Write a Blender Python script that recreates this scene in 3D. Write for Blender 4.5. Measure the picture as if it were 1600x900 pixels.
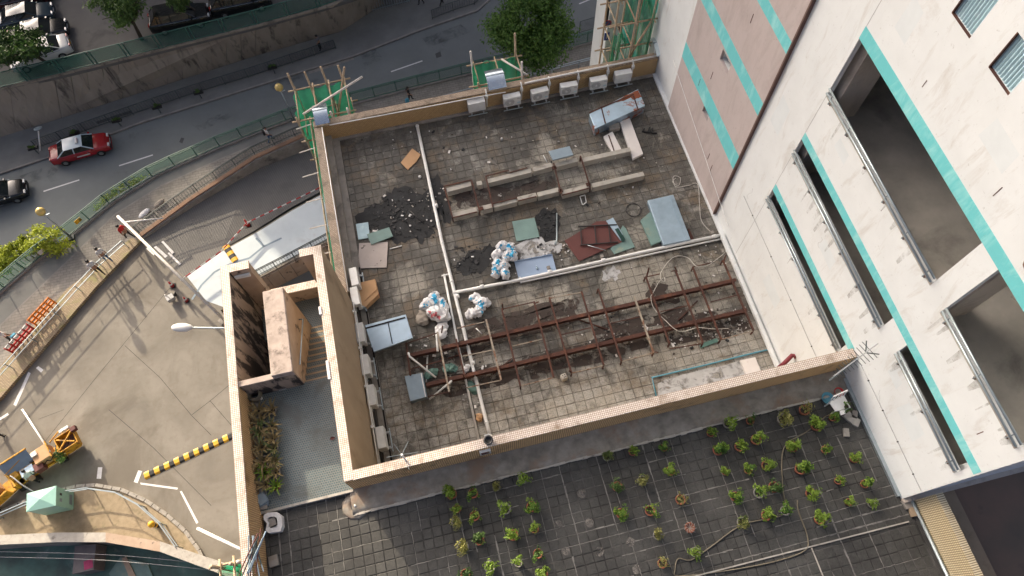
import bpy, math, random
from mathutils import Vector, Matrix, Quaternion
random.seed(7)
for o in list(bpy.data.objects): bpy.data.objects.remove(o, do_unlink=True)
S = bpy.context.scene; COL = S.collection
rad = math.radians
# ---------------------------------------------------------------- camera
HC = 23.5                                   # camera height over the main roof floor (z = 0)
FPX = 1097.55; PITCH = 0.437776; ROLL = -0.045414; YAW = -0.195383
RC = Matrix.Rotation(YAW, 3, 'Z') @ Matrix.Rotation(PITCH, 3, 'X') @ Matrix.Rotation(ROLL, 3, 'Z')
cd = bpy.data.cameras.new('camera'); cam = bpy.data.objects.new('camera', cd); COL.objects.link(cam)
cd.sensor_width = 36; cd.lens = 36 * FPX / 1600; cd.clip_end = 3000; cd.clip_start = 0.1
cam.matrix_world = Matrix.Translation((0, 0, HC)) @ RC.to_4x4(); S.camera = cam
# ---------------------------------------------------------------- sky, sun, exposure
SUN_EL = 19.0; SH = Vector((0.436, -0.9, 0)).normalized()      # horizontal way the shadows fall
w = bpy.data.worlds.new('World'); S.world = w; w.use_nodes = True
wn = w.node_tree; bg = wn.nodes['Background']
sky = wn.nodes.new('ShaderNodeTexSky'); sky.sky_type = 'NISHITA'; sky.sun_disc = False
sky.sun_elevation = rad(SUN_EL); sky.sun_rotation = math.atan2(-SH.x, -SH.y)
sky.air_density = 0.3; sky.dust_density = 9.0; sky.ozone_density = 0.2
wn.links.new(sky.outputs[0], bg.inputs[0]); bg.inputs[1].default_value = 0.15
sl = bpy.data.lights.new('sun', 'SUN'); sl.energy = 2.9; sl.angle = rad(0.8); sl.color = (1, 0.84, 0.63)
sun = bpy.data.objects.new('sun', sl); COL.objects.link(sun)
sd = Vector((SH.x * math.cos(rad(SUN_EL)), SH.y * math.cos(rad(SUN_EL)), -math.sin(rad(SUN_EL))))
sun.rotation_euler = sd.to_track_quat('-Z', 'Y').to_euler(); sun.location = (-30, 60, 60)
S.view_settings.view_transform = 'Standard'; S.view_settings.look = 'None'
S.view_settings.exposure = 1.44; S.view_settings.gamma = 1.0
# ---------------------------------------------------------------- helpers
def at(x, y, z=0.0):                        # where the sight line of a photo pixel meets level z
    d = RC @ Vector((x - 800, 450 - y, -FPX)); t = (z - HC) / d.z
    return Vector((d.x * t, d.y * t, z))
def wloc(o):
    v = Vector((0, 0, 0))
    while o: v = v + o.location; o = o.parent
    return v
def tag(o, label=None, cat=None, group=None, kind=None):
    for k, v in (('label', label), ('category', cat), ('group', group), ('kind', kind)):
        if v: o[k] = v
    return o
def thing(name, label, cat, loc=(0, 0, 0), rz=0, group=None):
    o = bpy.data.objects.new(name, None); COL.objects.link(o); o.empty_display_size = 0.2
    o.location = loc; o.rotation_euler = (0, 0, rz); tag(o, label, cat, group); return o
def copy_tree(o, parent=None):
    c = o.copy(); COL.objects.link(c); c.parent = parent
    for ch in o.children: copy_tree(ch, c)
    return c
class MB:
    def __init__(s): s.v = []; s.f = []; s.m = []; s.mi = 0
    def add(s, vs, fs):
        n = len(s.v); s.v += [tuple(v) for v in vs]
        for f in fs: s.f.append(tuple(i + n for i in f)); s.m.append(s.mi)
        return s
    def box(s, c, sz, rz=0, M=None):
        a, b, h = sz[0] / 2, sz[1] / 2, sz[2] / 2
        P = [Vector((x, y, z)) for z in (-h, h) for y in (-b, b) for x in (-a, a)]
        R = M if M is not None else Matrix.Rotation(rz, 3, 'Z')
        c = Vector(c); return s.add([c + R @ p for p in P], [(0, 2, 3, 1), (4, 5, 7, 6), (0, 1, 5, 4), (2, 6, 7, 3), (0, 4, 6, 2), (1, 3, 7, 5)])
    def bb(s, x0, x1, y0, y1, z0, z1): return s.box(((x0 + x1) / 2, (y0 + y1) / 2, (z0 + z1) / 2), (abs(x1 - x0), abs(y1 - y0), abs(z1 - z0)))
    def prism(s, poly, z0, z1=None, thick=None):            # poly of 2D/3D points; bottom z0 top z1, or 3D poly with thickness downwards
        n = len(poly)
        if thick is not None: top = [Vector(p) for p in poly]; bot = [Vector(p) - Vector((0, 0, thick)) for p in poly]
        else: top = [Vector((p[0], p[1], z1)) for p in poly]; bot = [Vector((p[0], p[1], z0)) for p in poly]
        ar = sum(top[i].x * top[(i + 1) % n].y - top[(i + 1) % n].x * top[i].y for i in range(n))
        if ar < 0: top.reverse(); bot.reverse()
        return s.add(bot + top, [tuple(range(n - 1, -1, -1)), tuple(range(n, 2 * n))] + [(i, (i + 1) % n, n + (i + 1) % n, n + i) for i in range(n)])
    def sheet(s, poly): return s.add(poly, [tuple(range(len(poly)))])
    def tube(s, pts, r, n=8, closed=False, r2=None):
        pts = [Vector(p) for p in pts]; k = len(pts); vs = []; up = None
        for i, p in enumerate(pts):
            if closed: t = pts[(i + 1) % k] - pts[i - 1]
            else: t = (pts[min(i + 1, k - 1)] - pts[max(i - 1, 0)])
            t = t.normalized() if t.length > 1e-9 else Vector((0, 0, 1))
            if up is None: up = Vector((0, 0, 1)) if abs(t.z) < 0.95 else Vector((1, 0, 0))
            a = (up - t * up.dot(t));  a = a.normalized() if a.length > 1e-6 else t.orthogonal().normalized()
            up = a; b = t.cross(a); rr = r if r2 is None else r + (r2 - r) * i / (k - 1)
            vs += [p + (a * math.cos(2 * math.pi * j / n) + b * math.sin(2 * math.pi * j / n)) * rr for j in range(n)]
        fs = []
        for i in range(k if closed else k - 1):
            i2 = (i + 1) % k
            for j in range(n): fs.append((i * n + j, i * n + (j + 1) % n, i2 * n + (j + 1) % n, i2 * n + j))
        if not closed: fs += [tuple(range(n - 1, -1, -1)), tuple(range((k - 1) * n, k * n))]
        return s.add(vs, fs)
    def bar(s, p, q, wd, h, up=(0, 0, 1)):                # rectangular bar from p to q
        p, q = Vector(p), Vector(q); t = (q - p).normalized(); u = Vector(up); u = (u - t * u.dot(t)).normalized(); b = t.cross(u)
        vs = [e + b * x + u * y for e in (p, q) for x, y in ((-wd / 2, -h / 2), (wd / 2, -h / 2), (wd / 2, h / 2), (-wd / 2, h / 2))]
        return s.add(vs, [(0, 1, 2, 3), (7, 6, 5, 4), (0, 4, 5, 1), (1, 5, 6, 2), (2, 6, 7, 3), (3, 7, 4, 0)])
    def lathe(s, prof, c=(0, 0, 0), n=16, M=None):
        c = Vector(c); vs = []; k = len(prof)
        for r, z in prof:
            for j in range(n):
                p = Vector((r * math.cos(2 * math.pi * j / n), r * math.sin(2 * math.pi * j / n), z)); vs.append(c + (M @ p if M is not None else p))
        fs = [(i * n + j, i * n + (j + 1) % n, (i + 1) * n + (j + 1) % n, (i + 1) * n + j) for i in range(k - 1) for j in range(n)]
        return s.add(vs, fs + [tuple(range(n - 1, -1, -1)), tuple(range((k - 1) * n, k * n))])
    def ball(s, c, r, n=12, sq=(1, 1, 1), M=None):
        pr = [(max(r * math.sin(math.pi * i / 8), 1e-4) , -r * math.cos(math.pi * i / 8)) for i in range(9)]
        R = Matrix.Diagonal(sq); R = (M @ R) if M is not None else R
        return s.lathe(pr, c, n, R)
    def grid(s, fn, nu, nv):
        vs = [fn(i / nu, j / nv) for j in range(nv + 1) for i in range(nu + 1)]
        return s.add(vs, [(j * (nu + 1) + i, j * (nu + 1) + i + 1, (j + 1) * (nu + 1) + i + 1, (j + 1) * (nu + 1) + i) for j in range(nv) for i in range(nu)])
    def build(s, name, mat, parent=None, smooth=False, local=False):
        off = Vector((0, 0, 0)) if (local or parent is None) else wloc(parent)
        me = bpy.data.meshes.new(name)
        me.from_pydata([(a[0] - off.x, a[1] - off.y, a[2] - off.z) for a in s.v], [], s.f)
        ms = mat if isinstance(mat, (list, tuple)) else [mat]
        for m in ms: me.materials.append(M_[m] if isinstance(m, str) else m)
        if len(ms) > 1: me.polygons.foreach_set('material_index', s.m)
        if smooth: me.polygons.foreach_set('use_smooth', [True] * len(me.polygons))
        o = bpy.data.objects.new(name, me); COL.objects.link(o)
        if parent: o.parent = parent
        return o
def bevel(o, wd=0.02, seg=2):
    m = o.modifiers.new('bevel', 'BEVEL'); m.width = wd; m.segments = seg; m.limit_method = 'ANGLE'; m.angle_limit = rad(40); return o
# ---------------------------------------------------------------- procedural materials
M_ = {}
def _new(name, rough=0.8, metal=0.0, spec=None):
    m = bpy.data.materials.new(name); m.use_nodes = True; nt = m.node_tree; b = nt.nodes['Principled BSDF']
    b.inputs['Roughness'].default_value = rough; b.inputs['Metallic'].default_value = metal
    if spec is not None: b.inputs['Specular IOR Level'].default_value = spec
    M_[name] = m; return m, nt, b
def nd(nt, t, **k):
    n = nt.nodes.new(t)
    for a, v in k.items():
        if a.startswith('i_'): n.inputs[a[2:].replace('_', ' ')].default_value = v
        else: setattr(n, a, v)
    return n
def L(nt, a, b): nt.links.new(a, b)
def pos(nt, axes='xyz', space='world'):
    if space == 'world': p = nd(nt, 'ShaderNodeNewGeometry').outputs['Position']
    else: p = nd(nt, 'ShaderNodeTexCoord').outputs['Object']
    if axes == 'xyz': return p
    sp = nd(nt, 'ShaderNodeSeparateXYZ'); L(nt, p, sp.inputs[0]); cb = nd(nt, 'ShaderNodeCombineXYZ')
    for i, a in enumerate(axes):
        if a in 'xyz': L(nt, sp.outputs['xyz'.index(a)], cb.inputs[i])
    return cb.outputs[0]
def noise(nt, vec, scale, detail=6, rough=0.6, dist=0.0):
    n = nd(nt, 'ShaderNodeTexNoise'); n.inputs['Scale'].default_value = scale; n.inputs['Detail'].default_value = detail
    n.inputs['Roughness'].default_value = rough; n.inputs['Distortion'].default_value = dist; L(nt, vec, n.inputs['Vector']); return n.outputs['Fac']
def ramp(nt, fac, stops):
    r = nd(nt, 'ShaderNodeValToRGB'); e = r.color_ramp.elements
    while len(e) < len(stops): e.new(0.5)
    for k, (p, c) in zip(e, stops): k.position = p; k.color = (*c, 1) if len(c) == 3 else c
    L(nt, fac, r.inputs[0]); return r.outputs[0]
def mix(nt, fac, a, b, mode='MIX'):
    m = nd(nt, 'ShaderNodeMix', data_type='RGBA', blend_type=mode)
    for inp, v in ((0, fac), (6, a), (7, b)):
        if hasattr(v, 'is_linked') or isinstance(v, bpy.types.NodeSocket): L(nt, v, m.inputs[inp])
        elif inp == 0: m.inputs[0].default_value = v
        else: m.inputs[inp].default_value = (*v, 1)
    return m.outputs[2]
def bump(nt, b, h, strength=0.3, dist=0.02):
    n = nd(nt, 'ShaderNodeBump'); n.inputs['Strength'].default_value = strength; n.inputs['Distance'].default_value = dist
    L(nt, h, n.inputs['Height']); L(nt, n.outputs[0], b.inputs['Normal'])
G = lambda v: (v, v, v)
BW = lambda lo, hi: [(lo, G(0)), (hi, G(1))]
def simple(name, c1, c2=None, scale=3.0, rough=0.8, metal=0.0, bmp=0.15, stain=None, stain_scale=1.2, stain_rng=(0.55, 0.72), space='world', spec=None, stretch=None):
    m, nt, b = _new(name, rough, metal, spec); v = pos(nt, 'xyz', space)
    if stretch:
        mp = nd(nt, 'ShaderNodeMapping'); mp.inputs['Scale'].default_value = stretch; L(nt, v, mp.inputs[0]); v2 = mp.outputs[0]
    else: v2 = v
    c2 = c2 or tuple(x * 0.75 for x in c1); n = noise(nt, v2, scale)
    col = ramp(nt, n, [(0.32, c2), (0.68, c1)])
    if stain:
        n2 = noise(nt, v2, stain_scale, 8, 0.65, 0.3); col = mix(nt, ramp(nt, n2, BW(*stain_rng)), col, stain)
    L(nt, col, b.inputs['Base Color'])
    if bmp: bump(nt, b, noise(nt, v, scale * 12, 3), bmp, 0.01)
    return m
def bricks(name, axes, c1, c2, mortar, bw, bh, off=0.0, msize=0.15, rough=0.5, stain=None, rng=(0.55, 0.7), sc=1.5, bm=0.25, var=None):
    m, nt, b = _new(name, rough); v = pos(nt, axes)
    t = nd(nt, 'ShaderNodeTexBrick'); t.offset = off; t.inputs['Scale'].default_value = 1; t.inputs['Brick Width'].default_value = bw
    t.inputs['Row Height'].default_value = bh; t.inputs['Mortar Size'].default_value = msize * bh / 2; t.inputs['Mortar Smooth'].default_value = 0.2
    t.inputs['Color1'].default_value = (*c1, 1); t.inputs['Color2'].default_value = (*c2, 1); t.inputs['Mortar'].default_value = (*mortar, 1); L(nt, v, t.inputs['Vector'])
    col = t.outputs['Color']; p = pos(nt)
    if stain: col = mix(nt, ramp(nt, noise(nt, p, sc, 8, 0.65, 0.4), BW(*rng)), col, stain)
    if var: col = mix(nt, ramp(nt, noise(nt, p, 0.5, 4), BW(0.35, 0.65)), col, var, 'MULTIPLY')
    L(nt, col, b.inputs['Base Color'])
    if bm: iv = nd(nt, 'ShaderNodeMath', operation='SUBTRACT'); iv.inputs[0].default_value = 1; L(nt, t.outputs['Fac'], iv.inputs[1]); bump(nt, b, iv.outputs[0], bm, 0.01)
    return m
def ragged(name, src, lo, hi, scale=2.2, mx=1.0):
    m = M_[src].copy(); m.name = name; M_[name] = m; nt = m.node_tree; b = nt.nodes['Principled BSDF']; tr = nd(nt, 'ShaderNodeBsdfTransparent'); ms = nd(nt, 'ShaderNodeMixShader')
    L(nt, ramp(nt, noise(nt, pos(nt), scale, 9, 0.7, 0.6), [(lo, G(0)), (hi, G(mx))]), ms.inputs[0]); L(nt, tr.outputs[0], ms.inputs[1]); L(nt, b.outputs[0], ms.inputs[2]); L(nt, ms.outputs[0], nt.nodes['Material Output'].inputs['Surface'])
def tilemat(name, dark, mid, pale, pitch, phase, sc=0.45, warm=None, front=None, rough=0.75, worn=()):
    m, nt, b = _new(name, rough); p = pos(nt)
    sb = nd(nt, 'ShaderNodeVectorMath', operation='SUBTRACT'); sb.inputs[1].default_value = (phase[0], phase[1], 0); L(nt, p, sb.inputs[0])
    sn = nd(nt, 'ShaderNodeVectorMath', operation='DIVIDE'); sn.inputs[1].default_value = (pitch, pitch, 50); L(nt, sb.outputs[0], sn.inputs[0])
    fl = nd(nt, 'ShaderNodeVectorMath', operation='FLOOR'); L(nt, sn.outputs[0], fl.inputs[0])
    wnz = nd(nt, 'ShaderNodeTexWhiteNoise', noise_dimensions='3D'); L(nt, fl.outputs[0], wnz.inputs['Vector'])
    n1 = noise(nt, p, sc, 6, 0.6, 0.4); n2 = noise(nt, p, 4.5, 6, 0.7, 0.2)
    a = nd(nt, 'ShaderNodeMath', operation='MULTIPLY_ADD'); L(nt, n2, a.inputs[0]); a.inputs[1].default_value = 0.62; L(nt, n1, a.inputs[2])
    a2 = nd(nt, 'ShaderNodeMath', operation='MULTIPLY_ADD'); L(nt, wnz.outputs['Value'], a2.inputs[0]); a2.inputs[1].default_value = 0.12; L(nt, a.outputs[0], a2.inputs[2])
    fac = a2.outputs[0]
    if front:                                      # this side of the roof is scoured paler, in patches
        sp = nd(nt, 'ShaderNodeSeparateXYZ'); L(nt, p, sp.inputs[0]); mr = nd(nt, 'ShaderNodeMapRange')
        mr.inputs['From Min'].default_value = front[0]; mr.inputs['From Max'].default_value = front[1]; mr.inputs['To Min'].default_value = front[2]; mr.inputs['To Max'].default_value = 0; L(nt, sp.outputs[1], mr.inputs[0])
        a3 = nd(nt, 'ShaderNodeMath', operation='ADD'); L(nt, fac, a3.inputs[0]); L(nt, mr.outputs[0], a3.inputs[1]); fac = a3.outputs[0]
    if pale:
        sc_ = nd(nt, 'ShaderNodeMath', operation='MULTIPLY'); L(nt, fac, sc_.inputs[0]); sc_.inputs[1].default_value = 0.82; fac = sc_.outputs[0]
    col = ramp(nt, fac, [(0.72, dark), (0.98, mid), (1.0, mid)]) if not pale else ramp(nt, fac, [(0.60, dark), (0.79, mid), (0.97, pale)])
    if warm: col = mix(nt, ramp(nt, noise(nt, p, 0.9, 5, 0.7, 0.5), [(0.50, G(0)), (0.66, G(0.8))]), col, warm)
    if pale:                                       # scoured pale patches, most of them on the near side, and broad dark grime
        n5 = noise(nt, p, 0.8, 9, 0.72, 0.7); sc5 = nd(nt, 'ShaderNodeMath', operation='ADD'); L(nt, n5, sc5.inputs[0])
        m5 = nd(nt, 'ShaderNodeMath', operation='MULTIPLY'); L(nt, mr.outputs[0], m5.inputs[0]); m5.inputs[1].default_value = 0.45; L(nt, m5.outputs[0], sc5.inputs[1])
        tot = sc5.outputs[0]
        for cx, cy, rr in worn:                    # worn pale spots
            ds = nd(nt, 'ShaderNodeVectorMath', operation='DISTANCE'); L(nt, p, ds.inputs[0]); ds.inputs[1].default_value = (cx, cy, 0)
            mk_ = nd(nt, 'ShaderNodeMapRange'); mk_.inputs['From Min'].default_value = 0; mk_.inputs['From Max'].default_value = rr; mk_.inputs['To Min'].default_value = 0.2; mk_.inputs['To Max'].default_value = 0; L(nt, ds.outputs['Value'], mk_.inputs[0])
            ad_ = nd(nt, 'ShaderNodeMath', operation='ADD'); L(nt, tot, ad_.inputs[0]); L(nt, mk_.outputs[0], ad_.inputs[1]); tot = ad_.outputs[0]
        col = mix(nt, ramp(nt, tot, [(0.58, G(0)), (0.70, G(0.75))]), col, (0.35, 0.33, 0.28))
        col = mix(nt, ramp(nt, noise(nt, p, 0.42, 8, 0.68, 1.0), [(0.54, G(0)), (0.66, G(0.7))]), col, (0.045, 0.042, 0.036))
    n4 = noise(nt, p, 22, 4, 0.7)
    col = mix(nt, ramp(nt, n4, [(0.36, G(0.5)), (0.5, G(0))]), col, tuple(x * 0.55 for x in dark))
    L(nt, col, b.inputs['Base Color']); bump(nt, b, noise(nt, p, 40, 3), 0.2, 0.006); return m
# ---------------------------------------------------------------- material palette
TP, TPH = 0.342, (3.56, 6.73)               # main roof tile pitch and a joint crossing
PP, PPH = 0.2675, (2.85, 3.49)              # plant terrace tile pitch
tilemat('roof_tile', (0.056, 0.053, 0.046), (0.122, 0.117, 0.103), (0.36, 0.35, 0.315), TP, TPH, 0.35, warm=(0.17, 0.13, 0.085), front=(4.5, 10.5, 0.32), worn=[(*at(x, y, 0)[:2], r) for x, y, r in ((940, 268, 2.0), (885, 280, 1.3), (1080, 430, 2.4), (995, 375, 1.1), (830, 470, 1.8), (1000, 455, 1.8), (960, 425, 1.4), (1130, 300, 1.8), (830, 390, 1.0), (740, 330, 1.2), (640, 440, 1.2), (1060, 520, 1.5), (860, 235, 1.6))])
tilemat('terrace_tile', (0.037, 0.037, 0.034), (0.066, 0.066, 0.060), None, PP, PPH, 0.6)
def jointmat(name, dark, pale, lo, hi, sc):
    m, nt, b = _new(name, 0.9); p = pos(nt); L(nt, ramp(nt, noise(nt, p, sc, 5, 0.6, 0.3), [(lo, dark), (hi, pale)]), b.inputs['Base Color'])
jointmat('roof_joint', (0.052, 0.046, 0.037), (0.14, 0.13, 0.112), 0.38, 0.62, 0.8)
jointmat('terrace_joint', (0.026, 0.026, 0.024), (0.12, 0.118, 0.11), 0.45, 0.66, 1.2)
simple('grout', (0.26, 0.252, 0.23), (0.10, 0.098, 0.09), 4, 0.9)
bricks('cap_mosaic', 'xy', (0.80, 0.76, 0.70), (0.68, 0.62, 0.55), (0.34, 0.235, 0.165), 0.052, 0.052, 0, 0.30, stain=(0.26, 0.19, 0.13), rng=(0.52, 0.72), sc=1.8)
bricks('cap_mosaic_old', 'xy', (0.55, 0.47, 0.36), (0.40, 0.33, 0.24), (0.14, 0.085, 0.05), 0.052, 0.052, 0.5, 0.4, stain=(0.12, 0.09, 0.06), rng=(0.5, 0.68), sc=2.2)
bricks('brick_mosaic', 'xz', (0.58, 0.41, 0.21), (0.48, 0.33, 0.16), (0.15, 0.095, 0.05), 0.10, 0.05, 0.5, 0.3, stain=(0.10, 0.05, 0.025), rng=(0.60, 0.74), sc=1.6)
bricks('face_cream', 'yz', (0.72, 0.63, 0.43), (0.66, 0.57, 0.37), (0.24, 0.18, 0.10), 0.052, 0.075, 0, 0.3, rough=0.4)
bricks('court_mosaic', 'xy', (0.085, 0.135, 0.145), (0.065, 0.10, 0.105), (0.21, 0.215, 0.20), 0.064, 0.064, 0.5, 0.26, rough=0.4, stain=(0.10, 0.11, 0.10), rng=(0.5, 0.66), sc=1.1)
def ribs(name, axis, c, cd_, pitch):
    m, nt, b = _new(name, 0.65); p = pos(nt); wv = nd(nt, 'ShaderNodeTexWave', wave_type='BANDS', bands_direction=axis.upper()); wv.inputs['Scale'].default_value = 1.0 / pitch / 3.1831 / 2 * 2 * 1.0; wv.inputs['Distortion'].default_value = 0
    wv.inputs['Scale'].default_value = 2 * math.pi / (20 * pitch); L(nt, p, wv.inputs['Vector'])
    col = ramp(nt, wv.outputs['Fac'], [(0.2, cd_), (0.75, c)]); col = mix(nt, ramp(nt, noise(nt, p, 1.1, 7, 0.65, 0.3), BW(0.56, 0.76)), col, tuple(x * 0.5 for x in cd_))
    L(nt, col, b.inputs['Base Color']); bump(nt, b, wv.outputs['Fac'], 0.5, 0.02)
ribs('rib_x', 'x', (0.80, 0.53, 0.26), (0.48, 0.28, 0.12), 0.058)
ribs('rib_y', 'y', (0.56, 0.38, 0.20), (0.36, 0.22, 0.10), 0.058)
simple('tan_plaster', (0.37, 0.285, 0.19), (0.30, 0.228, 0.15), 1.5, stain=(0.20, 0.14, 0.085), stain_scale=0.9, stretch=(1, 1, 0.4))
simple('court_plaster', (0.45, 0.35, 0.265), (0.37, 0.275, 0.20), 1.6, stain=(0.06, 0.045, 0.035), stain_scale=1.9, stain_rng=(0.58, 0.66))
simple('mouldy_plaster', (0.40, 0.32, 0.25), (0.28, 0.225, 0.175), 1.8, stain=(0.035, 0.03, 0.027), stain_scale=2.2, stain_rng=(0.46, 0.54), stretch=(1, 1.5, 0.35))
simple('pink_concrete', (0.47, 0.39, 0.335), (0.33, 0.27, 0.23), 3.5, stain=(0.12, 0.095, 0.078), stain_scale=3, stain_rng=(0.52, 0.68))
simple('deck_floor', (0.50, 0.485, 0.44), (0.34, 0.33, 0.30), 1.0, stain=(0.22, 0.213, 0.195), stain_scale=0.6)
simple('concrete', (0.30, 0.28, 0.25), (0.2, 0.185, 0.165), 2.0, stain=(0.08, 0.075, 0.07), stain_scale=1.3)
simple('ledge_concrete', (0.33, 0.305, 0.26), (0.18, 0.165, 0.14), 3.2, stain=(0.24, 0.17, 0.12), stain_scale=1.1, stain_rng=(0.52, 0.66), bmp=0.4)
simple('pale_concrete', (0.46, 0.44, 0.39), (0.34, 0.32, 0.28), 3, stain=(0.13, 0.115, 0.10), stain_scale=2)
simple('dark_concrete', (0.06, 0.058, 0.053), (0.034, 0.032, 0.03), 1.2, stain=(0.095, 0.092, 0.085), stain_scale=0.7)
def facade(name, c, dirt, lo=0.56, hi=0.76):
    m, nt, b = _new(name, 0.7); p = pos(nt); mp = nd(nt, 'ShaderNodeMapping'); mp.inputs['Scale'].default_value = (1, 1.4, 0.35); L(nt, p, mp.inputs[0])
    col = ramp(nt, noise(nt, p, 1.4, 5), [(0.3, tuple(x * 0.93 for x in c)), (0.7, c)])
    col = mix(nt, ramp(nt, noise(nt, mp.outputs[0], 1.6, 9, 0.7, 0.6), [(lo - 0.02, G(0)), (hi, G(0.85))]), col, dirt)
    col = mix(nt, ramp(nt, noise(nt, p, 9, 8, 0.7), [(0.62, G(0)), (0.74, G(0.6))]), col, tuple(x * 0.5 for x in dirt))
    L(nt, col, b.inputs['Base Color']); bump(nt, b, noise(nt, p, 25, 3), 0.08, 0.01)
facade('white_wall', (0.72, 0.755, 0.755), (0.50, 0.48, 0.44))
facade('mauve_wall', (0.49, 0.43, 0.415), (0.38, 0.325, 0.31), 0.48, 0.7)
facade('teal_paint', (0.15, 0.56, 0.58), (0.33, 0.68, 0.67), 0.5, 0.66)
facade('cream_reveal', (0.55, 0.49, 0.42), (0.3, 0.26, 0.22), 0.5, 0.7)
simple('brown_trim', (0.15, 0.09, 0.075), None, 3)
simple('asphalt', (0.175, 0.194, 0.193), (0.148, 0.164, 0.163), 0.5, 0.75, stain=(0.105, 0.116, 0.115), stain_scale=0.45, stain_rng=(0.60, 0.72), bmp=0.25)
simple('pavement', (0.195, 0.20, 0.19), (0.15, 0.153, 0.146), 0.8, stain=(0.155, 0.155, 0.152), stain_scale=0.5, bmp=0.2)
simple('carpark', (0.135, 0.13, 0.12), (0.105, 0.10, 0.094), 0.6, stain=(0.06, 0.058, 0.055), stain_scale=0.5, bmp=0.2)
simple('retaining', (0.33, 0.285, 0.23), (0.24, 0.205, 0.165), 0.7, stain=(0.07, 0.06, 0.05), stain_scale=1.0, stain_rng=(0.52, 0.66), stretch=(1.3, 1.3, 0.22), bmp=0.3)
def plazamat():
    m, nt, b = _new('plaza_concrete', 0.85); p = pos(nt)
    col = ramp(nt, noise(nt, p, 0.35, 7, 0.6, 0.5), [(0.3, (0.15, 0.138, 0.115)), (0.5, (0.195, 0.18, 0.15)), (0.7, (0.24, 0.223, 0.19))])
    col = mix(nt, ramp(nt, noise(nt, p, 2.5, 8, 0.7), [(0.5, G(0)), (0.75, G(0.5))]), col, (0.15, 0.125, 0.095)); col = mix(nt, ramp(nt, noise(nt, p, 0.16, 7, 0.62, 1.2), [(0.5, G(0)), (0.64, G(0.65))]), col, (0.115, 0.10, 0.078))
    L(nt, col, b.inputs['Base Color']); bump(nt, b, noise(nt, p, 18, 4), 0.2, 0.01)
plazamat()
def groovemat():
    m, nt, b = _new('ramp_grooved', 0.85); p = pos(nt); mp = nd(nt, 'ShaderNodeMapping'); mp.inputs['Rotation'].default_value = (0, 0, rad(-18)); L(nt, p, mp.inputs[0])
    wv = nd(nt, 'ShaderNodeTexWave', wave_type='BANDS', bands_direction='X'); wv.inputs['Scale'].default_value = 2 * math.pi / (20 * 0.15); wv.inputs['Distortion'].default_value = 0.6; L(nt, mp.outputs[0], wv.inputs['Vector'])
    col = ramp(nt, wv.outputs['Fac'], [(0.25, (0.15, 0.147, 0.137)), (0.6, (0.18, 0.176, 0.163))]); col = mix(nt, ramp(nt, noise(nt, p, 0.8, 7), BW(0.5, 0.75)), col, (0.13, 0.128, 0.12))
    L(nt, col, b.inputs['Base Color']); bump(nt, b, wv.outputs['Fac'], 0.3, 0.02)
groovemat()
bricks('walk_paver', 'xy', (0.27, 0.255, 0.225), (0.22, 0.205, 0.18), (0.13, 0.12, 0.105), 0.42, 0.21, 0.5, 0.12, 0.8, stain=(0.15, 0.14, 0.12), rng=(0.5, 0.7), sc=0.8)
bricks('cobble_band', 'xy', (0.40, 0.33, 0.22), (0.30, 0.23, 0.15), (0.16, 0.12, 0.08), 0.16, 0.10, 0.5, 0.3, 0.9, stain=(0.24, 0.22, 0.10), rng=(0.5, 0.65), sc=1.4)
simple('blue_deck', (0.60, 0.67, 0.70), (0.53, 0.60, 0.63), 0.8, 0.95, bmp=0.05, stain=(0.48, 0.52, 0.54), stain_scale=0.6)
simple('kerb_stone', (0.27, 0.26, 0.24), (0.2, 0.19, 0.175), 2)
simple('orange_coping', (0.36, 0.21, 0.13), (0.25, 0.165, 0.115), 1.5, stain=(0.22, 0.15, 0.11))
simple('soil', (0.34, 0.275, 0.18), (0.25, 0.195, 0.12), 3, stain=(0.19, 0.165, 0.09), stain_scale=2, bmp=0.5)
simple('white_paint', (0.75, 0.75, 0.74), (0.6, 0.6, 0.59), 8, 0.6, bmp=0)
simple('white_pvc', (0.74, 0.75, 0.74), (0.64, 0.65, 0.63), 4, 0.45, bmp=0, stain=(0.45, 0.42, 0.36), stain_scale=5, stain_rng=(0.62, 0.75))
simple('ac_white', (0.70, 0.72, 0.71), (0.58, 0.59, 0.575), 3, 0.5, bmp=0, stain=(0.40, 0.37, 0.31), stain_scale=2.2, stain_rng=(0.56, 0.8))
simple('ac_grey', (0.42, 0.43, 0.43), (0.30, 0.31, 0.31), 6, 0.6, bmp=0)
simple('black_plastic', (0.022, 0.022, 0.023), None, 6, 0.5, bmp=0)
simple('dark_gap', (0.012, 0.012, 0.012), None, 4, 0.9, bmp=0)
def metal(name, c, rough, rust=None, lo=0.62, hi=0.68, metallic=0.75, sc=1.6):
    m, nt, b = _new(name, rough, metallic); p = pos(nt); col = ramp(nt, noise(nt, p, 2.2, 6), [(0.3, tuple(x * 0.8 for x in c)), (0.7, c)])
    n = noise(nt, p, 14, 5); mr = nd(nt, 'ShaderNodeMapRange'); mr.inputs['To Min'].default_value = rough - 0.1; mr.inputs['To Max'].default_value = rough + 0.15; L(nt, n, mr.inputs[0]); L(nt, mr.outputs[0], b.inputs['Roughness'])
    if rust:
        f = ramp(nt, noise(nt, p, sc, 8, 0.7, 0.5), BW(lo, hi)); col = mix(nt, f, col, rust)
        iv = nd(nt, 'ShaderNodeMath', operation='MULTIPLY_ADD'); L(nt, f, iv.inputs[0]); iv.inputs[1].default_value = -metallic; iv.inputs[2].default_value = metallic; L(nt, iv.outputs[0], b.inputs['Metallic'])
    L(nt, col, b.inputs['Base Color'])
metal('galvanised', (0.40, 0.52, 0.62), 0.38, metallic=0.7)
metal('galvanised_dull', (0.27, 0.35, 0.41), 0.5, metallic=0.5)
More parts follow.
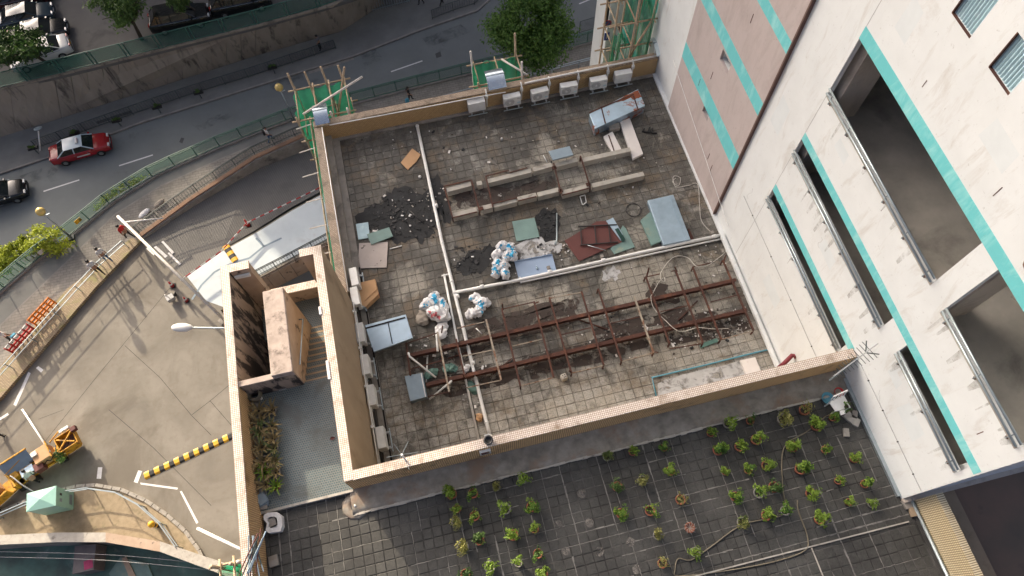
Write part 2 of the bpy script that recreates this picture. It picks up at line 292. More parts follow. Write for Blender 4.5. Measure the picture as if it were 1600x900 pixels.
metal('galvanised_rusty', (0.46, 0.60, 0.72), 0.3, (0.27, 0.075, 0.025), 0.58, 0.62, 0.75, 0.75)
metal('rusty_steel', (0.075, 0.030, 0.021), 0.8, (0.135, 0.05, 0.026), 0.5, 0.68, 0.1, 3.0)
metal('pale_steel', (0.34, 0.30, 0.24), 0.6, (0.16, 0.07, 0.035), 0.5, 0.6, 0.3, 3.0)
metal('rail_grey', (0.40, 0.47, 0.50), 0.4, metallic=0.6)
metal('steel_canopy', (0.72, 0.82, 0.88), 0.18, metallic=0.9)
simple('rail_green', (0.05, 0.14, 0.11), (0.04, 0.11, 0.09), 3, 0.5, bmp=0)
simple('rail_dark', (0.06, 0.08, 0.08), None, 3, 0.5, bmp=0)
simple('bamboo', (0.45, 0.37, 0.26), (0.30, 0.21, 0.12), 6, 0.7, stain=(0.18, 0.11, 0.06), stain_scale=3)
simple('bamboo_white', (0.66, 0.64, 0.60), (0.5, 0.46, 0.40), 5, 0.6)
simple('cardboard', (0.52, 0.32, 0.17), (0.46, 0.28, 0.145), 3, 0.85, bmp=0.05)
simple('red_print', (0.36, 0.035, 0.02), None, 4)
simple('green_sheet', (0.17, 0.28, 0.255), (0.13, 0.215, 0.2), 2, 0.5, stain=(0.30, 0.31, 0.22), stain_scale=1.5)
simple('maroon_sheet', (0.12, 0.036, 0.03), (0.095, 0.03, 0.026), 2, 0.7, stain=(0.19, 0.12, 0.10), stain_scale=1.6, stain_rng=(0.68, 0.85))
simple('plywood', (0.47, 0.42, 0.39), (0.40, 0.355, 0.325), 2, 0.8, stain=(0.06, 0.05, 0.045), stain_scale=3.5, stain_rng=(0.62, 0.67))
simple('blue_tray', (0.30, 0.40, 0.54), (0.27, 0.36, 0.49), 1.5, 0.4, bmp=0)
simple('mint_panel', (0.42, 0.60, 0.66), (0.36, 0.52, 0.58), 4, 0.4, bmp=0, stain=(0.55, 0.7, 0.74), stain_scale=5)
simple('white_board', (0.72, 0.69, 0.66), (0.64, 0.61, 0.58), 2, 0.6, stain=(0.36, 0.22, 0.18), stain_scale=1.6, stain_rng=(0.66, 0.74))
simple('soot', (0.009, 0.010, 0.011), (0.014, 0.016, 0.018), 3, 0.8, stain=(0.035, 0.040, 0.043), stain_scale=2.4, stain_rng=(0.55, 0.72), bmp=0.6)
simple('mud', (0.058, 0.042, 0.034), (0.043, 0.033, 0.028), 2, 0.8, bmp=0.4, stain=(0.10, 0.08, 0.065), stain_scale=3, stain_rng=(0.6, 0.75))
simple('wash', (0.50, 0.51, 0.515), (0.36, 0.365, 0.36), 2.2, 0.7, stain=(0.17, 0.165, 0.155), stain_scale=2.6, stain_rng=(0.52, 0.66))
ragged('soot_rag', 'soot', 0.28, 0.42, 1.6); ragged('mud_rag', 'mud', 0.43, 0.5, 1.9); ragged('wash_rag', 'wash', 0.34, 0.48, 2.0)
simple('sack_white', (0.70, 0.71, 0.72), (0.58, 0.59, 0.60), 9, 0.65, bmp=0.5)
simple('sack_blue', (0.03, 0.33, 0.58), (0.05, 0.42, 0.66), 6, 0.6, bmp=0.4)
simple('sack_red', (0.62, 0.16, 0.18), None, 6, 0.6)
simple('sack_grey', (0.30, 0.27, 0.23), (0.22, 0.195, 0.165), 7, 0.9, bmp=0.6)
simple('green_plastic', (0.10, 0.21, 0.18), (0.07, 0.15, 0.125), 5, 0.5, bmp=0.5)
simple('terracotta', (0.32, 0.11, 0.06), (0.24, 0.085, 0.05), 6, 0.8)
simple('grey_pot', (0.25, 0.24, 0.225), (0.18, 0.17, 0.16), 6, 0.8)
simple('pot_soil', (0.045, 0.035, 0.028), None, 12, 0.95, bmp=0.6)
simple('black_rubber', (0.02, 0.02, 0.02), None, 5, 0.7, bmp=0)
simple('hose', (0.20, 0.175, 0.12), (0.15, 0.13, 0.09), 8, 0.6, bmp=0)
simple('cable_white', (0.55, 0.53, 0.48), None, 8, 0.6, bmp=0)
simple('red_pipe', (0.22, 0.03, 0.045), None, 5, 0.5, bmp=0)
simple('blue_pipe', (0.10, 0.32, 0.42), (0.08, 0.27, 0.36), 4, 0.5, bmp=0)
simple('yellow_paint', (0.72, 0.42, 0.02), (0.62, 0.34, 0.015), 5, 0.55, bmp=0)
simple('machine_yellow', (0.60, 0.32, 0.02), (0.44, 0.22, 0.015), 3, 0.6, stain=(0.10, 0.055, 0.03), stain_scale=3.5, stain_rng=(0.52, 0.64))
simple('orange_plastic', (0.78, 0.22, 0.01), None, 5, 0.5, bmp=0)
simple('cabinet_mint', (0.30, 0.55, 0.47), (0.27, 0.50, 0.43), 2, 0.5, bmp=0)
simple('red_plastic', (0.50, 0.02, 0.02), None, 5, 0.45, bmp=0)
simple('stone_chip', (0.36, 0.34, 0.30), (0.25, 0.235, 0.21), 7)
simple('rubble', (0.38, 0.37, 0.35), (0.2, 0.19, 0.18), 9, 0.9)
simple('bark', (0.075, 0.058, 0.042), (0.05, 0.038, 0.028), 6, 0.9, bmp=0.6)
simple('hair', (0.012, 0.010, 0.009), None, 6, 0.6, bmp=0)
simple('skin', (0.38, 0.22, 0.14), None, 6, 0.6, bmp=0)
for nm, c in dict(cloth_white=(0.68, 0.68, 0.66), cloth_black=(0.016, 0.016, 0.018), cloth_red=(0.50, 0.025, 0.02), cloth_blue=(0.05, 0.13, 0.26), cloth_grey=(0.16, 0.16, 0.17), cloth_mint=(0.52, 0.64, 0.56), bag_blue=(0.10, 0.36, 0.50)).items(): simple(nm, c, None, 9, 0.85, bmp=0.15)
def leafmat(name, a, b_, c):
    m, nt, b = _new(name, 0.55); oi = nd(nt, 'ShaderNodeObjectInfo'); p = pos(nt)
    n = noise(nt, p, 2.2, 3); n2 = noise(nt, p, 19, 2); ad = nd(nt, 'ShaderNodeMath', operation='MULTIPLY_ADD'); L(nt, n2, ad.inputs[0]); ad.inputs[1].default_value = 0.8; L(nt, n, ad.inputs[2])
    r = nd(nt, 'ShaderNodeMath', operation='MULTIPLY_ADD'); L(nt, oi.outputs['Random'], r.inputs[0]); r.inputs[1].default_value = 0.5; L(nt, ad.outputs[0], r.inputs[2])
    col = ramp(nt, r.outputs[0], [(0.66, a), (0.96, b_), (1.0, c)]); L(nt, col, b.inputs['Base Color'])
    tr = nd(nt, 'ShaderNodeBsdfTranslucent'); L(nt, col, tr.inputs['Color']); ms = nd(nt, 'ShaderNodeMixShader'); ms.inputs[0].default_value = 0.3
    L(nt, b.outputs[0], ms.inputs[1]); L(nt, tr.outputs[0], ms.inputs[2]); L(nt, ms.outputs[0], nt.nodes['Material Output'].inputs['Surface'])
leafmat('leaf_shrub', (0.04, 0.10, 0.012), (0.078, 0.18, 0.018), (0.17, 0.27, 0.028))
leafmat('leaf_ficus', (0.032, 0.085, 0.014), (0.062, 0.15, 0.022), (0.11, 0.21, 0.035))
leafmat('leaf_dull', (0.07, 0.12, 0.03), (0.13, 0.18, 0.04), (0.22, 0.22, 0.06))
leafmat('leaf_tree', (0.022, 0.055, 0.013), (0.045, 0.10, 0.02), (0.08, 0.15, 0.03))
leafmat('leaf_bright', (0.11, 0.20, 0.02), (0.24, 0.36, 0.03), (0.40, 0.46, 0.05))
leafmat('leaf_agave', (0.07, 0.12, 0.035), (0.14, 0.18, 0.06), (0.26, 0.20, 0.09))
def glass(name, c, rough=0.08):
    m, nt, b = _new(name, rough, 0.0); b.inputs['Base Color'].default_value = (*c, 1); b.inputs['Specular IOR Level'].default_value = 0.8
glass('car_glass', (0.010, 0.014, 0.016)); glass('window_dark', (0.02, 0.026, 0.03), 0.15)
def paint(name, c, rough=0.25):
    m, nt, b = _new(name, rough); b.inputs['Base Color'].default_value = (*c, 1); b.inputs['Coat Weight'].default_value = 0.5; b.inputs['Coat Roughness'].default_value = 0.08
paint('paint_red', (0.33, 0.012, 0.016)); paint('paint_black', (0.006, 0.008, 0.009)); paint('paint_white', (0.66, 0.67, 0.66)); paint('paint_silver', (0.46, 0.56, 0.62)); paint('paint_slate', (0.03, 0.05, 0.065)); paint('paint_maroon', (0.05, 0.008, 0.01))
simple('light_lens', (0.6, 0.62, 0.62), None, 5, 0.2, bmp=0); simple('tail_red', (0.35, 0.015, 0.012), None, 5, 0.3, bmp=0); simple('tyre', (0.016, 0.016, 0.016), None, 6, 0.85, bmp=0); simple('rim', (0.35, 0.36, 0.36), None, 6, 0.4, 0.6, bmp=0)
def netmat(name, c, alpha, scale=40):
    m, nt, b = _new(name, 0.7); p = pos(nt); col = ramp(nt, noise(nt, p, 1.6, 5), [(0.3, tuple(x * 0.7 for x in c)), (0.7, c)]); L(nt, col, b.inputs['Base Color'])
    tr = nd(nt, 'ShaderNodeBsdfTransparent'); tl = nd(nt, 'ShaderNodeBsdfTranslucent'); L(nt, col, tl.inputs['Color']); m1 = nd(nt, 'ShaderNodeMixShader'); m1.inputs[0].default_value = 0.35; L(nt, b.outputs[0], m1.inputs[1]); L(nt, tl.outputs[0], m1.inputs[2])
    ms = nd(nt, 'ShaderNodeMixShader'); ms.inputs[0].default_value = alpha; L(nt, tr.outputs[0], ms.inputs[1]); L(nt, m1.outputs[0], ms.inputs[2]); L(nt, ms.outputs[0], nt.nodes['Material Output'].inputs['Surface'])
netmat('green_net', (0.03, 0.42, 0.22), 0.66); netmat('fence_mesh', (0.05, 0.16, 0.125), 0.60); netmat('rail_glass', (0.10, 0.20, 0.15), 0.42); netmat('grey_mesh', (0.12, 0.125, 0.13), 0.25); netmat('tarp_green', (0.02, 0.09, 0.075), 0.9)
# ================================================================= THE SETTING: ground, road, pavement
ZP, ZR, ZC, ZG = -20.0, -22.0, -18.2, -24.5        # plaza and walkway, road, car park terrace, lowest ground
def struct(name, mb, mat, smooth=False): return tag(mb.build(name, mat, None, smooth), kind='structure')
struct('ground', MB().sheet([(-700, -700, ZG), (700, -700, ZG), (700, 700, ZG), (-700, 700, ZG)]), 'dark_concrete')
def pl(pts, z): return [at(x, y, z) for x, y in pts]
kerb_far = [(-120, 305), (0, 269), (87, 240), (222, 189), (400, 133), (482, 107), (552, 86), (657, 45), (745, 15), (775, -12), (800, -50)]
wall_base = [(-120, 252), (0, 214), (72, 192), (400, 87), (530, 50), (535, 14), (560, -20), (640, -45), (700, -60), (720, -70)]
walk_out = [(-90, 545), (0, 458), (60, 405), (115, 366), (180, 313), (250, 271), (340, 232), (470, 181), (560, 160), (640, 139), (735, 115), (850, 87), (945, 60), (1010, 40)]
# road: one wide sheet; the walkway, plaza and building stand over its near edge
struct('road', MB().sheet(pl(kerb_far, ZR)[::-1] + [Vector((-60, 10, ZR)), Vector((60, 8, ZR)), Vector((70, 75, ZR)), Vector((22, 74, ZR))]), 'asphalt')
pv = pl(kerb_far, ZR + 0.13); wb = pl(wall_base, ZR + 0.13)
struct('pavement', MB().prism(wb + pv[::-1], 0, thick=0.5), 'pavement')
kb = MB()
for a, b in zip(pv[:-1], pv[1:]): kb.bar(a + Vector((0, -0.08, -0.05)), b + Vector((0, -0.08, -0.05)), 0.16, 0.12)
struct('kerb', kb, 'kerb_stone')
# lane dashes and patches on the road
mk = MB()
for a, b in (((68, 299), (124, 281)), ((186, 259), (239, 242)), ((611, 112), (660, 95)), ((905, 6), (922, -1)), ((-40, 335), (6, 319))):
    p, q = at(*a, ZR + 0.004), at(*b, ZR + 0.004); d = (q - p).normalized(); n = Vector((-d.y, d.x, 0)) * 0.06; mk.sheet([p - n, q - n, q + n, p + n])
struct('lane_marking', mk, 'white_paint')
pa = MB()
for poly in ([(481, 112), (483, 116), (553, 93), (551, 87)],): pa.sheet(pl(poly, ZR + 0.004))
struct('road_patch', pa, 'concrete')
ragged('oil', 'soot', 0.45, 0.75, 1.0, 0.55); simple('old_tar', (0.075, 0.08, 0.08), (0.06, 0.064, 0.064), 2); pa = MB()
for poly in ([(560, 85), (585, 75), (600, 92), (570, 104)], [(240, 160), (300, 140), (330, 150), (260, 172)], [(30, 275), (80, 258), (96, 268), (44, 288)], [(300, 195), (360, 172), (372, 180), (312, 205)], [(660, 60), (720, 38), (735, 50), (670, 74)], [(420, 130), (470, 114), (476, 124), (426, 140)]): pa.sheet(pl(poly, ZR + 0.003))
tag(pa.build('oil_stain', 'oil'), kind='stuff'); pa = MB()
for poly in ([(680, 84), (688, 80), (690, 88), (682, 91)], [(280, 222), (283, 215), (288, 216), (285, 224)], [(150, 190), (205, 172), (207, 176), (152, 194)]): pa.sheet(pl(poly, ZR + 0.005 if poly[0][0] != 150 else ZR + .136))
struct('utility_cover', pa, 'old_tar')
# car park terrace and its retaining wall
wall_top = [(-110, 172), (15, 137), (120, 112), (400, 42), (505, 13), (560, -5), (640, -30)]
wt = pl(wall_top, ZC)
struct('car_park', MB().prism(wt + [Vector((25, 160, ZC)), Vector((-120, 160, ZC)), Vector((-120, 70, ZC))], 0, thick=0.3), 'carpark')
wl0 = pl([(-110, 250), (25, 207), (72, 192), (400, 87), (535, 48), (600, 5)], ZR + 0.1); wl1 = pl([(-110, 172), (15, 137), (60, 126), (400, 42), (520, 9), (575, -22)], ZC - 0.02)
rw = thing('retaining_wall', 'stained brown concrete retaining wall below the car park fence', 'wall', wl0[2])
for i in range(len(wl0) - 1):
    n = 1 if i in (0,) else (2 if i != 2 else 14)
    for k in range(n):
        f = lambda L_, t: L_[i].lerp(L_[i + 1], t)
        t0, t1 = k / n, (k + 1) / n - 0.0025; out = Vector((0.1, -0.25, 0)).normalized() * random.uniform(0, 0.03)
        a, b, c, d = f(wl0, t0) + out, f(wl0, t1) + out, f(wl1, t1) + out, f(wl1, t0) + out; bk = Vector((-0.3, 0.8, 0))
        MB().add([a, b, c, d, a + bk, b + bk, c + bk, d + bk], [(0, 1, 2, 3), (3, 2, 6, 7), (1, 5, 6, 2), (0, 3, 7, 4), (0, 4, 5, 1)]).build('wall_panel', 'retaining', rw)
bkf = MB()
for i in range(len(wl0) - 1): o2 = Vector((-.06, .16, -.01)); bkf.sheet([wl0[i] + o2, wl0[i + 1] + o2, wl1[i + 1] + o2, wl1[i] + o2])
bkf.build('backing', 'retaining', rw)
cp = MB()
for a, b in zip(wl1[:-1], wl1[1:]): cp.bar(a + Vector((0, 0.1, 0.05)), b + Vector((0, 0.1, 0.05)), 0.35, 0.14)
cp.build('coping', 'retaining', rw)
# raised walkway along the road, with its kerb
walk_in = [(-90, 720), (0, 622), (148, 450), (222, 372), (300, 315), (400, 250), (480, 214), (530, 200), (700, 165), (860, 125), (960, 100)]
wo, wi = pl(walk_out, ZP), pl(walk_in, ZP)
struct('walkway', MB().prism(wo + wi[::-1], 0, thick=2.4), 'walk_paver')
kb = MB()
for a, b in zip(wo[:-1], wo[1:]): kb.bar(a + Vector((0, 0, 0.07)), b + Vector((0, 0, 0.07)), 0.35, 0.16)
struct('walkway_kerb', kb, 'kerb_stone')
kb = MB(); ws = pl([(-90, 590), (0, 507), (110, 402), (180, 333), (250, 290), (345, 247), (470, 196)], ZP + 0.004)
for i in range(len(ws) - 1):
    a, b = ws[i], ws[i + 1]; n = Vector((-(b - a).y, (b - a).x, 0)).normalized() * 0.12; kb.sheet([a - n, b - n, b + n, a + n])
struct('drain_strip', kb, 'kerb_stone')
kb = MB(); wn_ = pl([(-60, 520), (0, 470), (115, 372), (180, 319), (250, 276), (340, 236), (470, 186)], ZP + 0.006)
ws2 = [p + Vector((0, 0, 0.002)) for p in ws]
struct('gutter', MB().sheet(wn_ + ws2[::-1]), 'pavement')
# plaza (with the ramp cut out of it), ramp and blue deck
plaza_px = [(-90, 720), (0, 622), (148, 450), (222, 372), (288, 432), (345, 392), (400, 362), (455, 328), (515, 296), (522, 372), (402, 436), (345, 485), (400, 560), (480, 800), (460, 960), (352, 884), (300, 858), (250, 846), (180, 836), (90, 833), (0, 836), (-90, 850)]
struct('plaza', MB().prism(pl(plaza_px, ZP), 0, thick=0.6), 'plaza_concrete')
rt = [at(222, 372, ZP), at(300, 318, ZP - 0.35), at(400, 256, ZP - 0.8), at(480, 222, ZP - 1.15), at(530, 205, ZP - 1.4)]
rb = [at(288, 432, ZP), at(345, 391, ZP - 0.35), at(400, 359, ZP - 0.8), at(455, 324, ZP - 1.15), at(530, 284, ZP - 1.4)]
rm = MB()
for i in range(4): rm.sheet([rb[i], rb[i + 1], rt[i + 1] + Vector((0, .5, 0)), rt[i] + Vector((0, .5 if i else 0, 0))])
struct('ramp', rm, 'ramp_grooved')
struct('deck', MB().sheet(pl([(292, 432), (345, 394), (400, 364), (455, 330), (512, 299), (519, 370), (402, 432), (350, 480), (322, 470)], ZP + 0.006)), 'blue_deck')
jm = MB()
for pts, wd in (([(170, 640), (240, 700), (330, 790)], 0.03), ([(70, 690), (150, 590), (265, 450)], 0.03), ([(195, 540), (250, 590), (300, 650), (330, 680)], 0.03), ([(300, 648), (330, 625), (360, 600)], 0.03), ([(328, 626), (362, 665)], 0.03), ([(60, 655), (100, 640)], 0.02)):
    q = pl(pts, ZP + (0.012 if wd > 0.05 else 0.004))
    for a, b in zip(q[:-1], q[1:]):
        n = Vector((-(b - a).y, (b - a).x, 0)).normalized() * wd / 2; jm.sheet([a - n, b - n, b + n, a + n])
struct('plaza_joint', jm, 'dark_concrete')
simple('deck_shadow_arc', (0.27, 0.35, 0.42), None, 2)  # blue-grey shadow arcs on the deck, painted as thin strips
jm = MB()
for pts in ([(300, 468), (315, 445), (335, 425), (360, 412), (390, 403), (412, 385)], [(400, 372), (412, 385), (440, 372)]):
    q = pl(pts, ZP + 0.012)
    for a, b in zip(q[:-1], q[1:]): n = Vector((-(b - a).y, (b - a).x, 0)).normalized() * 0.07; jm.sheet([a - n, b - n, b + n, a + n])
struct('deck_shadow_arc', jm, 'deck_shadow_arc')
mk = MB()
for poly in ([(44, 581), (48, 583), (25, 635), (21, 632)], [(-5, 660), (-4, 655), (12, 645), (14, 648)], [(153, 730), (160, 730), (158, 748), (151, 748)], [(216, 735), (222, 736), (215, 755), (209, 753)], [(219, 754), (220, 757), (277, 765), (278, 762)], [(281, 768), (284, 767), (310, 816), (307, 819)], [(308, 828), (310, 825), (341, 838), (339, 842)], [(56, 575), (60, 572), (68, 578), (64, 582)], [(240, 386), (244, 384), (262, 400), (258, 403)], [(252, 378), (255, 376), (272, 394), (269, 397)], [(262, 396), (264, 394), (283, 412), (280, 414)], [(228, 388), (231, 386), (243, 396), (240, 399)]):
    mk.sheet(pl(poly, ZP + 0.005))
struct('plaza_marking', mk, 'white_paint')
simple('yard_floor', (0.10, 0.21, 0.18), (0.06, 0.09, 0.083), 0.6, stain=(0.22, 0.27, 0.25), stain_scale=0.7, stain_rng=(0.58, 0.72))
# lower yard at the bottom left
struct('lower_yard', MB().sheet(pl([(-100, 835), (0, 830), (180, 830), (360, 870), (420, 1000), (-100, 1050)], -21.6)), 'yard_floor')
# ================================================================= PODIUM BUILDING
ZT, ZCAP = 3.77, 4.92                       # plant terrace level, wall cap level
pb = thing('podium_building', 'low tan tiled podium building with grimy tiled roofs and stair court', 'building', (3, 8, ZG))
MB().bb(-3.96, 10.46, 4.3, 19.42, ZG, -0.06).build('wall', 'tan_plaster', pb)
MB().bb(-6.58, 12.0, -14, 4.16, ZG, 3.72).build('wall', 'tan_plaster', pb)
MB().bb(-6.58, -3.7, 4.17, 11.32, ZG, -0.5).build('wall', 'tan_plaster', pb)
# --- tiles: the 300 that show largest are single sub-parts, the rest one stuff part each
def tiles(floor, pitch, ph, x0, x1, y0, y1, z, mat, gap, skip, name, amp=0.004):
    cells = []
    for i in range(math.floor((x0 - ph[0]) / pitch), math.ceil((x1 - ph[0]) / pitch)):
        for j in range(math.floor((y0 - ph[1]) / pitch), math.ceil((y1 - ph[1]) / pitch)):
            a, b = max(x0, ph[0] + i * pitch), min(x1, ph[0] + (i + 1) * pitch); c, d = max(y0, ph[1] + j * pitch), min(y1, ph[1] + (j + 1) * pitch)
            if b - a < 0.06 or d - c < 0.06 or skip((a + b) / 2, (c + d) / 2): continue
            cells.append((a, b, c, d))
    cells.sort(key=lambda q: (q[0] + q[1]) ** 2 / 4 + ((q[2] + q[3]) / 2 - 2.0 - (HC - z) * 0.0) ** 2 if (q[2] + q[3]) / 2 > -2.2 else 9e9)
    full = [q for q in cells if q[1] - q[0] > pitch * 0.98 and q[3] - q[2] > pitch * 0.98][:300]; fs = set(full)
    def one(mb, w_, h_): 
        b = 0.012; T = 0.03
        vs = [(-w_, -h_, -T), (w_, -h_, -T), (w_, h_, -T), (-w_, h_, -T), (-w_, -h_, -b), (w_, -h_, -b), (w_, h_, -b), (-w_, h_, -b), (-w_ + b, -h_ + b, 0), (w_ - b, -h_ + b, 0), (w_ - b, h_ - b, 0), (-w_ + b, h_ - b, 0)]
        return vs, [(8, 9, 10, 11), (4, 5, 9, 8), (5, 6, 10, 9), (6, 7, 11, 10), (7, 4, 8, 11), (0, 1, 5, 4), (1, 2, 6, 5), (2, 3, 7, 6), (3, 0, 4, 7)]
    sh = []
    for k in range(3):
        m = MB(); m.add(*one(m, pitch / 2 - gap * (0.8 + 0.3 * k) / 2, pitch / 2 - gap * (0.9 + 0.25 * k) / 2)); o = m.build(name, mat, floor, local=True); sh.append(o.data); bpy.data.objects.remove(o)
    fl = wloc(floor)
    for q in full:
        o = bpy.data.objects.new(name, random.choice(sh)); COL.objects.link(o); o.parent = floor
        o.location = Vector(((q[0] + q[1]) / 2, (q[2] + q[3]) / 2, z + random.uniform(-amp, amp))) - fl; o.rotation_euler = (random.gauss(0, 0.006), random.gauss(0, 0.006), random.gauss(0, 0.008))
    m = MB()
    for q in cells:
        if q in fs: continue
        vs, fs_ = one(m, (q[1] - q[0]) / 2 - gap / 2, (q[3] - q[2]) / 2 - gap / 2); cx, cy, cz = (q[0] + q[1]) / 2, (q[2] + q[3]) / 2, z + random.uniform(-amp, amp); a = random.gauss(0, 0.007); tx, ty = random.gauss(0, .006), random.gauss(0, .006)
        ca, sa = math.cos(a), math.sin(a); m.add([(cx + x * ca - y * sa, cy + x * sa + y * ca, cz + zz + x * ty + y * tx) for x, y, zz in vs], fs_)
    tag(m.build('roof_tiles' if 'roof' in name else 'terrace_tiles', mat, floor), kind='stuff')
rf = MB().bb(-3.7, 10.46, 4.42, 19.16, -0.2, -0.014).build('main_roof', 'roof_joint', pb)
tiles(rf, TP, TPH, -3.18, 10.44, 4.46, 19.05, 0.0, 'roof_tile', 0.011, lambda x, y: False, 'roof_tile')
tf = MB().bb(-6.37, 10.6, -9, 4.16, 3.5, ZT - 0.010).build('terrace_floor', 'terrace_joint', pb)
tiles(tf, PP, PPH, -6.36, 10.55, -4.2, 4.15, ZT, 'terrace_tile', 0.018, lambda x, y: y > 3.5 and x > -3.95, 'terrace_tile', 0.003)
# concrete ledge at the foot of the front wall
lg = MB(); n = 160
def ledge(u, v):
    x = -3.95 + 14.4 * u; ye = 3.50 + 0.012 * math.sin(9 * u) + 0.006 * math.sin(47 * u)
    return (x, ye + (4.18 - ye) * v, ZT + (0.02 if v < 0.01 else 0.06 + 0.05 * v) + 0.012 * math.sin(17 * u + 5 * v) + random.uniform(0, 0.012))
lg.grid(ledge, n, 8); lg.bb(-3.96, -3.9, 3.5, 4.18, ZT - 0.02, ZT + 0.06); lg.build('ledge', 'ledge_concrete', pb, True)
lk = MB()
for i in range(90):
    u0, u1 = i / 90, (i + 1) / 90; a, b = ledge(u0, 0), ledge(u1, 0); wd = random.uniform(0.04, 0.12); lk.bar((a[0], a[1] + random.uniform(-.004, .004), ZT + 0.03), (b[0], b[1] + random.uniform(-.004, .004), ZT + 0.03), wd * .7, random.uniform(0.05, 0.07))
lk.build('ledge_edge', 'pale_concrete', pb)
# pale grout smeared along random runs of the terrace joints
gr = MB(); rg = random.Random(12)
for ax in (0, 1):
    lo, hi, o_lo, o_hi = (-6.3, 10.5, -4.0, 4.1) if ax == 0 else (-4.0, 4.1, -6.3, 10.5)
    for k in range(math.ceil((o_lo - PPH[1 - ax]) / PP), math.floor((o_hi - PPH[1 - ax]) / PP)):
        off = PPH[1 - ax] + k * PP; s = lo; bold = rg.random()
        while s < hi:
            run = rg.uniform(0.2, 3.0); on = rg.random() < (0.6 if bold > 0.7 else 0.2)
            if on:
                e = min(s + run, hi); q = s; wd = rg.uniform(0.012, 0.026) * (1.35 if bold > 0.8 else 1)
                while q < e:
                    q2 = min(q + rg.uniform(0.08, 0.22), e); w2 = wd * rg.uniform(0.6, 1.5); j = rg.uniform(-.006, .006); x0, x1, y0, y1 = (q, q2, off - w2 / 2 + j, off + w2 / 2 + j) if ax == 0 else (off - w2 / 2 + j, off + w2 / 2 + j, q, q2)
                    if not ((y0 + y1) / 2 > 3.46 and (x0 + x1) / 2 > -3.98): gr.sheet([(x0, y0, ZT + .0045), (x1, y0, ZT + .0045), (x1, y1, ZT + .0045), (x0, y1, ZT + .0045)])
                    q = q2
            s += run
tag(gr.build('grout_lines', 'grout', tf), kind='stuff')
MB().lathe([(0.40, 0), (0.33, 0.035), (0.2, 0.045), (0.17, 0.02)], at(556, 790, ZT - 0.003), 9).build('drain_mound', 'ledge_concrete', pb, True)
dr = MB().lathe([(0.13, 0), (0.13, 0.02), (0.05, 0.03)], at(556, 791, ZT) + Vector((0, 0, 0.028)), 14).build('drain_cover', 'black_plastic', pb)
MB().ball(at(556, 791, ZT) + Vector((0, 0, 0.075)), 0.04).build('drain_knob', 'white_pvc', pb, True)
# --- walls with mosaic caps
def wall(x0, x1, y0, y1, z0, z1, mat, cap='cap_mosaic', ov=0.012, name='parapet'):
    o = MB().bb(x0, x1, y0, y1, z0, z1 - 0.05).build(name, mat, pb); MB().bb(x0 - ov, x1 + ov, y0 - ov, y1 + ov, z1 - 0.05, z1).build('coping', cap, o); return o
wall(-3.60, 10.44, 4.19, 4.42, -0.06, ZCAP, 'tan_plaster', name='front_wall')
MB().bb(-3.84, 10.44, 4.165, 4.19, ZT, ZCAP - 0.05).build('ribbed_facing', 'rib_x', pb)
wall(-3.84, -3.60, 4.205, 11.33, -0.6, ZCAP + 0.003, 'tan_plaster', name='court_wall')
MB().bb(-3.90, -3.83, 7.05, 7.60, ZCAP - 0.09, ZCAP + 0.03).build('cap_patch', 'white_paint', pb)
MB().bb(-3.90, -3.83, 9.05, 9.30, ZCAP - 0.09, ZCAP + 0.03).build('cap_patch', 'white_paint', pb)
wall(-6.60, -6.38, -14, 11.33, -0.5, ZCAP, 'mouldy_plaster', name='court_wall')
MB().bb(-6.379, -6.355, -14, 7.48, ZT, ZCAP - 0.06).build('ribbed_facing', 'rib_y', pb)
wall(-6.35, -5.78, 11.09, 11.325, 0, ZCAP + 0.002, 'court_plaster', name='court_wall')
wall(-4.24, -3.86, 11.09, 11.325, 0, ZCAP + 0.002, 'court_plaster', name='court_wall')
wall(-5.77, -4.25, 11.08, 11.33, 0, 2.86, 'court_plaster', name='low_wall')
MB().bb(-6.3, -5.85, 11.0, 11.07, 4.55, 4.68).build('light_tube', 'white_pvc', pb)
# court floor, stairs, spine wall
MB().bb(-6.36, -3.85, 4.17, 7.56, -0.5, 3.90).build('court_floor', 'court_mosaic', pb)
MB().bb(-6.36, -3.85, 4.10, 4.17, 3.7, 3.905).build('court_edge', 'pale_concrete', pb)
MB().bb(-6.34, -6.16, 4.2, 7.4, 3.9, 3.98).build('court_kerb', 'concrete', pb)
MB().bb(-6.36, -3.85, 9.95, 11.08, -0.5, 2.10).build('landing', 'court_mosaic', pb)
st = 9
for i in range(st):
    y0 = 7.56 + i * (2.39 / st); z1 = 3.90 - (i + 1) * 0.18 if i < st - 1 else 2.28
    o = MB().bb(-4.80, -3.85, y0, y0 + 2.39 / st, -0.4, 3.90 - (i + 1) * 0.18).build('stair_step', 'court_mosaic', pb)
    MB().bb(-4.80, -3.85, y0 + 2.39 / st - 0.05, y0 + 2.39 / st + 0.006, 3.90 - (i + 1) * 0.18 - 0.03, 3.90 - (i + 1) * 0.18 + 0.006).build('nosing', 'tan_plaster', o)
MB().bb(-4.80, -3.85, 7.52, 7.57, 3.87, 3.907).build('nosing', 'tan_plaster', pb)
for i in range(8):
    y1 = 9.95 - i * 0.27; MB().bb(-6.36, -5.42, y1 - 0.28, y1, -0.4, 2.10 - (i + 1) * 0.18).build('stair_step', 'dark_concrete', pb)
sp = MB(); sp.add([(-5.41, 7.48, 0), (-4.81, 7.48, 0), (-4.81, 10.12, 0), (-5.41, 10.12, 0), (-5.41, 7.48, 5.03), (-4.81, 7.48, 5.03), (-4.81, 10.12, 5.06), (-5.41, 10.12, 5.06)], [(0, 3, 2, 1), (4, 5, 6, 7), (0, 1, 5, 4), (1, 2, 6, 5), (2, 3, 7, 6), (3, 0, 4, 7)])
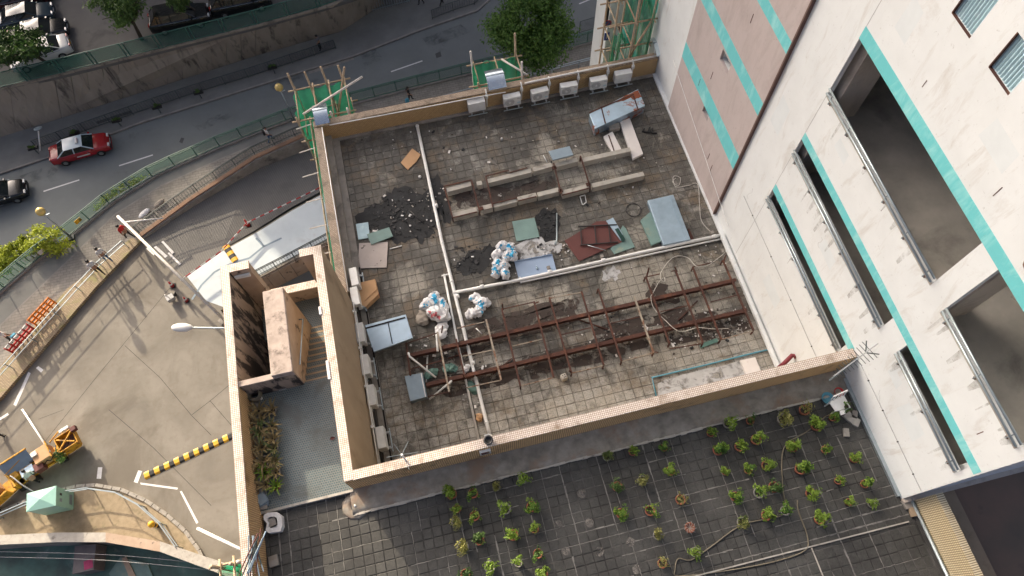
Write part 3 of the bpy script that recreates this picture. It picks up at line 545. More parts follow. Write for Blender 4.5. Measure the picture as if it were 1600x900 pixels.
spo = bevel(sp.build('spine_wall', 'pink_concrete', pb), 0.02); MB().bb(-4.81, -4.80, 7.50, 10.1, 2.0, 4.99).build('render_face', 'court_plaster', spo)
wall(-6.36, -5.42, 7.48, 7.60, 1, 4.86, 'court_plaster', 'pink_concrete', 0.02, 'low_wall')
MB().bb(-6.36, -4.82, 7.455, 7.478, 3.9, 4.80).build('mould_face', 'mouldy_plaster', pb)
hr = MB().tube([(-4.66, 7.75, 4.75), (-4.66, 9.6, 3.75), (-4.78, 9.62, 3.75)], 0.022).build('handrail', 'rail_grey', pb, True)
# main roof parapets, left and back, with pipes on them
wall(-3.97, -3.69, 11.34, 19.17, -0.6, 0.92, 'tan_plaster', 'cap_mosaic_old', name='parapet')
MB().bb(-3.69, -3.45, 11.34, 19.15, -0.05, 0.30).build('upstand', 'concrete', pb)
MB().bb(-3.45, -3.19, 4.43, 19.15, -0.05, 0.05).build('gutter_kerb', 'concrete', pb)
MB().bb(-3.26, -3.20, 4.43, 13.0, 0.05, 0.056).build('gutter', 'dark_gap', pb)  # flat near-black strip: shadow gap below the air conditioners, put in as colour
wall(-3.97, 10.44, 19.18, 19.44, -0.6, 0.96, 'tan_plaster', 'cap_mosaic_old', name='parapet')
MB().bb(-3.69, 10.44, 19.155, 19.18, 0, 0.90).build('brick_facing', 'brick_mosaic', pb)
MB().bb(-3.2, 10.44, 19.02, 19.15, -0.05, 0.06).build('kerb_step', 'concrete', pb)
# parapet at the right end of the plant terrace
wall(10.77, 10.97, -14, 0.30, 2.6, ZCAP, 'face_cream', 'face_cream', 0.0, 'parapet')
MB().tube([(10.70, -14, 3.86), (10.70, 0.38, 3.86)], 0.045).build('rail', 'rail_grey', pb, True)
MB().bb(10.60, 10.77, -14, 0.40, 3.6, 3.80).build('gutter', 'dark_concrete', pb)
simple('brown_roof', (0.27, 0.18, 0.13), (0.18, 0.145, 0.11), 0.5, 0.95, stain=(0.10, 0.07, 0.065), stain_scale=0.8)
MB().bb(10.97, 34, -14, 0.40, 1.5, 2.6).build('side_roof', 'brown_roof', pb)
# ================================================================= PARKING GARAGE (white, teal bands)
pg = thing('parking_garage', 'white parking building with teal bands, open decks and a mauve wall panel', 'building', (14, 10, ZG))
XW = 10.48
OPEN = [(4.43, 10.0, 9.1, 11.0), (0.68, 3.81, 8.95, 11.0), (4.39, 10.0, 6.5, 7.19), (0.62, 3.65, 6.62, 7.19), (4.65, 10.0, 4.05, 4.62), (7.6, 8.27, 13.37, 14.35), (6.21, 6.89, 13.36, 14.2), (14.18, 14.88, 5.33, 5.78), (14.34, 14.86, 2.68, 3.28), (20.6, 24.5, 1.2, 2.3), (20.6, 24.5, -2.6, -1.6)]
def holed(x0, x1, ya, yb, za, zb, holes, name, mat, par):
    ys = sorted({ya, yb, *[v for h in holes for v in h[:2] if ya < v < yb]}); zs = sorted({za, zb, *[v for h in holes for v in h[2:] if za < v < zb]}); m = MB()
    for c, d in zip(zs[:-1], zs[1:]):
        run = None
        for a, b in list(zip(ys[:-1], ys[1:])) + [(None, None)]:
            solid = a is not None and not any(h[0] - 1e-6 <= a and b <= h[1] + 1e-6 and h[2] - 1e-6 <= c and d <= h[3] + 1e-6 for h in holes)
            if solid: run = (run[0], b) if run else (a, b)
            elif run: m.bb(x0, x1, run[0], run[1], c, d); run = None
    return m.build(name, mat, par)
holed(XW, XW + 0.14, 0.45, 11.93, ZG, 27, OPEN, 'facade_wall', 'white_wall', pg)
holed(XW, XW + 0.3, 11.93, 17.27, ZG, 27, OPEN, 'facade_wall', 'white_wall', pg)
holed(XW - 0.10, XW - 0.002, 11.96, 17.27, 0.05, 27, OPEN, 'mauve_panel', 'mauve_wall', pg)
holed(XW - 0.004, XW + 0.3, 17.27, 27, ZG, 27, OPEN, 'facade_wall', 'white_wall', pg)
MB().bb(XW - 0.115, XW - 0.001, 11.90, 11.958, 0.05, 27).build('brown_trim', 'brown_trim', pg)
for z0, z1 in ((3.0, 3.75), (5.88, 6.44), (8.52, 8.96)): MB().bb(XW - 0.106, XW - 0.101, 11.965, 17.265, z0, z1).build('teal_band', 'teal_paint', pg)
for y0, y1, z0, z1 in ((0.455, 10.02, 11.0, 11.37), (0.455, 10.0, 7.2, 7.5), (4.40, 10.0, 4.625, 4.94), (20.2, 26, 2.35, 2.85), (20.2, 26, -1.55, -1.0)): MB().bb(XW - 0.006, XW - 0.001, y0, y1, z0, z1).build('teal_band', 'teal_paint', pg)
MB().bb(XW, 34, 0.42, 0.448, 3.0, 27).build('end_wall', 'white_wall', pg); MB().bb(XW + 0.3, 34, 0.45, 0.75, 2.5, 27).build('end_wall', 'white_wall', pg)
MB().bb(XW - 0.01, 34, 0.30, 0.42, 3.78, 3.9).build('end_ledge', 'cream_reveal', pg)
for z in (8.1, 5.45, 2.95, 11.6, 15.5): MB().bb(XW + 0.3, 33, 0.75, 11.9, z - 0.25, z).build('deck_slab', 'deck_floor', pg)
MB().bb(22, 22.3, 0.75, 12, ZG, 27).build('back_wall', 'concrete', pg)
for y in (10.02, 4.02): MB().bb(XW + 0.3, XW + 1.1, y - 0.2, y + 0.2, 2.9, 15.2).build('column', 'cream_reveal', pg)
MB().bb(XW + 0.3, 33, 11.9, 12.1, ZG, 27).build('inner_wall', 'pale_concrete', pg); MB().bb(XW + 0.3, 34, 26.7, 27, ZG, 27).build('inner_wall', 'white_wall', pg); MB().bb(33.7, 34, 0.75, 26.7, ZG, 27).build('inner_wall', 'white_wall', pg)
MB().bb(XW, 34, 0.45, 27, 27, 27.3).build('roof_slab', 'concrete', pg)
for z in (8.2, 3.9, -0.2, -4.2): MB().bb(XW + 0.3, 33, 12.1, 26.7, z - 0.25, z).build('deck_slab', 'deck_floor', pg)
for (y0, y1, z0, z1) in OPEN[:5] + OPEN[9:]:
    rl = MB()
    for dz in (0.07, 0.24): rl.tube([(XW - 0.07, y0 + 0.02, z0 + dz), (XW - 0.07, y1 - 0.02, z0 + dz)], 0.028, 8)
    r = rl.build('deck_rail', 'rail_grey', pg, True); k = max(3, round((y1 - y0) / 0.95))
    for i in range(k):
        y = y0 + 0.25 + (y1 - y0 - 0.5) * i / (k - 1); p = MB(); p.tube([(XW - 0.005, y, z0 - 0.12), (XW - 0.07, y, z0 - 0.10), (XW - 0.07, y, z0 + 0.24)], 0.014, 6); p.build('rail_bracket', 'rail_grey', r)
        MB().lathe([(0.04, 0), (0.04, 0.015)], (XW - 0.002, y, z0 - 0.12), 8, Matrix.Rotation(rad(-90), 3, 'Y')).build('bolt_plate', 'brown_trim', r)
    MB().bb(XW - 0.012, XW - 0.001, y0, y1, z0 - 0.10, z0 - 0.005).build('stained_sill', 'pale_concrete', pg)
for (y0, y1, z0, z1) in OPEN[5:7]:
    w_ = MB(); n = 9
    for i in range(n): y = y0 + (y1 - y0) * (i + 0.5) / n; w_.tube([(XW + 0.10, y, z0), (XW + 0.10, y, z1)], (y1 - y0) / n / 2, 6)
    w_.build('corrugated_shutter', 'mint_panel', pg); MB().bb(XW - 0.004, XW + 0.05, y1 - 0.012, y1 + 0.012, z0, z1).build('rusty_edge', 'rusty_steel', pg); MB().bb(XW - 0.006, XW + 0.05, y0, y1, z0 - 0.012, z0 + 0.004).build('rusty_edge', 'rusty_steel', pg)
for (y0, y1, z0, z1) in OPEN[7:9]: MB().bb(XW + 0.2, XW + 0.22, y0, y1, z0, z1).build('niche_window', 'window_dark', pg)
for (y0, y1, z) in ((4.5, 11.0, 2.74), (0.46, 3.9, 4.9)):
    MB().tube([(XW - 0.012, y0, z), (XW - 0.012, y1, z)], 0.011, 6).build('conduit', 'ac_grey', pg)
    for i in range(4): y = y0 + (y1 - y0) * (i + 0.5) / 4; MB().box((XW - 0.015, y, z), (0.03, 0.03, 0.05)).build('conduit_clip', 'black_plastic', pg)
MB().bb(XW - 0.003, XW - 0.0008, 9.995, 10.01, 0.3, 27).build('wall_joint', 'ac_grey', pg)
MB().tube([(XW - 0.13, 17.8, 2.25), (XW - 0.13, 10.9, 0.9)], 0.012, 6).build('conduit', 'white_pvc', pg)
for y, z in ((15.0, 4.4), (15.6, 3.4), (13.5, 1.7), (13.1, 1.5), (14.0, 7.9)): MB().box((XW - 0.105, y, z), (0.008, 0.025, 0.35)).build('rust_streak', 'rusty_steel', pg)
for y, z, h in ((5.0, 12.0, 0.3), (7.8, 10.3 + 1.6, 0.2), (1.2, 8.1, 0.25), (4.3, 13.3, 0.4)): MB().box((XW - 0.002, y, z), (0.004, 0.02, h)).build('rust_streak', 'rusty_steel', pg)
simple('drip_stain', (0.46, 0.44, 0.40), (0.34, 0.32, 0.28), 5, 0.8); ragged('drip', 'drip_stain', 0.40, 0.80, 2.5, 0.7); rd = random.Random(5)
m = MB()
for (y0, y1, z0, z1) in OPEN[:5]:
    y = y0 + 0.1
    while y < y1:
        w_ = rd.uniform(0.05, 0.22); h_ = rd.uniform(0.15, 0.7)
        if rd.random() < 0.6: m.sheet([(XW - 0.0025, y, z0 - 0.1), (XW - 0.0025, y + w_, z0 - 0.1), (XW - 0.0025, y + w_ * 0.7, z0 - 0.1 - h_), (XW - 0.0025, y + w_ * 0.2, z0 - 0.1 - h_)])
        y += rd.uniform(0.2, 0.8)
for y, z, w_, h_ in ((3.05, 11.9, 0.25, 1.0),): m.sheet([(XW - 0.003, y, z), (XW - 0.003, y + w_, z + .1), (XW - 0.003, y + w_ * .8, z - h_), (XW - 0.003, y + w_ * .15, z - h_ * .9)])
tag(m.build('drip_stain', 'drip', pg), kind='stuff')
simple('patch_white', (0.69, 0.74, 0.75), (0.64, 0.69, 0.70), 2, 0.8)
for y, z, w_, h_ in ((5.2, 12.3, 0.9, 0.6), (8.8, 12.0, 0.5, 0.9), (6.6, 5.55, 0.8, 0.5), (1.6, 5.5, 0.9, 0.7), (8.3, 8.3, 0.6, 0.4), (2.9, 5.9, 0.5, 0.4), (7.2, 1.4, 1.1, 0.7), (10.9, 6.2, 0.6, 1.2)): MB().add([(XW - 0.0015, y, z), (XW - 0.0015, y + w_, z + .03), (XW - 0.0015, y + w_ * .95, z + h_), (XW - 0.0015, y + .04, z + h_ * .93)], [(0, 3, 2, 1)]).build('repair_patch', 'patch_white', pg)
ck = MB(); rk = random.Random(8)
for y, z, n in ((7.5, 5.9, 5), (3.1, 5.2, 5), (10.8, 3.5, 7), (1.9, 12.5, 5)):
    p = Vector((XW - 0.004, y, z))
    for _ in range(n): q = p + Vector((0, rk.uniform(-.13, .05), rk.uniform(-.16, .02))); ck.bar(p, q, .006, rk.uniform(.002, .005), (1, 0, 0)); p = q
tag(ck.build('wall_cracks', 'ac_grey', pg), kind='stuff')
cv = MB(); cv.tube([(XW - 0.1, 3.62, 12.0), (XW - 0.16, 3.5, 11.88), (XW - 0.18, 3.3, 11.84), (XW - 0.16, 3.05, 11.9), (XW - 0.05, 2.7, 12.1)], 0.09, 10); cv.build('hook_vent', 'brown_trim', pg, True)
# base pipe and red elbow at the foot of the garage wall, on the main roof
MB().bb(XW - 0.22, XW - 0.10, 4.6, 11.0, 0.10, 0.24).build('base_duct', 'white_wall', pg); MB().bb(XW - 0.16, XW - 0.003, 4.45, 19.1, 0.0, 0.10).build('base_kerb', 'white_wall', pg)
MB().bb(XW - 0.10, XW - 0.002, 0.5, 4.1, ZT, ZT + 0.10).build('base_kerb', 'rail_grey', pg)
MB().tube([at(1212, 579, 0.8), at(1226, 567, 1.2), at(1238, 555, 1.45), at(1243, 556, 1.4), at(1247, 570, 0.9)], 0.075, 10).build('red_pipe', 'red_pipe', pg, True)
# ================================================================= neighbours out of the frame whose shade lies on the street and roofs
def tower(name, label, c0, c1, d0, d1, ztop, floors):
    n = Vector((0.9, 0.436, 0)); s = Vector((-0.436, 0.9, 0)); ctr = n * ((c0 + c1) / 2) + s * ((d0 + d1) / 2); a = math.atan2(0.436, 0.9)
    t = thing(name, label, 'building', (ctr.x, ctr.y, ZG)); MB().box((ctr.x, ctr.y, (ztop + ZG) / 2), (c1 - c0, d1 - d0, ztop - ZG), a).build('wall', 'pale_concrete', t)
    h = (ztop - ZG) / floors
    for i in range(floors): 
        q = ctr - s * ((d1 - d0) / 2 + 0.02); MB().box((q.x, q.y, ZG + h * (i + 0.55)), (c1 - c0 - 1, 0.06, h * 0.4), a).build('window_band', 'window_dark', t)
    return t
tower('tower_block', 'tall pale tower block across the street', 1.3, 62, 70, 95, 38.6, 18)
tower('low_block', 'low pale block beyond the car park', -95, 3.0, 78, 95, -6.6, 4)
# ================================================================= things on the main roof
def orn(i): return ['first', 'second', 'third', 'fourth', 'fifth', 'sixth', 'seventh', 'eighth', 'ninth', 'tenth', 'eleventh', 'twelfth', 'thirteenth', 'fourteenth', 'fifteenth', 'sixteenth'][i]
# --- air conditioner outdoor units (front faces -Y in local space, base at 0)
def make_ac(name, label, group, fan=True):
    W_, D_, H_ = 0.72, 0.27, 0.50; t = thing(name, label, 'air conditioner', (0, 0, 0), 0, group)
    bevel(MB().bb(-W_ / 2, W_ / 2, -D_ / 2, D_ / 2, 0.06, H_ + 0.06).build('casing', 'ac_white', t, local=True), 0.012)
    for x in (-0.25, 0.25): MB().bb(x - 0.03, x + 0.03, -0.2, 0.2, 0, 0.055).build('foot', 'ac_grey', t, local=True)
    if fan:
        R = Matrix.Rotation(rad(90), 3, 'X'); g = MB().lathe([(0.20, 0), (0.20, 0.012)], (-0.12, -D_ / 2 - 0.001, 0.31), 24, R).build('fan_opening', 'ac_grey', t, local=True)
        rg = MB()
        for r in (0.19, 0.14, 0.09): rg.tube([(-0.12 + r * math.cos(a * math.pi / 10), -D_ / 2 - 0.02, 0.31 + r * math.sin(a * math.pi / 10)) for a in range(20)], 0.006, 5, True)
        rg.build('guard_ring', 'ac_white', g, local=True); MB().lathe([(0.055, 0), (0.05, 0.02)], (-0.12, -D_ / 2 - 0.012, 0.31), 14, R).build('hub', 'ac_white', g, local=True)
        MB().bb(0.20, 0.32, -D_ / 2 - 0.004, -D_ / 2 - 0.001, 0.44, 0.47).build('badge', 'ac_grey', t, local=True); MB().bb(0.20, 0.32, -D_ / 2 - 0.004, -D_ / 2 - 0.001, 0.18, 0.25).build('rating_label', 'mint_panel', t, local=True)
    MB().bb(0.30, W_ / 2 - 0.01, -D_ / 2 - 0.003, -D_ / 2 - 0.0005, 0.08, 0.54).build('service_panel', 'ac_white', t, local=True)
    for s in range(5): MB().bb(-W_ / 2 - 0.003, -W_ / 2 - 0.0005, -0.10, 0.10, 0.14 + s * 0.07, 0.16 + s * 0.07).build('side_louvre', 'ac_grey', t, local=True)
    return t
acf = make_ac('air_conditioner', 'x', 'air conditioners along the back parapet'); acp = make_ac('air_conditioner', 'x', 'air conditioners along the back parapet', False)
back_ac = [(746, 174, 0, 'plain white air conditioner without fan face, left end of back parapet row'), (801, 165.5, 1, 'white air conditioner with fan below the curved steel canopy, back parapet'), (844, 157, 1, 'third white air conditioner from the left on the back parapet'), (889, 148, 1, 'fourth white air conditioner from the left on the back parapet'), (935, 139, 1, 'rightmost white air conditioner with a fan face on the back parapet'), (973, 129, 0, 'small blank white air conditioner at the right end of back parapet row')]
first = {0: True, 1: True}; ZB = 0.22
for x, y, k, lab in back_ac:
    src = acf if k else acp; o = src if first[k] else copy_tree(src); first[k] = False
    p = at(x, y, ZB + 0.06); o.location = (p.x, max(p.y + 0.135, 18.80), ZB); o.rotation_euler = (0, 0, rad(random.uniform(-3, 3))); o['label'] = lab
    b = thing('wall_bracket', 'grey bracket under the ' + lab.replace('white ', '').replace('air conditioner', 'unit'), 'bracket', (p.x, 19.0, 0)); ob = o.location
    for s in (-0.25, 0.25): MB().bar((ob.x + s, 19.15, ZB - 0.02), (ob.x + s, ob.y - 0.24, ZB - 0.02), 0.04, 0.04).bar((ob.x + s, 19.14, 0.0), (ob.x + s, ob.y - 0.1, ZB - 0.03), 0.03, 0.03).build('arm', 'rail_grey', b)
    MB().bar((ob.x - 0.4, ob.y - 0.24, ZB - 0.02), (ob.x + 0.4, ob.y - 0.24, ZB - 0.02), 0.03, 0.03).build('cross_bar', 'rail_grey', b)
    pp = thing('refrigerant_pipe', 'white pipe behind the ' + lab.replace('white ', '').replace('air conditioner', 'unit').replace('on the ','').replace('with a fan face ',''), 'pipe', (p.x, 19.1, 0.5))
    MB().tube([(ob.x + 0.45, 19.05, 0.25), (ob.x + 0.47, 19.08, 0.92), (ob.x + 0.48, 19.2, 0.99), (ob.x + 0.48, 19.3, 0.99)], 0.03).build('lagging', 'white_pvc', pp, True); MB().box((ob.x + 0.47, 19.09, 0.80), (0.10, 0.10, 0.16)).build('cover_box', 'white_pvc', pp)
left_ac = [(552.7, 431.5, 0.80), (554, 462, 0.80), (562, 519, 0.95), (570, 569, 1.0), (579, 617, 1.0), (594.5, 683, 1.0)]
for i, (x, y, zt) in enumerate(left_ac):
    o = copy_tree(acp); p = at(x, y, zt); o.location = (p.x, p.y, zt - 0.56); o.rotation_euler = (0, 0, rad(90 + random.uniform(-2, 2)))
    o['label'] = f'white air conditioner on the left wall, {orn(i)} from the back'; o['group'] = 'air conditioners along the left wall'
    b = thing('wall_stand', f'grey steel stand under the {orn(i)} air conditioner of the left wall', 'bracket', (p.x, p.y, 0))
    for s in (-0.27, 0.27):
        for dx in (-0.12, 0.2): MB().bar((p.x + dx, p.y + s, 0.05), (p.x + dx, p.y + s, zt - 0.56), 0.035, 0.035, (0, 1, 0)).build('leg', 'rail_grey', b)
        MB().bar((p.x - 0.16, p.y + s, zt - 0.585), (p.x + 0.26, p.y + s, zt - 0.585), 0.04, 0.04).build('arm', 'rail_grey', b)
    MB().bar((p.x + 0.24, p.y - 0.4, zt - 0.62), (p.x + 0.24, p.y + 0.4, zt - 0.62), 0.03, 0.05).build('cross_bar', 'rail_grey', b)
# --- pipes
def pipe(name, label, px, z, r, mat, extra=None, sleeves=(), n=10):
    t = thing(name, label, 'pipe', at(*px[0], 0)); pts = [at(x, y, z) for x, y in px]; MB().tube(pts, r, n).build('pipe_run', mat, t, True)
    for k in range(len(pts)):
        MB().ball(pts[k], r * 1.22, 10).build('joint', mat, t, True)
    for f in sleeves:
        d = pts[-1] - pts[0]; c = pts[0] + d * f; u = d.normalized() * 0.07; MB().tube([c - u, c + u], r * 1.25, 10).build('sleeve', mat, t, True)
        MB().box((c.x, c.y + 0.2, z / 2), (0.12, 0.12, z * 0.99)).build('support_block', 'concrete', t)
    return t
pipe('soil_pipe', 'long thick white pipe running from the back parapet to the front wall', [(652, 197), (691, 380), (706, 440), (760, 660), (766, 682)], 0.09, 0.065, 'white_pvc', sleeves=(0.3, 0.6, 0.8))
pipe('drain_pipe', 'thinner white pipe beside the long thick pipe in the front left', [(694, 430), (712, 520), (748, 688)], 0.06, 0.042, 'white_pvc')
pipe('drain_pipe', 'short white stub linking the two long pipes', [(691, 431), (703, 428)], 0.06, 0.035, 'white_pvc')
pipe('cross_pipe', 'thick white pipe crossing the roof to the garage wall', [(710, 457), (800, 440), (1040, 386), (1128, 367)], 0.12, 0.062, 'white_pvc', sleeves=(0.1, 0.35, 0.55, 0.97))
pipe('cross_pipe', 'thin white pipe parallel to the thick crossing pipe', [(812, 434), (814, 441), (900, 423), (1040, 392), (1129, 373)], 0.08, 0.034, 'white_pvc')
pipe('water_pipe', 'light blue pipe bent round the pale washed floor at the front', [(1026, 621), (1019, 590), (1100, 571), (1180, 551), (1207, 545)], 0.05, 0.028, 'blue_pipe')
for nm, lab, pts, r, m in (('parapet_pipe', 'white conduit lying on the left stretch of the back parapet', [(515, 195.5), (630, 174), (745, 152), (790, 144)], 0.022, 'white_pvc'), ('parapet_pipe', 'white lagged pipe lying on the right stretch of the back parapet', [(820, 130), (900, 113), (1032, 86)], 0.035, 'white_pvc'), ('parapet_pipe', 'white conduit along the left parapet', [(503, 199), (525, 337), (544, 455)], 0.02, 'white_pvc')):
    t = thing(nm, lab, 'pipe', at(*pts[0], 0.97)); MB().tube([at(x, y, 1.0 + (0.02 if r > .03 else 0)) for x, y in pts], r).build('pipe_run', m, t, True)
t = thing('wall_pipe', 'white pipe run with clamps behind the left air conditioners', 'pipe', (-3.5, 6, 0.7))
MB().tube([(-3.52, 4.5, 1.0), (-3.52, 9.2, 1.0), (-3.52, 11.2, 0.95)], 0.025).tube([(-3.50, 5.2, 0.8), (-3.50, 10.9, 0.8)], 0.02).build('pipe_run', 'white_pvc', t, True)
for y in (5.2, 6.6, 8.0, 9.4, 10.8): MB().box((-3.53, y, 0.9), (0.09, 0.08, 0.3)).build('clamp', 'white_pvc', t)
MB().tube([(-3.45, 4.6, 0.55), (-3.45, 11.2, 0.55)], 0.03).build('black_lagging', 'black_plastic', t, True)
t = thing('vent_pipe', 'black pipe mouth sitting on the front wall above the long white pipe', 'pipe', (0.0, 4.3, ZCAP)); c = at(763, 688, 5.05)
MB().lathe([(0.10, -0.12), (0.12, 0), (0.13, 0.04), (0.085, 0.04), (0.08, -0.02)], c, 16).build('pipe_mouth', 'black_plastic', t, True); MB().box((c.x, c.y + 0.05, 4.88), (0.14, 0.3, 0.10)).build('saddle', 'ac_grey', t)
t = thing('wall_outlet', 'white framed square outlet on the ribbed front wall below pipe mouth', 'outlet', (c.x - .15, 4.15, 4.6)); MB().box((c.x - 0.15, 4.13, 4.62), (0.3, 0.07, 0.3)).build('frame', 'white_pvc', t); MB().box((c.x - 0.15, 4.09, 4.66), (0.22, 0.02, 0.18)).build('opening', 'maroon_sheet', t)
def blob(name, px, z, mat, seed, jag=0.10, sub=4):
    rn = random.Random(seed); P_ = [at(x, y, z) for x, y in px]; out = []
    for a, b in zip(P_, P_[1:] + P_[:1]):
        for k in range(sub):
            p = a.lerp(b, k / sub); d = (b - a); n = Vector((-d.y, d.x, 0)).normalized(); out.append(p + n * rn.uniform(-jag, jag))
    c = sum(out, Vector()) / len(out); m = MB(); m.add([c] + out, [(0, i + 1, (i + 1) % len(out) + 1) for i in range(len(out))]); return tag(m.build(name, mat), kind='stuff')
# --- flat sheets, boards and ducts: (polygon px, level, thickness)
def board(name, label, cat, px, z, th, mat, lift=None, extra=()):
    t = thing(name, label, cat, at(*px[0], 0)); P_ = [at(x, y, z) for x, y in px]
    if lift: P_ = [at(x, y, z + l) for (x, y), l in zip(px, lift)]
    o = MB().prism(P_, 0, thick=th).build('panel', mat, t)
    return t, P_
def lie(lab, name, cat, px, z, th, mat): return board(name, lab, cat, px, z, th, mat)[0]
lie('tan cardboard sheet lying near the back left of the roof', 'cardboard_sheet', 'cardboard', [(626, 254), (644, 232), (657, 241), (651, 252), (637, 265)], 0.05, 0.03, 'cardboard')
lie('pale speckled blue metal panel left of the grey green panel', 'metal_sheet', 'sheet', [(556, 350), (575, 347), (578, 371), (560, 374)], 0.06, 0.05, 'mint_panel')
lie('grey green panel between the blue panel and the plywood board', 'metal_sheet', 'sheet', [(573, 366), (608, 355), (614, 369), (580, 382)], 0.11, 0.04, 'green_sheet')
lie('peeling whitish plywood board lying by the left wall', 'plywood_board', 'board', [(561, 380), (606, 378), (604, 418), (559, 419)], 0.05, 0.03, 'plywood')
lie('greenish square metal sheet lying on the black soot', 'metal_sheet', 'sheet', [(800, 346), (835, 340), (843, 370), (807, 377)], 0.05, 0.02, 'green_sheet')
lie('maroon painted metal sheet under the dark steel ladder frame', 'metal_sheet', 'sheet', [(882, 376), (932, 346), (946, 345), (972, 378), (905, 408)], 0.05, 0.03, 'maroon_sheet')
lie('grey green sheet right of the maroon sheet', 'metal_sheet', 'sheet', [(954, 389), (973, 352), (978, 357), (992, 386), (960, 397)], 0.04, 0.02, 'green_sheet')
lie('narrow pale blue strip leaning over the maroon sheet', 'metal_strip', 'strip', [(947, 345), (958, 340), (973, 366), (970, 376)], 0.09, 0.02, 'galvanised')
lie('bright green strip lying next to the maroon sheet', 'plastic_strip', 'strip', [(961, 358), (966, 356), (977, 374), (973, 378)], 0.12, 0.03, 'tarp_green')
lie('white stained board at the front right corner by the wall', 'board', 'board', [(1157, 563), (1180, 558), (1189, 580), (1166, 586)], 0.12, 0.10, 'white_board')
lie('green painted plank near the right end of the rusty frame', 'plank', 'plank', [(1093, 538), (1120, 528), (1122, 534), (1095, 544)], 0.06, 0.05, 'green_plastic')
lie('pale grey cement block under the steel duct at the back right', 'cement_block', 'block', [(951, 195), (967, 191), (969, 200), (953, 203)], 0.22, 0.2, 'concrete')
def duct(name, label, px, z, mat, ribs_=(), h=None, ribm='rusty_steel', cat='duct', bend=None):
    t = thing(name, label, cat, at(*px[0], 0)); P_ = [at(x, y, z) for x, y in px]; bevel(MB().prism(P_, 0, thick=h or z - 0.02).build('casing', mat, t), 0.01, 1)
    for a, b, w_ in ribs_: MB().bar(at(*a, z + 0.012), at(*b, z + 0.012), w_, 0.02).build('seam', ribm, t)
    return t
duct('steel_duct', 'shiny galvanised duct section with orange rust patch at the back right', [(921, 178), (997, 139), (1008, 165), (930, 201)], 0.50, 'galvanised_rusty', [((921, 176), (990, 147), 0.05), ((940, 169), (946, 193), 0.05), ((990, 150), (997, 171), 0.05)])
simple('bright_rust', (0.26, 0.075, 0.03), (0.17, 0.05, 0.025), 4, 0.85)
blob('rust_patch', [(962, 160), (978, 149), (997, 141), (1003, 151), (996, 153), (990, 156), (984, 151), (974, 158)], 0.503, 'bright_rust', 90, 0.03)
duct('white_duct', 'white dented long duct piece pointing towards the viewer', [(968, 190), (984, 184), (1005, 240), (989, 248)], 0.16, 'white_board')
duct('white_duct', 'white and rusty trough beside the long white duct piece', [(943, 213), (957, 205), (974, 239), (961, 246)], 0.15, 'white_board', [((951, 211), (962, 243), 0.04)])
duct('grey_box', 'small grey metal box standing on the middle concrete beam', [(857, 236), (890, 228), (896, 242), (864, 250)], 0.55, 'galvanised_dull', (), 0.08)
big = duct('steel_duct', 'large grey blue duct cover by the crossing pipes on the right', [(1012, 313), (1052, 304), (1079, 374), (1037, 383)], 0.24, 'galvanised', [((1046, 307), (1073, 377), 0.02)], None, 'galvanised')
lie('dull green duct panel under the large grey duct', 'duct_panel', 'panel', [(1001, 344), (1016, 331), (1035, 376), (1018, 383)], 0.12, 0.1, 'green_sheet')
lie('rusty red strip along the right edge of the large duct', 'metal_strip', 'strip', [(1075, 357), (1077, 357), (1084, 373), (1079, 376)], 0.05, 0.04, 'rusty_steel')
dl = duct('steel_duct', 'grey duct cover standing by the left wall air conditioners', [(570, 508), (634, 491), (645, 528), (584, 550)], 0.62, 'galvanised', [((571, 513), (633, 496), 0.05), ((606, 502), (613, 537), 0.03)], 0.10, 'dark_gap')
for a in ((585, 546), (641, 527), (574, 512), (630, 494)): MB().bar(at(a[0] + 2, a[1], 0.02), at(a[0] + 2, a[1], 0.54), 0.04, 0.04, (0, 1, 0)).build('leg', 'rusty_steel', dl)
duct('metal_box', 'grey blue metal box at the left end of the rusty frame', [(632, 588), (660, 582), (667, 620), (641, 627)], 0.30, 'galvanised_dull', [((658, 583), (665, 620), 0.03)], None, 'white_paint')
# blue tray with a raised rim
t = thing('blue_tray', 'pale blue shallow tray beside the white rubble sacks', 'tray', at(836, 415, 0)); P_ = [at(x, y, 0.05) for x, y in ((804, 409), (862, 398), (869, 424), (811, 437))]
MB().prism(P_, 0, thick=0.04).build('base', 'blue_tray', t)
for a, b in zip(P_, P_[1:] + P_[:1]): MB().bar(a + Vector((0, 0, .03)), b + Vector((0, 0, .03)), 0.02, 0.06).build('rim', 'blue_tray', t)
MB().ball(at(839, 419, 0.08), 0.045, 10, (1, 1.4, 1)).ball(at(838, 416, 0.14), 0.03).build('knob', 'galvanised', t, True)
# orange cardboard carton by the left wall
t = thing('cardboard_carton', 'open orange cardboard carton with red printing by the left wall', 'carton', at(575, 458, 0)); P_ = [at(x, y, 0.3) for x, y in ((560, 442), (586, 436), (591, 460), (571, 479), (564, 476))]
MB().prism(P_, 0, thick=0.28).build('carton_body', 'cardboard', t); MB().prism([at(x, y, 0.33) for x, y in ((566, 441), (586, 436), (589, 452), (570, 470))], 0, thick=0.02).build('flap', 'cardboard', t)
a, b = at(571, 477, 0.2), at(591, 459, 0.2)
for dz in (0.02, -0.1): MB().bar(a + Vector((.02, -.02, dz)), b + Vector((.02, -.02, dz)), 0.02, 0.06).build('red_stripe', 'red_print', t)
# white grey ballast cube
t = thing('ballast_block', 'white grey rounded block with dark marks in front of the rusty frame', 'block', at(881, 589, 0)); c = at(881, 590, 0.12); bevel(MB().box((c.x, c.y, 0.14), (0.22, 0.22, 0.28), rad(8)).build('block', 'pale_concrete', t), 0.05, 3)
for dx, dy in ((-.04, .03), (.03, .05), (.0, -.03), (.05, -.02)): MB().lathe([(0.022, 0), (0.02, 0.006)], (c.x + dx, c.y + dy, 0.277), 8).build('mark', 'black_plastic', t)
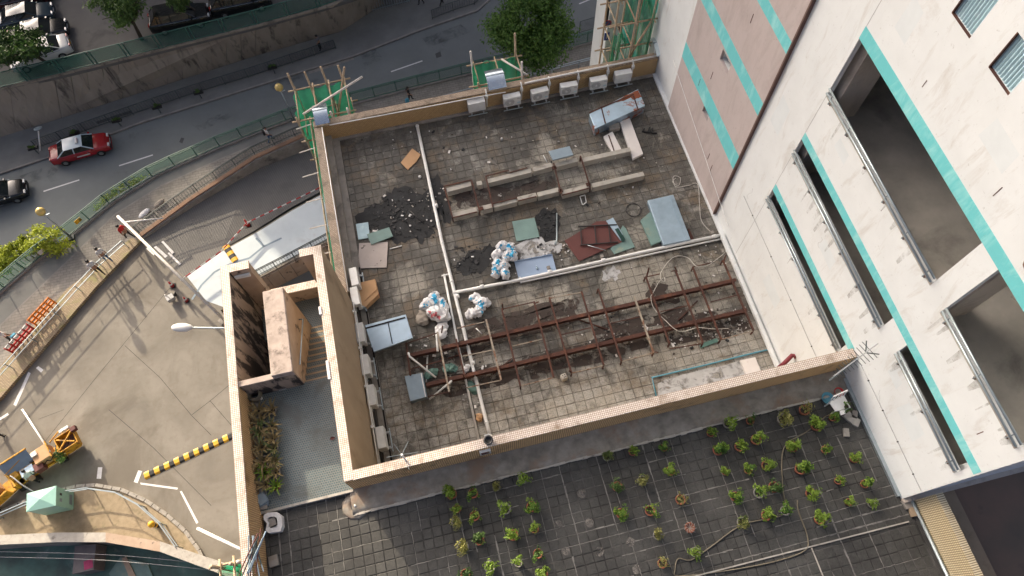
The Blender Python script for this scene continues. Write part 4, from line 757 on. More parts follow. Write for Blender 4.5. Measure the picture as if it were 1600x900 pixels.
# --- sacks
def sack(name, label, px, z, L_, W_, H_, a, mats, group, seed=0, tag_=None):
    L_, W_, H_ = (v * (1.22 if name == 'rubble_sack' else 1) for v in (L_, W_, H_)); c = at(*px, z); rn = random.Random(seed); R = Matrix.Rotation(a, 3, 'Z'); m = MB(); nu, nv = 26, 18; ph = [rn.uniform(0, 6.3) for _ in range(8)]
    def f(u, v):
        th = 2 * math.pi * u; al = math.pi * v; x = -math.cos(al); r = max(0.0, math.sin(al)) ** 0.55
        k = 1 + 0.13 * math.sin(3 * th + ph[0] + 4 * x) + 0.09 * math.sin(5 * th + ph[1] - 7 * x) + 0.07 * math.sin(9 * x + ph[2] + 2 * th) + 0.07 * math.sin(7 * th + ph[3] + 9 * x) + 0.06 * math.sin(13 * x + ph[6] - 4 * th) + rn.uniform(-0.05, 0.05)
        p = Vector((x * L_ / 2 * (1 + 0.12 * math.sin(2 * th + ph[4])), math.cos(th) * r * W_ / 2 * k, math.sin(th) * r * H_ / 2 * k + H_ * 0.42)); p.z = max(p.z, 0.0)
        if x > 0.72: p.y *= 0.6 + 0.8 * abs(math.sin(ph[5])); p.z *= 0.55
        return Vector((c.x, c.y, 0)) + R @ p + Vector((0, 0, max(0, z - H_ * 0.5)))
    m.grid(f, nu, nv)
    if len(mats) > 1:
        for i in range(len(m.f)):
            col = i // nu; q = (i % nu) / nu; m.m[i] = 1 if (3 + seed % 5 <= col + 2.5 * math.sin(q * 17 + seed) <= 8 + seed % 5 and 0.08 + 0.1 * (seed % 3) < q + 0.05 * math.sin(col * 2 + seed) < 0.34 + 0.05 * (seed % 2)) else 0
    t = thing(name, label, 'sack', (c.x, c.y, 0), 0, group); m.build('sack_body', list(mats), t, seed % 2 == 0); return t
WB, WR = ('sack_white', 'sack_blue'), ('sack_white', 'sack_red'); g1 = 'rubble sacks in the left heap'; g2 = 'rubble sacks by the pipe junction'; g3 = 'rubble sacks beside the blue tray'
sack('rubble_sack', 'white and blue sack at the top of the left heap', (678, 466), 0.2, 0.5, 0.34, 0.28, 1.2, WB, g1, 1)
sack('rubble_sack', 'white sack with blue strip on the left of the heap', (668, 473), 0.15, 0.55, 0.3, 0.24, 0.5, WB, g1, 2)
sack('rubble_sack', 'white and blue sack on the right of the heap by the thin pipe', (691, 474), 0.18, 0.5, 0.26, 0.26, 1.9, WB, g1, 4)
sack('rubble_sack', 'large white sack with red print in the middle of the heap', (685, 490), 0.3, 0.7, 0.42, 0.36, -0.5, WR, g1, 5)
sack('rubble_sack', 'white empty sack hanging off the front of the heap', (690, 515), 0.14, 0.55, 0.34, 0.2, 1.3, ('sack_white',), g1, 7)
sack('cement_sack', 'grey brown crumpled sack left of the white heap', (661, 496), 0.12, 0.55, 0.45, 0.2, 1.1, ('sack_grey',), g1, 8)
sack('rubble_sack', 'small blue and white sack at the top left by the pipe junction', (741, 464), 0.14, 0.34, 0.22, 0.2, 0.3, WB, g2, 10)
sack('rubble_sack', 'white sack with blue right side by the pipe junction', (753, 471), 0.2, 0.5, 0.3, 0.28, -0.4, WB, g2, 11)
sack('rubble_sack', 'white creased sack in the middle by the pipe junction', (750, 482), 0.2, 0.46, 0.28, 0.28, 1.0, WB, g2, 13)
sack('rubble_sack', 'round white sack at the lower left by the pipe junction', (737, 490), 0.15, 0.36, 0.3, 0.26, 0.1, ('sack_white',), g2, 14)
for i, (x, y, a, mt, lab) in enumerate(((785, 384, 0.2, WB, 'white square sack at the top of the group by the blue tray'), (797, 387, 1.4, WB, 'blue and white sack at the top right of the group by the tray'), (778, 397, 0.3, ('sack_white',), 'open white sack with rolled rim, left of the tray group'), (790, 401, 1.2, WB, 'round white sack in the middle of the tray group'), (801, 399, 1.7, WB, 'tall white sack with blue print nearest the tray'), (777, 411, 1.0, WB, 'white sack with blue base, left side of the tray group'), (787, 416, 0.5, WB, 'white sack with folded top in the lower tray group'), (775, 425, 1.3, WB, 'white and blue sack at the lower left end of the tray group'), (789, 427, 1.5, WB, 'open white sack at the lower right end of the tray group'))):
    sack('rubble_sack', lab, (x, y), 0.18, 0.38, 0.27, 0.34, a, mt, g3, 20 + i)
sack('paper_bag', 'torn brown paper bag in front between the two long pipes', (749, 652), 0.12, 0.28, 0.22, 0.24, 1.4, ('cardboard',), None, 40)
for i, (x, y, a, lab) in enumerate(((674, 583, 0.4, 'crumpled green plastic near the left grey box'), (703, 575, -0.2, 'long crumpled green plastic under the rusty frame'), (738, 605, -1.2, 'crumpled green plastic beside the thick pipe in front'))): sack('plastic_wrap', lab, (x, y), 0.08, 0.5, 0.3, 0.14, a, ('green_plastic',), None, 50 + i)
sack('plastic_wrap', 'small white crumpled bag between the pipes on the frame', (729, 575), 0.12, 0.3, 0.2, 0.2, 1.0, ('sack_white',), None, 60)
# --- stains and debris on the floor: uncountable stuff
blob('soot_spread', [(553, 345), (570, 325), (592, 318), (605, 300), (622, 292), (660, 300), (680, 298), (690, 320), (688, 345), (678, 362), (662, 378), (640, 372), (622, 380), (600, 372), (566, 352)], 0.011, 'soot_rag', 1, 0.14)
blob('soot_spread', [(668, 280), (680, 272), (692, 290), (706, 316), (700, 346), (692, 350), (684, 320)], 0.012, 'soot_rag', 2, 0.14)
blob('soot_spread', [(833, 340), (850, 325), (872, 328), (873, 350), (870, 372), (850, 378), (842, 360)], 0.012, 'soot_rag', 3, 0.12)
blob('soot_spread', [(704, 418), (722, 400), (745, 392), (770, 378), (776, 392), (768, 410), (748, 424), (722, 430)], 0.011, 'soot_rag', 4, 0.16)
blob('wash_stain', [(805, 385), (838, 372), (868, 378), (884, 388), (866, 398), (835, 402), (812, 408)], 0.013, 'wash_rag', 5, 0.12)
blob('wash_stain', [(1030, 618), (1026, 598), (1080, 582), (1170, 562), (1190, 575), (1160, 590), (1100, 604)], 0.011, 'wash_rag', 6, 0.04)
blob('wash_stain', [(940, 422), (958, 414), (972, 424), (966, 436), (946, 440)], 0.011, 'wash_rag', 7, 0.10)
for i, px in enumerate(([(640, 555), (760, 520), (860, 492), (900, 480), (905, 500), (800, 530), (680, 590), (645, 590)], [(650, 600), (700, 585), (790, 566), (860, 548), (960, 526), (1010, 515), (1012, 545), (940, 562), (840, 588), (770, 602), (700, 620)], [(725, 515), (765, 498), (800, 490), (870, 470), (905, 466), (900, 480), (800, 512), (735, 530)], [(925, 515), (980, 500), (1040, 490), (1070, 478), (1075, 500), (1000, 516), (930, 530)], [(1035, 505), (1110, 488), (1165, 490), (1175, 515), (1100, 535), (1045, 540)], [(1020, 440), (1050, 450), (1062, 470), (1030, 478), (1000, 480)], [(712, 305), (755, 296), (830, 285), (862, 275), (868, 292), (800, 312), (715, 326)])):
    blob('mud_patch', px, 0.012 + 0.001 * i, 'mud_rag', 30 + i, 0.10)
def scatter(name, regions, mats, seed, smin, smax):
    rn = random.Random(seed); m = MB()
    for (x0, y0, x1, y1, n) in regions:
        for _ in range(n):
            p = at(rn.uniform(x0, x1), rn.uniform(y0, y1), 0.02); s = rn.uniform(smin, smax) * rn.choice((0.6, 1, 1, 1.6)); m.mi = rn.randrange(len(mats))
            m.box(p + Vector((0, 0, s * 0.15)), (s * rn.uniform(0.6, 2.2), s, s * 0.4), rn.uniform(0, 3))
    return tag(m.build(name, list(mats)), kind='stuff')
scatter('litter', [(585, 300, 690, 365, 60), (640, 290, 700, 350, 30), (640, 520, 700, 560, 50), (850, 480, 1160, 560, 120), (1080, 480, 1170, 530, 90), (1040, 510, 1110, 545, 25), (700, 240, 1040, 330, 60), (690, 400, 1000, 440, 40), (840, 380, 890, 400, 50), (1090, 380, 1180, 470, 60), (540, 200, 1000, 240, 40), (720, 560, 760, 640, 40)], ('rubble', 'white_paint', 'stone_chip', 'mud', 'white_board', 'soot'), 3, 0.018, 0.05)
scatter('char_debris', [(575, 310, 690, 372, 200), (705, 385, 770, 425, 60), (838, 330, 872, 372, 60)], ('soot', 'black_plastic', 'black_plastic', 'soot'), 5, 0.02, 0.06)
# --- long concrete beams with rusty brackets (plinth in the back)
def zbar(a, b, z): return at(*a, z), at(*b, z)
bm = thing('concrete_beam', 'far pale concrete beam of the rusty equipment plinth', 'beam', at(840, 270, 0))
def beam(t, a, b, wd=0.20, h=0.32):
    p, q = at(*a, h), at(*b, h); bevel(MB().bar(p - Vector((0, 0, h / 2)), q - Vector((0, 0, h / 2)), wd, h).build('beam_block', 'pale_concrete', t), 0.012)
for a, b in (((698, 297), (736, 287)), ((745, 287), (753, 285)), ((762, 283), (830, 266)), ((833, 265), (862, 257)), ((868, 258), (902, 249)), ((910, 250), (985, 233))): beam(bm, a, b)
bn = thing('concrete_beam', 'near pale concrete beam of the rusty equipment plinth', 'beam', at(840, 310, 0))
for a, b in (((707, 337), (745, 327)), ((753, 325), (769, 321)), ((771, 321), (807, 312)), ((809, 311), (838, 304)), ((840, 304), (873, 296)), ((878, 301), (920, 290)), ((925, 290), (1006, 271))): beam(bn, a, b)
rfm = thing('plinth_frame', 'rusty angle steel crossbars bolted across the two concrete beams', 'frame', at(840, 290, 0))
for a, b in (((694, 291), (707, 339)), ((737, 282), (749, 329)), ((759, 275), (770, 323)), ((865, 255), (877, 303)), ((907, 244), (922, 292))): p, q = zbar(a, b, 0.36); MB().bar(p, q, 0.05, 0.05).build('crossbar', 'rusty_steel', rfm)
for a, b in (((708, 340), (745, 331)), ((770, 318), (808, 309)), ((809, 314), (838, 307)), ((878, 305), (920, 294)), ((760, 275), (795, 266)), ((796, 270), (824, 262)), ((694, 291), (737, 281))): p, q = zbar(a, b, 0.36); MB().bar(p, q, 0.04, 0.035).build('edge_angle', 'rusty_steel', rfm)
for x, y in ((752, 326), (876, 298), (919, 288), (866, 262)): p = at(x, y, 0.36); MB().box((p.x, p.y, 0.36), (0.16, 0.14, 0.05), 0.1).build('base_plate', 'rusty_steel', rfm)
for x, y in ((694, 291), (707, 339), (737, 282), (749, 329), (907, 244), (922, 292)): p = at(x, y, 0.34); MB().bar((p.x, p.y, 0.0), (p.x, p.y, 0.34), 0.05, 0.05, (0, 1, 0)).build('leg', 'rusty_steel', rfm)
# --- the long rusty steel frame in front
rs = thing('rusty_frame', 'long rusty steel equipment frame of two beams and many crossbars', 'frame', at(900, 530, 0)); ZF = 0.34
def ibeam(a, b):
    p, q = at(*a, ZF), at(*b, ZF); m = MB(); d = Vector((0, 0, 1)); m.bar(p, q, 0.13, 0.02); m.bar(p - d * 0.10, q - d * 0.10, 0.02, 0.18); m.bar(p - d * 0.20, q - d * 0.20, 0.13, 0.02); m.build('main_beam', 'rusty_steel', rs)
    for k in range(7): c = p.lerp(q, (k + 0.3) / 7); MB().box((c.x, c.y, 0.07), (0.16, 0.2, 0.13)).build('pad', 'concrete', rs)
ibeam((640, 555), (1150, 437)); ibeam((666, 601), (1167, 484))
CB = [((634, 536), (641, 586), 0), ((684, 519), (702, 613), 1), ((714, 530), (727, 592), 0), ((760, 500), (783, 594), 1), ((785, 483), (813, 603), 0), ((834, 472), (865, 590), 0), ((859, 465), (893, 583), 0), ((908, 456), (943, 571), 0), ((934, 452), (971, 565), 0), ((991, 463), (1021, 551), 1), ((1008, 433), (1046, 537), 0), ((1056, 423), (1098, 537), 0), ((1083, 417), (1126, 531), 0), ((1129, 407), (1177, 517), 0)]
for a, b, k in CB: p, q = zbar(a, b, ZF + 0.035); p.z += random.uniform(0, .05); q.z += random.uniform(-.01, .08); p.x += random.uniform(-.03, .03); MB().bar(p, q, 0.062, 0.055).build('crossbar', 'pale_steel' if k else 'rusty_steel', rs)
for a, b, k in (((634, 537), (684, 520), 0), ((641, 577), (692, 563), 0), ((702, 612), (668, 620), 0), ((727, 592), (783, 594), 2), ((714, 513), (757, 503), 1), ((722, 557), (769, 547), 1), ((728, 606), (783, 594), 1), ((785, 483), (834, 472), 0), ((813, 603), (865, 590), 1), ((800, 541), (847, 530), 1), ((859, 466), (908, 457), 1), ((893, 583), (943, 571), 1), ((877, 523), (923, 512), 0), ((971, 565), (1021, 551), 1), ((955, 505), (1000, 495), 0), ((1008, 433), (1031, 428), 0), ((1046, 545), (1098, 537), 0), ((1032, 487), (1078, 477), 0), ((1083, 417), (1110, 411), 0), ((1126, 531), (1177, 517), 1), ((1110, 472), (1152, 461), 0), ((1049, 424), (1057, 422), 0)):
    if k == 2: continue
    p, q = zbar(a, b, ZF + 0.03); MB().bar(p, q, 0.03, 0.035).build('tie_bar', 'pale_steel' if k else 'rusty_steel', rs)
for x, y in ((634, 536), (702, 612), (785, 483), (813, 603), (893, 583), (859, 465), (943, 571), (971, 565), (1021, 551), (1046, 537), (1098, 537), (1126, 531), (1177, 517), (1008, 433), (1083, 417), (1129, 407), (641, 586), (760, 500), (934, 452)): p = at(x, y, ZF); MB().bar((p.x, p.y, 0), (p.x, p.y, ZF), 0.04, 0.04, (0, 1, 0)).build('leg', 'rusty_steel', rs)
for x, y, dx, dy in ((690, 520, .1, .1), (786, 484, .0, .1), (836, 474, .1, -.1), (893, 582, -.1, 0), (1010, 434, .1, .2), (1058, 424, -.1, .1), (1131, 408, .05, .1), (1021, 550, .1, -.1), (727, 592, -.05, .1)): p = at(x, y, ZF); MB().bar(p, p + Vector((dx, dy, random.uniform(.15, .4))), .04, .04, (0, 1, 0)).build('bent_stub', 'rusty_steel', rs)
for i_, (a, b) in enumerate((((700, 560), (740, 548)), ((770, 585), (800, 560)), ((850, 560), (880, 548)), ((905, 500), (950, 515)), ((1060, 500), (1090, 470)))): t = thing('loose_angle', f'loose rusty bar lying inside the long rusty frame, {orn(i_)} from left', 'bar', at(*a, 0), 0, 'loose bars in the rusty frame'); p, q = at(*a, .03), at(*b, .05); MB().bar(p, q, .04, .04).build('bar', 'rusty_steel', t)
# --- loose bits
def rod(name, lab, cat, pts, z, r, mat, zs=None): t = thing(name, lab, cat, at(*pts[0], 0)); MB().tube([at(x, y, (zs[i] if zs else z)) for i, (x, y) in enumerate(pts)], r).build('rod', mat, t, True); return t
rod('plastic_pipe', 'white bent pipe leaning across the left end of the rusty frame', 'pipe', [(638, 551), (640, 557), (681, 590)], 0.40, 0.035, 'white_pvc', [0.42, 0.42, 0.40])
rod('plastic_pipe', 'white pipe leaning on the front left of the rusty frame', 'pipe', [(671, 624), (706, 595)], 0.3, 0.035, 'white_pvc', [0.04, 0.42])
rod('plastic_pipe', 'upright white pipe beside the left heap of sacks', 'pipe', [(681, 511), (684, 549)], 0.2, 0.04, 'white_pvc', [0.06, 0.44])
rod('plastic_pipe', 'white pipe lying under the left end of the rusty frame', 'pipe', [(668, 553), (666, 597)], 0.04, 0.03, 'white_pvc')
rod('plastic_stick', 'short white stick lying on the frame floor near the thick pipe', 'stick', [(744, 513), (753, 522)], 0.03, 0.02, 'white_pvc')
rod('plastic_stick', 'short white stick right of the plywood board', 'stick', [(609, 389), (628, 384)], 0.03, 0.025, 'white_pvc')
rod('plastic_stick', 'thin white stick near the small grey box', 'stick', [(849, 243), (855, 254)], 0.03, 0.018, 'white_pvc')
rod('metal_pole', 'grey bent metal pole lying across the soot near the tray', 'pole', [(870, 333), (870, 375), (867, 382)], 0.05, 0.028, 'rail_grey')
rod('metal_stick', 'black stick lying in the big soot spread', 'stick', [(641, 330), (662, 349)], 0.05, 0.02, 'black_plastic')
rod('metal_stick', 'grey rod lying across the maroon sheet', 'rod', [(918, 383), (946, 391)], 0.14, 0.015, 'rail_grey')
t = thing('steel_hoop', 'thin dark round hoop lying on the roof tiles', 'hoop', at(990, 328, 0)); c = at(990, 328, 0.02); MB().tube([(c.x + 0.29 * math.cos(a * math.pi / 16), c.y + 0.29 * math.sin(a * math.pi / 16), 0.02) for a in range(32)], 0.014, 6, True).build('hoop', 'black_plastic', t, True)
t = thing('steel_ladder_frame', 'dark steel ladder frame lying on the maroon sheet', 'frame', at(930, 370, 0))
for a, b in (((903, 354), (964, 351)), ((907, 383), (966, 378)), ((907, 354), (909, 383)), ((929, 353), (932, 381)), ((951, 352), (954, 379))): p, q = zbar(a, b, 0.10); MB().bar(p, q, 0.03, 0.05).build('bar', 'black_plastic', t)
t = thing('plastic_crate', 'small white plastic frame near the back of the roof tiles', 'frame', at(913, 313, 0))
for a, b in (((906, 307), (914, 305)), ((914, 305), (916, 316)), ((916, 316), (911, 320)), ((906, 307), (910, 320))): p, q = zbar(a, b, 0.06); MB().bar(p, q, 0.025, 0.05).build('bar', 'white_pvc', t)
t = thing('burnt_rake', 'black burnt comb shaped scrap at the back right', 'scrap', at(1015, 205, 0))
for a, b in (((1003, 205), (1027, 208)), ((1013, 206), (1015, 199)), ((1019, 207), (1020, 200)), ((1005, 205), (1007, 201))): p, q = zbar(a, b, 0.05); MB().bar(p, q, 0.05, 0.05).build('tine', 'soot', t)
def cable(name, lab, pts, z, r, mat, cat='cable'):
    P_ = [at(*((q[0], q[1], q[2]) if len(q) > 2 else (q[0], q[1], z))) for q in pts]; out = []
    for i in range(len(P_) - 1):
        p0, p1, p2, p3 = P_[max(i - 1, 0)], P_[i], P_[i + 1], P_[min(i + 2, len(P_) - 1)]
        for k in range(6):
            u = k / 6; out.append(0.5 * ((2 * p1) + (p2 - p0) * u + (2 * p0 - 5 * p1 + 4 * p2 - p3) * u * u + (3 * p1 - p0 - 3 * p2 + p3) * u ** 3))
    out.append(P_[-1]); t = thing(name, lab, cat, (P_[0].x, P_[0].y, P_[0].z - r)); MB().tube(out, r, 6).build('cable_run', mat, t, True); return t
cable('cable', 'white cable looping over the right half of the rusty frame', [(1126, 372, .13), (1135, 390, .02), (1120, 405), (1105, 415), (1092, 417, .40), (1085, 414, .40), (1075, 403, .1), (1058, 400, .04), (1045, 408, .04), (1033, 425, .1), (1032, 436, .1), (1038, 440, .1), (1038, 434, .1), (1030, 440), (1020, 458, .40), (1017, 465, .40), (1022, 482, .3), (1040, 501, .4), (1062, 518, .40), (1090, 512, .42), (1115, 514, .42), (1138, 513, .1)], 0.03, 0.013, 'cable_white')
cable('cable', 'thin pale cable coiled near the mauve wall', [(1056, 278), (1051, 284), (1060, 290), (1063, 278), (1052, 276), (1056, 292), (1075, 290), (1090, 288), (1093, 320), (1096, 345), (1110, 362)], 0.02, 0.014, 'cable_white')
t = thing('floor_drain', 'small round white cap near the long pipe in the back', 'cap', at(656, 275, 0)); MB().lathe([(0.06, 0), (0.06, 0.06), (0.03, 0.09)], at(656, 277, 0.0), 12).build('cap', 'white_pvc', t, True)
t = thing('vent_stub', 'short white vent stub near the back wall', 'pipe', at(784, 219, 0)); MB().lathe([(0.04, 0), (0.04, 0.14)], at(784, 219, 0.0), 10).build('stub', 'white_pvc', t, True)
# TV antennas
t = thing('tv_antenna', 'dark comb shaped television antenna on the right end of the front wall', 'antenna', (10.35, 4.3, ZCAP)); p, q = at(1302, 588, 6.6), at(1372, 537, 6.6); m = (p + q) / 2
MB().tube([(m.x, m.y, ZCAP), (m.x, m.y, 6.65)], 0.025).build('mast', 'rail_grey', t); MB().bar(p, q, 0.03, 0.03).build('boom', 'ac_grey', t); d = (q - p).normalized(); nn = Vector((-d.y, d.x, 0))
for k in range(11): c = p.lerp(q, 0.06 + k * 0.075); l = 0.10 + 0.016 * k; MB().tube([c - nn * l, c + nn * l], 0.009, 5).build('element', 'rail_dark', t)
for s in (-1, 1): c = p.lerp(q, 0.72); MB().bar(c, c + d * 0.25 + nn * s * 0.22, 0.025, 0.02).build('reflector', 'rail_dark', t)
t = thing('tv_antenna', 'tiny whip antenna with thin arms on the left end of the front wall', 'antenna', at(635, 720, ZCAP)); p = at(634, 719, ZCAP); MB().tube([p, p + Vector((-0.02, 0.05, 0.5))], 0.028).build('mast', 'white_pvc', t)
for a in range(6): MB().tube([p + Vector((-0.02, 0.05, 0.48)), p + Vector((0.4 * math.cos(a), 0.4 * math.sin(a), 0.55))], 0.005, 4).build('arm', 'rail_grey', t)
t = thing('conduit_pole', 'thin steel pole standing in the corner beside the left front air conditioner', 'pole', (-3.3, 4.7, 0)); MB().tube([(-3.38, 4.62, 0.05), (-3.40, 4.70, 3.0)], 0.025).build('pole', 'rail_grey', t); MB().ball((-3.40, 4.70, 3.0), 0.06).build('knob', 'white_pvc', t, True)
# ================================================================= plants
def leafcloud(m, c, rad3, n, size, rn, clumps=9, hollow=0.35):
    cs = []
    for _ in range(clumps):
        u = Vector((rn.gauss(0, 1), rn.gauss(0, 1), rn.gauss(0, 1))).normalized() * rn.uniform(0.35, 0.8); cs.append(u)
    for _ in range(n):
        u = rn.choice(cs) + Vector((rn.gauss(0, 1), rn.gauss(0, 1), rn.gauss(0, 1))).normalized() * rn.uniform(hollow, 0.45) * rn.random() ** 0.35
        p = Vector(c) + Vector((u.x * rad3[0], u.y * rad3[1], u.z * rad3[2])); d = (u * 0.8 + Vector((rn.gauss(0, .6), rn.gauss(0, .6), rn.gauss(0, .5) + 0.3))).normalized()
        s = size * rn.uniform(0.7, 1.4); a = d.orthogonal().normalized(); a = Quaternion(d, rn.uniform(0, 6.3)) @ a; b = d.cross(a)
        m.add([p - a * s, p - b * s * 0.45 + d * s * 0.15, p + a * s, p + b * s * 0.45 + d * s * 0.15], [(0, 1, 2), (0, 2, 3)])
def make_shrub(seed, mat='leaf_shrub', pot='terracotta', n=190):
    rn = random.Random(seed); t = thing('potted_shrub', 'x', 'potted plant', (0, 0, 0), 0, 'potted shrubs on the plant terrace')
    p = MB().lathe([(0.085, 0), (0.12, 0.15), (0.13, 0.15), (0.13, 0.18), (0.112, 0.18), (0.105, 0.14), (0.03, 0.135)], (0, 0, 0), 16).build('pot', pot, t, True, True)
    MB().lathe([(0.104, 0.135), (0.03, 0.15)], (0, 0, 0), 12).build('soil', 'pot_soil', p, False, True)
    s = MB()
    for k in range(4): a = rn.uniform(0, 6.3); s.tube([(0, 0, 0.13), (0.03 * math.cos(a), 0.03 * math.sin(a), 0.22), (0.12 * math.cos(a), 0.12 * math.sin(a), 0.36)], 0.009, 5, r2=0.004)
    s.build('stem', 'bark', t, False, True); m = MB(); leafcloud(m, (rn.uniform(-.03, .03), rn.uniform(-.03, .03), 0.35), (0.205, 0.205, 0.165), int(n * 1.35), 0.034, rn, 13); m.build('foliage', mat, t, False, True); return t
protos = [make_shrub(i, ('leaf_shrub', 'leaf_shrub', 'leaf_dull', 'leaf_shrub', 'leaf_tree', 'leaf_shrub', 'leaf_shrub', 'leaf_dull')[i], ('terracotta', 'terracotta', 'grey_pot')[i % 3], (210, 150, 190, 90, 180, 120, 240, 60)[i]) for i in range(8)]; used = set()
rowsL = [[(705, 771), (739, 770), (775, 760), (816, 746.5)], [(712.7, 794), (741, 805), (789, 795), (830.5, 790)], [(712.7, 815), (749, 844), (801.5, 836), (836, 825)], [(723, 855), (765, 885), (810, 880), (841, 864)], [(727, 897), (849, 897)]]
rowsM = [[(950, 712), (990, 704), (1039, 697)], [(966, 759), (1005, 749), (1049, 734)], [(972, 801), (1017, 797), (1065, 779)], [(1029, 835), (1037, 880), (1089, 862)]]
rowsR = [[(1113, 674), (1140, 660), (1175, 655), (1226, 654), (1260, 639), (1305, 650)], [(1124, 701), (1158, 696), (1183, 685), (1241, 697), (1279, 663)], [(1136, 735), (1172, 732), (1200, 726), (1253, 732), (1294, 700), (1339, 715)], [(1152, 775), (1188, 768), (1212, 760), (1270, 769), (1314, 749), (1356, 754)], [(1162, 815), (1200, 805), (1229, 797), (1284, 810), (1331, 783), (1367, 786)]]
sizes = {(1305, 650): 0.75, (712.7, 794): 0.8, (990, 704): 0.8, (705, 771): 1.05, (1226, 654): 1.25, (1279, 663): 1.15, (1240, 697): 1.1}
for cl, rows in (('left', rowsL), ('middle', rowsM), ('right', rowsR)):
    for r, row in enumerate(rows):
        for i, (x, y) in enumerate(row):
            k = random.choice((0, 0, 1, 1, 2, 3, 4, 5, 5, 6, 6, 7)); o = protos[k] if k not in used else copy_tree(protos[k]); used.add(k)
            p = at(x, y, ZT + 0.33); o.location = (p.x, p.y, ZT + 0.004); o.rotation_euler = (random.gauss(0, .03), random.gauss(0, .03), random.uniform(0, 6.28)); s = sizes.get((x, y), random.uniform(0.72, 1.12)) * 1.06; o.scale = (s, s, s * random.uniform(0.92, 1.1))
            o['label'] = f'leafy potted shrub, {orn(i)} from left in {orn(r)} row from the ledge, {cl} cluster'
for k in range(8):
    if k not in used:
        for ch in list(protos[k].children_recursive): bpy.data.objects.remove(ch)
        bpy.data.objects.remove(protos[k])
t = thing('dead_pot', 'pot with a withered bare plant between the middle and right clusters', 'flower pot', at(1077, 823, ZT)); p = at(1077, 825, ZT + .1)
MB().lathe([(0.09, 0), (0.13, 0.16), (0.14, 0.18), (0.11, 0.18), (0.10, 0.14)], (p.x, p.y, ZT + .004), 16).build('pot', 'terracotta', t, True); tw = MB()
for k in range(9): a = k * 0.7; tw.tube([(p.x, p.y, ZT + .13), (p.x + .1 * math.cos(a), p.y + .1 * math.sin(a), ZT + .22), (p.x + .17 * math.cos(a + .4), p.y + .17 * math.sin(a + .4), ZT + .2)], 0.007, 4)
tw.build('twigs', 'stone_chip', t)
# --- plant terrace odds and ends
cable('garden_hose', 'long grey brown hose winding over the plant terrace', [(1400, 650), (1310, 643), (1260, 675), (1225, 700), (1223, 760), (1228, 795), (1215, 808), (1160, 820), (1110, 855), (1080, 875), (1060, 873), (1055, 890), (1060, 900), (1120, 894), (1200, 880), (1255, 862), (1262, 840), (1248, 800), (1246, 782)], ZT + 0.02, 0.018, 'hose', 'hose')
t = thing('white_conduit', 'straight white conduit crossing the terrace floor at lower right', 'pipe', at(1200, 872, ZT)); MB().bar(at(1040, 912, ZT + .02), at(1420, 815, ZT + .02), 0.035, 0.03).build('pipe_run', 'pale_concrete', t)
t = thing('white_conduit', 'short white conduit branching towards the viewer at lower right', 'pipe', at(1270, 858, ZT)); MB().bar(at(1268, 856, ZT + .02), at(1288, 905, ZT + .02), 0.025, 0.03).build('pipe_run', 'pale_concrete', t)
t = thing('plastic_chair', 'white plastic chair at the garage corner of the terrace', 'chair', at(1312, 632, ZT)); q = [at(x, y, ZT + 0.42) for x, y in ((1295, 628), (1319, 617), (1330, 637), (1306, 643))]; ctr = sum(q, Vector()) / 4
bevel(MB().prism(q, 0, thick=0.04).build('seat', 'white_pvc', t), 0.03, 2); bevel(MB().prism([at(x, y, ZT + .44) for x, y in ((1312, 642), (1320, 640), (1322, 646), (1314, 649))], 0, thick=0.03).build('front_lip', 'white_pvc', t), .01)
for v in q: d = ctr.lerp(v, 0.85); MB().tube([(d.x, d.y, ZT), (d.x, d.y, ZT + 0.39)], 0.02).build('leg', 'white_pvc', t)
bk = MB(); a, b = q[0].lerp(ctr, .1), q[1].lerp(ctr, .1)
for k in range(5): c = a.lerp(b, k / 4); bk.tube([c, c + Vector((-.02, .06, .36))], 0.015, 6)
bk.bar(a + Vector((-.02, .06, .36)), b + Vector((-.02, .06, .36)), 0.03, 0.06); bk.build('backrest', 'white_pvc', t)
t = thing('seedling_tray', 'small green seedling sprawling over the white chair seat', 'plant', (ctr.x + .1, ctr.y - .1, ZT + .42)); m = MB(); leafcloud(m, (ctr.x + .12, ctr.y - .12, ZT + .50), (0.2, 0.2, 0.08), 50, 0.035, random.Random(3), 6); m.build('leaves', 'leaf_shrub', t); MB().lathe([(0.05, 0), (0.06, .05)], (ctr.x + .12, ctr.y - .12, ZT + .424), 10).build('root_ball', 'pot_soil', t)
t = thing('plastic_basin', 'shallow blue rimmed basin left of the white chair', 'basin', at(1292, 622, ZT)); c = at(1291, 624, ZT); MB().lathe([(0.10, 0.0), (0.17, 0.12), (0.18, 0.13), (0.16, 0.12), (0.09, 0.02)], (c.x, c.y, ZT + .004), 20).build('bowl', 'blue_pipe', t, True)
t = thing('plastic_basin', 'red dish behind the white chair', 'basin', at(1309, 616, ZT)); c = at(1309, 614, ZT); MB().lathe([(0.09, 0.0), (0.13, 0.1), (0.14, 0.1), (0.12, 0.09), (0.08, 0.02)], (c.x, c.y, ZT + .004), 18).build('bowl', 'red_plastic', t, True)
